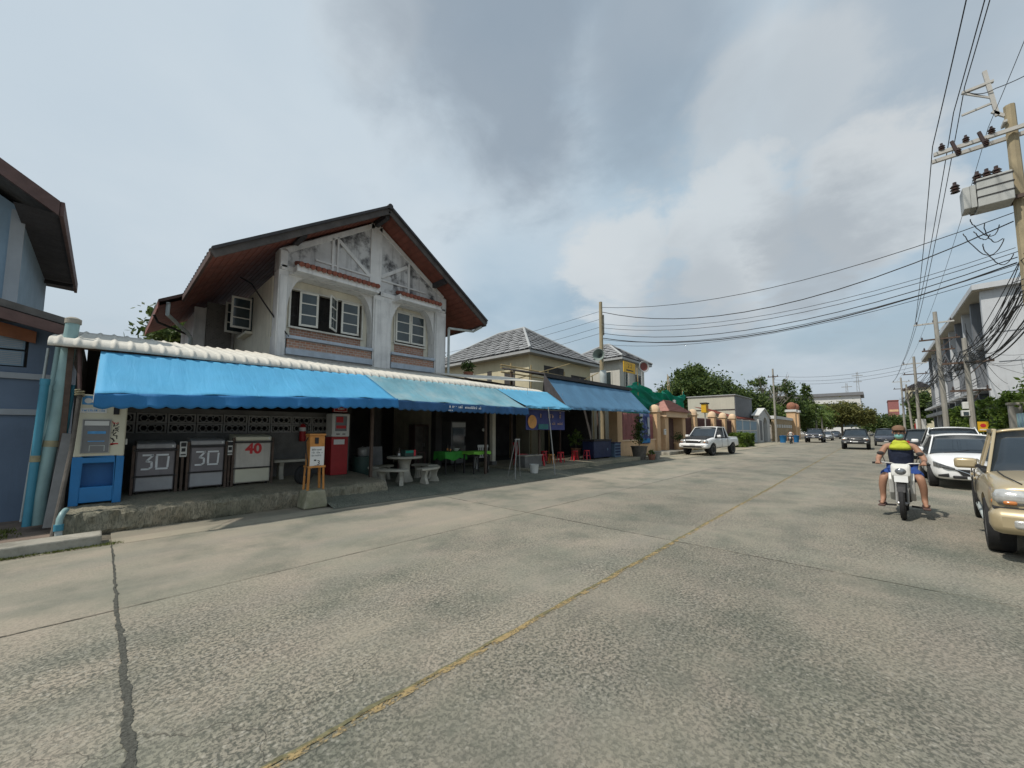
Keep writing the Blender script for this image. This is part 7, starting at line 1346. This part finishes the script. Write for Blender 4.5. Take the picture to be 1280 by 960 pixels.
nt0 = thing('green_netting', 'sagging green safety netting strung behind the peach wall', 'netting', (28.7, 11.55, 0)); q = MB((28.7, 11.55, 0))
tops = [(22.4, 4.3), (24.0, 4.6), (25.2, 4.95), (25.9, 4.8), (27.0, 4.55), (28.6, 4.4), (29.6, 4.7), (30.6, 4.85), (31.8, 4.35), (33.0, 4.5), (33.9, 4.95)]
def topz(x):
    for (a, za), (b, zb_) in zip(tops[:-1], tops[1:]):
        if a <= x <= b: u = (x - a) / (b - a); u = u * u * (3 - 2 * u); return za + (zb_ - za) * u
    return 4.5
def net(u, v):
    x = 22.4 + 11.5 * u; zt = topz(x); z = 2.5 + (zt - 2.5) * v; w_ = .24 * math.sin(x * 1.6 + 3 * math.sin(v * 5 + x * .7)) * math.sin(v * 8 + x) + .07 * math.sin(x * 5 + v * 15 + 2 * math.sin(x * 1.3)) + .03 * math.sin(v * 40 + x * 6); return (x, 11.6 + w_, z)
q.sheet(net, 120, 36, .006, (0, 1, 0)); q.build('net', 'net', nt0, smooth='all')
for x in (25.3, 29.8, 33.9): q = MB((28.7, 11.55, 0)); q.cyl((x, 11.75, 0), (x, 11.75, topz(x) + .05), .035, n=7); q.build('post', 'bamboo', nt0)
for x, dx in ((26.6, -.6), (31.6, .0), (32.3, -.45)): t = thing('bamboo_pole', 'thin bamboo pole standing up behind the green netting', 'pole', (x, 12.1, 0), 0, 'bamboo poles behind the netting'); q = MB(); q.cyl((0, 0, 0), (dx, 0, 6.2 + .2 * dx), .03, n=6); q.build('cane', 'bamboo', t)
fl_ = thing('flood_lamp', 'small white floodlight on a thin post before the green netting', 'lamp', (30.9, 11.4, 0)); q = MB(); q.cyl((0, 0, 0), (0, 0, 3.9), .025, n=7); q.build('post', 'galv', fl_); q = MB(); q.box(-.16, .16, -.12, .06, 3.75, 4.0); q.build('head', 'white_plastic', fl_, bevel=.02)
wt = thing('water_tank', 'grey ribbed water tank behind the pillars of the peach wall', 'tank', (37.2, 12.2, 0)); q = MB(); q.lathe([(0, 0), (1.0, 0)] + [(1.0 + .04 * (k % 2), .12 * k) for k in range(1, 22)] + [(.7, 2.75), (0, 2.9)], n=24); q.build('drum', 'steel_pipe', wt, smooth=True); q = MB(); q.cyl((0, 0, 2.85), (0, 0, 2.98), .25, n=14); q.build('lid', 'iron', wt)

# ------------------------------------------------------------------ buildings beyond
mk('beige_cladding', (0.46, 0.45, 0.37), 0.06, 1, 0.75, 0.1, streak=0.25, dcol=(0.3, 0.29, 0.24)); mk('grey_cladding', (0.17, 0.175, 0.185), 0.06, 1, 0.75, 0.1, streak=0.2); mk('maroon_roof', (0.20, 0.062, 0.045), 0.15, 3, 0.8, 0.3, 20); mk('gate_blue', (0.30, 0.38, 0.46), 0.06, 2, 0.5, 0.05, dirt=0.2); mk('stone_tan', (0.36, 0.27, 0.16), 0.25, 3, 0.9, 0.3, 20, dirt=0.4); mk('white_wall', (0.60, 0.60, 0.58), 0.06, 1, 0.8, 0.1, streak=0.2, dcol=(0.4, 0.4, 0.38))
bd = thing('cladded_shed', 'boxy beige clad building with a dark grey end behind the peach wall', 'building', (56, 14.8, 0)); B = lambda: MB((56, 14.8, 0))
q = B(); q.box(52, 60.8, 12.0, 17.4, 0, 5.85); q.build('hall', 'beige_cladding', bd, bevel=.03); q = B(); q.box(52.05, 60.8, 11.94, 11.998, 3.3, 5.75); q.build('end_cladding', 'grey_cladding', bd); q = B(); q.box(51.93, 51.999, 12.0, 17.4, 4.1, 4.18); q.box(51.93, 51.999, 14.6, 14.7, 2.0, 4.1); q.build('cladding_joint', 'iron', bd); q = B(); q.box(51.85, 60.9, 11.85, 17.5, 5.85, 5.95); q.build('roof_edge', 'roof_edge', bd)
gr = thing('car_port', 'maroon roofed car port above the pale blue gate', 'roof', (52.5, 12.5, 0)); B = lambda: MB((52.5, 12.5, 0)); q = B(); q.add([(46.9, 11.2, 3.0), (58.2, 11.2, 3.0), (58.2, 15, 4.3), (46.9, 15, 4.3)], [(0, 1, 2, 3)]); q.box(46.9, 58.2, 11.15, 11.25, 2.9, 3.02); q.build('sheet', 'maroon_roof', gr)
for k in range(22): q = B(); q.bar((47.1 + k * .52, 11.2, 3.03), (47.1 + k * .52, 15, 4.33), .05, .04); q.build('roll', 'maroon_roof', gr)
for x in (47.0, 58.1): q = B(); q.box(x - .08, x + .08, 11.3, 11.46, 0, 2.9); q.build('post', 'white_wall', gr)
ga = thing('sliding_gate', 'pale blue panelled gate between the peach wall and the white arch', 'gate', (52.4, 11.0, 0)); B = lambda: MB((52.4, 11.0, 0))
for k in range(3):
    x0 = 46.9 + k * 3.75; q = B(); q.box(x0 + .12, x0 + 3.6, 10.98, 11.04, .1, 1.5); q.build('panel', 'gate_blue', ga); q = B(); q.box(x0 + .12, x0 + 3.6, 10.99, 11.03, 1.66, 2.7); q.build('panel', 'pale_blue', ga)
    for xx in (x0, x0 + 3.65): q = B(); q.box(xx, xx + .1, 10.95, 11.05, 0.03, 2.85); q.build('frame', 'white_wall', ga)
    q = B(); q.box(x0 + .1, x0 + 3.65, 10.955, 11.045, 1.52, 1.64); q.box(x0 + .1, x0 + 3.65, 10.955, 11.045, 2.72, 2.82); q.build('rail', 'white_wall', ga)
wa = thing('white_arch', 'white gate porch with a pointed roof and an arched opening', 'gatehouse', (62.4, 11.0, 0)); B = lambda: MB((62.4, 11.0, 0)); arc = [(63.1 + 1.3 * math.cos(a), 2.4 + 1.0 * math.sin(a)) for a in [math.pi * k / 12 for k in range(13)]]
q = B(); q.prism([(59.0, 0), (61.8, 0)] + list(reversed([(p[0], p[1]) for p in arc])) + [(64.4, 0), (66.3, 0), (66.3, 3.4), (62.6, 4.5), (59.0, 3.6)], 10.9, 11.5); q.build('porch', 'white_wall', wa); q = B(); q.bar((58.7, 11.2, 3.55), (62.6, 11.2, 4.62), .9, .14); q.bar((62.6, 11.2, 4.62), (66.6, 11.2, 3.4), .9, .14); q.build('roof', 'white_wall', wa); q = B(); q.box(61.8, 64.4, 11.3, 11.36, 0, 3.3); q.build('gate_leaf', 'dark_glass', wa); q = B(); q.box(59.5, 60.7, 10.86, 10.898, .3, 2.9); q.build('side_panel', 'grey_cladding', wa)
sw2 = thing('stone_wall', 'tan stone garden wall with white coping beyond the white arch', 'wall', (75, 10.5, 0)); B = lambda: MB((75, 10.5, 0)); q = B(); q.box(67, 84, 10.4, 10.8, 0, 3.3); q.build('wall', 'stone_tan', sw2); q = B(); q.box(66.9, 84, 10.3, 10.9, 3.3, 3.75); q.build('coping', 'white_wall', sw2)
for k in range(7): q = B(); q.box(68 + k * 2.2, 69.3 + k * 2.2, 10.33, 10.398, 2.0, 2.5); q.build('panel', 'white_wall', sw2)
for x in (84.6, 88.5): q = B(); q.box(x - .8, x + .8, 9.9, 11.2, 0, 4.9); c_ = q.build('gate_column', 'peach', sw2); q = B(); q.box(x - 1, x + 1, 9.7, 11.4, 4.9, 5.3); q.build('capital', 'white_wall', c_); q = B(); q.ball((x, 10.5, 5.9), .75, 12); q.build('finial', 'terracotta', c_, smooth=True)
for (x, y, lb) in ((60.5, 8.6, 'blue plastic bin beside the slim pole'), (63.5, 7.6, 'blue plastic bin beyond the rider in white')):
    t = thing('blue_bin', lb, 'bin', (x, y, 0.012)); q = MB(); q.lathe([(0, 0), (.3, 0), (.4, .85), (.43, .88), (.3, .9), (0, .92)], n=16); q.build('drum', 'awning_valance', t, smooth=True); q = MB(); q.cyl((0, 0, .92), (0, 0, .98), .12, n=10); q.build('lid_knob', 'navy', t)
# far buildings closing the view
fb = thing('far_building', 'long white flat roofed building above the distant tree', 'building', (210, 12, 0)); q = MB((210, 12, 0)); q.box(205, 225, 3, 34, 0, 15.6); q.build('wall', 'white_wall', fb); q = MB((210, 12, 0)); q.box(204, 226, 2, 35, 15.6, 16.8); q.build('roof', 'grey_cladding', fb)
for k in range(3): q = MB((210, 12, 0)); q.box(204.9, 204.99, 4, 33, 3 + k * 4, 4.6 + k * 4); q.build('window', 'dark_glass', fb)
pb2 = thing('far_building', 'pink walled building far down the road', 'building', (205, -6, 0)); q = MB((205, -6, 0)); q.box(200, 212, -7.4, -4.6, 0, 12.5); q.build('wall', 'picket_pink', pb2); q = MB((205, -6, 0)); q.box(199.9, 199.99, -7.2, -4.8, 8.5, 9.3); q.box(199.9, 199.99, -7.2, -4.8, 4, 7.0); q.build('pale_band', 'peach', pb2); q = MB((205, -6, 0)); q.box(199.8, 212, -7.5, -4.5, 12.5, 12.8); q.build('roof', 'maroon_roof', pb2)
yh = thing('far_house', 'pale yellow house with a dark roof at the end of the townhouse row', 'house', (160, -10, 0)); q = MB((160, -10, 0)); q.box(155, 166, -12.4, -7.6, 0, 13.5); q.build('wall', 'cream_wall', yh); q = MB((160, -10, 0)); q.prism([(-12.9, 13.5), (-7.1, 13.5), (-10, 15.2)], 154.5, 166.5, 'x'); q.build('roof', 'roof_dark', yh)
for z in (8.5, 11): q = MB((160, -10, 0)); q.box(154.9, 154.99, -11.6, -10.6, z, z + 1.5); q.build('window', 'dark_glass', yh); q = MB((160, -10, 0)); q.box(154.9, 154.99, -9.6, -8.6, z, z + 1.5); q.build('window', 'dark_glass', yh)
for i, (x, y, h) in enumerate(((250, 4.2, 30), (252, 8.4, 25))):
    t = thing('antenna_mast', ('taller' if i == 0 else 'shorter') + ' thin lattice mast above the white building', 'mast', (x, y, 0), 0, 'masts on the skyline'); q = MB()
    for s in (-1, 1): q.bar((0, s * .9, 0), (0, s * .25, h), .18, .18)
    for k in range(14): z = h * k / 14; w_ = .9 - .65 * k / 14; q.bar((0, -w_, z), (0, w_, z + h / 14), .08, .08)
    q.build('lattice', 'galv', t); q = MB(); q.box(-.1, .1, -2, 2, h - 2, h - 1.7); q.build('cross_arm', 'galv', t); q = MB(); q.box(-.1, .1, -1.5, 1.5, h - 5, h - 4.7); q.build('cross_arm', 'galv', t)

# ------------------------------------------------------------------ townhouse row on the right
mk('th_white', (0.50, 0.52, 0.54), 0.06, 1, 0.8, 0.1, streak=0.3, dcol=(0.3, 0.3, 0.3)); mk('th_grey', (0.17, 0.185, 0.205), 0.08, 1, 0.8, 0.1, streak=0.3); mk('th_soffit', (0.42, 0.39, 0.32), 0.08, 1, 0.8, 0.1)
mk('louvre', (0.045, 0.05, 0.058), 0.15, 3, 0.5, 0.1)
TY = -7.0; UN = 4.1; NU = 10
for u in range(NU):
    x0 = 44.6 + u * UN; x1 = x0 + UN - .02; lab = 'end townhouse with a bare white side wall beside the hedge' if u == 0 else '%s townhouse in the louvred white row, counted from the hedge end' % ('first second third fourth fifth sixth seventh eighth ninth tenth'.split()[u])
    t = thing('townhouse', lab, 'townhouse', ((x0 + x1) / 2, TY - 5, 0), 0, None if u == 0 else 'townhouses in the row'); o = tuple(t.location); B = lambda: MB(o)
    q = B(); q.box(x0, x1, TY - 12, TY, 0.1, 12.1); q.build('wall', 'th_white', t)
    q = B(); q.box(x0 - (.5 if u == 0 else 0), x1 + .02, TY - 12.3, TY + 1.0, 12.1, 12.5); rf = q.build('roof_slab', 'th_white', t); q = B(); q.box(x0 - (.4 if u == 0 else 0), x1 + .02, TY - .1, TY + .95, 12.04, 12.098); q.build('soffit', 'th_soffit', rf)
    q = B(); q.box(x0, x0 + .45, TY, TY + .55, 0.1, 12.03); q.build('fin_wall', 'th_white' if u % 2 == 0 else 'th_grey', t)
    for z in (4.7, 8.3):
        q = B(); q.box(x0 + .45, x1, TY, TY + (1.1 if z < 5 else .5), z - .14, z + .1); q.build('balcony_slab', 'th_white', t)
        for k in range(7): q = B(); xx = x0 + .6 + k * .48; q.box(xx, xx + .40, TY + .03, TY + .07, z + .35, z + 3.0); q.build('louvre', 'louvre', t)
        q = B(); q.box(x0 + .5, x1, TY + .01, TY + .028, z + .2, z + 3.0); q.build('window', 'dark_glass', t)
        q = B()
        for k in range(3): q.box(x0 + .5, x1, TY + (.9 if z < 5 else .4), TY + (.93 if z < 5 else .43), z + .4 + k * .25, z + .44 + k * .25)
        q.build('railing', 'louvre', t)
    q = B(); q.box(x0 + .5, x1 - .05, TY + .01, TY + .03, .1, 3.6); q.build('carport_door', 'louvre', t)
    q = B(); q.box(x0 + .45, x1, TY, TY + 1.0, 3.5, 3.9); q.build('carport_beam', 'th_grey', t)
    if u == 0:
        for z in (2.2, 4.4, 6.6, 8.8): q = B(); q.box(44.57, 44.599, TY - 12, TY, z, z + .05); q.build('wall_joint', 'th_grey', t)
hg = thing('clipped_hedge', 'tall clipped green hedge before the townhouses', 'hedge', (37.5, -5.1, 0.12)); me = leaves_mesh('foliage', [(0, 0, 1.55, 9.6, .75, 1.5, 42000)], .10, 5, 40, True); me.materials.append(M['leaf_hedge']); place('foliage', me, hg); q = MB(); q.box(-9.5, 9.5, -.55, .55, 0, 2.85); q.build('dark_core', 'leaf_dark', hg)  # solid dark box added inside the hedge to darken gaps between leaves
for k in range(16): q = MB(); q.cyl((-9 + k * 1.2, rnd.uniform(-.3, .3), -.1), (-9 + k * 1.2, 0, 1.0), .04, n=6); q.build('stem', 'bark', hg)
h2 = thing('garden_bush', 'loose pale green bush beside the grey gate post', 'bush', (25.6, -5.6, 0.12)); me = leaves_mesh('foliage', [(0, 0, 3.0, 2.0, .9, .9, 9000), (1.2, -.3, 3.9, 1.0, .7, .7, 3000)], .11, 6); me.materials.append(M['leaf_hedge']); place('foliage', me, h2); q = MB(); q.tube([(0, 0, -.1), (.1, 0, 2.4)], [.12, .06], 7); q.build('stem', 'bark', h2)
gp_ = thing('gate_post', 'grey square gate post at the end of the clipped hedge', 'post', (27.4, -4.6, .12)); q = MB(); q.box(-.18, .18, -.18, .18, 0, 2.6); q.build('shaft', 'pole_grey', gp_, bevel=.02); q = MB(); q.box(-.22, .22, -.22, .22, 2.6, 2.7); q.build('cap', 'cast_concrete', gp_)
tg = thing('teal_gate', 'dull teal sheet gate beside the grey gate post', 'gate', (25.2, -4.6, .12)); q = MB(); q.box(-1.9, 1.95, -.03, .03, .1, 2.2); q.build('sheet', 'pale_blue', tg)
for k in range(9): q = MB(); q.box(-1.9 + k * .45, -1.85 + k * .45, .031, .06, .1, 2.2); q.build('stile', 'pvc_teal', tg)
for k, (x, lb, mt, w_, h) in enumerate(((70, 'white sign board standing on the far pavement', 'white_wall', .9, 2.9), (74, 'red sign board standing on the far pavement', 'red_paint', .7, 2.4))):
    t = thing('sign_board', lb, 'sign', (x, -4.4, .12)); q = MB(); q.box(-.05, .05, -w_ / 2, w_ / 2, .5, h); q.build('board', mt, t); q = MB(); q.cyl((0.08, -w_ / 3, 0), (0.08, -w_ / 3, h - .2), .03, n=6); q.cyl((0.08, w_ / 3, 0), (0.08, w_ / 3, h - .2), .03, n=6); q.build('leg', 'galv', t)

# ------------------------------------------------------------------ trees
tree('broad_tree', 'tall broad dark tree behind the beige clad building', 62, 19.5, 12, [(0, 0, 8.0, 4.2, 4.2, 2.8, 9000), (-2, 2.2, 6.6, 3, 3, 2.2, 4500), (1.5, -2.5, 7, 3, 2.6, 2.2, 4500), (0, 0.5, 10.2, 2.2, 2.2, 1.5, 3000)], .24, 'leaf_dark', 21, .35)
tree('broad_tree', 'dense green tree between the beige building and the sparse tree', 70, 16.4, 10, [(0, 0, 6.2, 4.2, 3.2, 2.6, 8000), (2, -2, 5.6, 3, 2.6, 2.4, 5000)], .24, 'leaf_dark', 22, .3)
tree('broad_tree', 'bright green tree top above the peach wall lantern', 74, 21.5, 10, [(0, 0, 6.5, 4, 3, 2.3, 6000), (-1, 2.5, 6, 3, 3, 2, 4000)], .25, 'leaf_mid', 23, .3)
tree('broad_tree', 'low leafy tree behind the white arch', 78, 13.6, 7, [(0, 0, 4.6, 3.6, 2.2, 2.0, 6500)], .22, 'leaf_mid', 24, .2)
tree('sparse_tree', 'sparse half bare tree reaching above the garden wall', 92, 14.8, 13, [(-1, 1.6, 11.0, 2.2, 1.8, 1.3, 700), (0, -1.8, 10.2, 2.2, 1.8, 1.4, 600), (1, .5, 8.2, 3.2, 2.6, 2, 900), (0, -3.2, 8.6, 2, 1.6, 1.4, 500)], .26, 'leaf_dark', 25, .3, 'pale_bark', 26)
tree('broad_tree', 'dark shady tree behind the stone garden wall', 96, 13.0, 8, [(0, 0, 5.4, 5, 3.2, 2.8, 8000), (3, -2.2, 5.0, 4, 2.6, 2.6, 6000)], .26, 'leaf_dark', 26, .3)
tree('cypress', 'narrow pointed cypress beside the sparse tree', 103, 10.2, 12.5, [(0, 0, 4.2, 1.7, 1.7, 3, 2500), (0, 0, 7.6, 1.3, 1.3, 2.6, 1800), (0, 0, 10.4, .8, .8, 1.9, 900)], .22, 'leaf_dark', 27, .2)
tree('broad_tree', 'round olive brown tree at the end of the road', 128, 5.6, 9, [(0, 0, 6.0, 4, 4.2, 2.6, 7000), (0, -3.4, 5.2, 3, 3, 2.2, 4000), (0, 3.4, 4.6, 3, 3, 2.4, 4000)], .30, 'leaf_olive', 28, .3)
tree('broad_tree', 'green tree in front of the white flat roofed building', 118, 9.8, 7.5, [(0, 0, 4.6, 3.5, 3.4, 2.4, 6000), (-2, 2.6, 4.2, 3, 2.4, 2.2, 4000)], .28, 'leaf_mid', 29, .25)
tree('broad_tree', 'dark tree top glimpsed over the left end of the shop roof', 3.6, 34, 10, [(0, 0, 8.4, 2.4, 2.4, 1.5, 3500)], .22, 'leaf_dark', 30, .25)
tree('broad_tree', 'green tree top between the gable house and the grey roof', 24.5, 38, 12, [(0, 0, 9.4, 3.4, 3.4, 2.2, 4500)], .28, 'leaf_mid', 31, .3)
tree('broad_tree', 'low dark tree mass closing the end of the road', 150, -1.5, 7, [(0, 0, 3.4, 3, 4.5, 2.6, 6000), (0, -4, 3.2, 3, 3, 2.4, 4000)], .32, 'leaf_dark', 33, .25)
tree('broad_tree', 'dark street tree between the townhouses and the yellow house', 100, -6.6, 9, [(0, 0, 5.6, 3, 1.8, 2.6, 5000)], .28, 'leaf_dark', 32, .25)
def palm(label, x, y, h, seed, n=15, L=2.6):
    t = thing('palm_tree', label, 'tree', (x, y, -.05), 0, TREES); r2 = random.Random(seed); q = MB(); q.tube([(0, 0, 0), (.1, .05, h * .5), (.15, .1, h)], [.2, .14, .12], 8); q.build('trunk', 'pale_bark', t, smooth=True)
    for k in range(n):
        a = 2 * math.pi * k / n + r2.uniform(-.15, .15); el = r2.uniform(-.1, 1.1); q = MB(); d = Vector((math.cos(a), math.sin(a), 0)); side = Vector((-math.sin(a), math.cos(a), 0)); prev = None
        for j in range(12):
            u = j / 11; p = Vector((.15, .1, h)) + d * L * u * math.cos(el * (1 - u * .6)) + Vector((0, 0, L * (math.sin(el) * u - .75 * u * u)))
            if prev is not None:
                for s in (-1, 1): tip = p + side * s * (.55 * math.sin(math.pi * min(1, u + .1)) + .1) + Vector((0, 0, -.28)); q.add([prev, p, tip], [(0, 1, 2)])
            prev = p
        q.build('frond', 'leaf_mid', t)
palm('palm tree with arching fronds beside the cypress', 100, 8.4, 6.6, 3); palm('shorter palm tree beside the olive brown tree', 110, 8.2, 5.0, 4)
# plants and pots at the end of the shop
def potted(label, x, y, z, pr, ph, pm_, blobs, size, mat, seed, cat='plant pot'):
    t = thing('potted_plant', label, cat, (x, y, z)); q = MB(); q.lathe([(0, 0), (pr * .7, 0), (pr, ph * .92), (pr * 1.08, ph * .93), (pr * 1.08, ph), (pr * .9, ph), (pr * .85, ph * .85), (0, ph * .85)], n=18); q.build('pot', pm_, t, smooth=True)
    if blobs: me = leaves_mesh('foliage', blobs, size, seed, 12); me.materials.append(M[mat]); place('foliage', me, t); q = MB(); b = blobs[0]; q.tube([(0, 0, ph * .8), (b[0], b[1], b[2])], [.025, .012], 6); q.build('stem', 'bark', t)
    return t
potted('tall shrub in a dark basket pot beside the peach wall', 20.1, 9.35, 0.0, .42, .75, 'old_wood', [(0, 0, 1.5, .35, .35, .6, 500), (0, 0, 2.0, .25, .25, .4, 200)], .07, 'leaf_dark', 41)
potted('pinkish terracotta pot with a small plant at the shop corner', 20.3, 8.75, 0.0, .2, .32, 'terracotta', [(0, 0, .42, .16, .16, .14, 150)], .05, 'leaf_mid', 42)
potted('grey green glazed pot beside the pinkish terracotta pot', 20.95, 8.75, 0.0, .2, .36, 'pole_grey', [], .05, 'leaf_mid', 43)
potted('green plant behind the navy chest', 16.6, 11.1, 0.2, .25, .5, 'terracotta', [(0, 0, 1.0, .35, .3, .4, 400)], .07, 'leaf_mid', 44)
potted('peach coloured jar with a bonsai inside the gate porch', 28.6, 10.35, .22, .3, .5, 'peach', [(0, 0, .95, .5, .4, .3, 350)], .06, 'leaf_dark', 45)
potted('dark tangled plant in a pot on the shop roof', 10.35, 12.2, 3.72, .2, .3, 'terracotta', [(0, 0, .55, .3, .25, .28, 350)], .06, 'leaf_dark', 46)
h3 = thing('low_hedge', 'low green hedge between the white pickup and the blue gate', 'hedge', (43.5, 9.6, 0.012)); me = leaves_mesh('foliage', [(0, 0, .65, 2.4, .7, .62, 8000)], .09, 47, 40, True); me.materials.append(M['leaf_hedge']); place('foliage', me, h3); q = MB(); q.box(-2.2, 2.2, -.5, .5, 0, 1.1); q.build('dark_core', 'leaf_dark', h3)  # solid core box added inside, its dark green showing through the leaves
pts = [(rnd.uniform(21, 47), 10.7 + rnd.gauss(0, .08), 0.012) for i in range(260)]
tufts('wall_weeds', pts, 'dry_grass', .14, 6, 'dry weeds along the foot of the peach wall', 'weeds', .06)
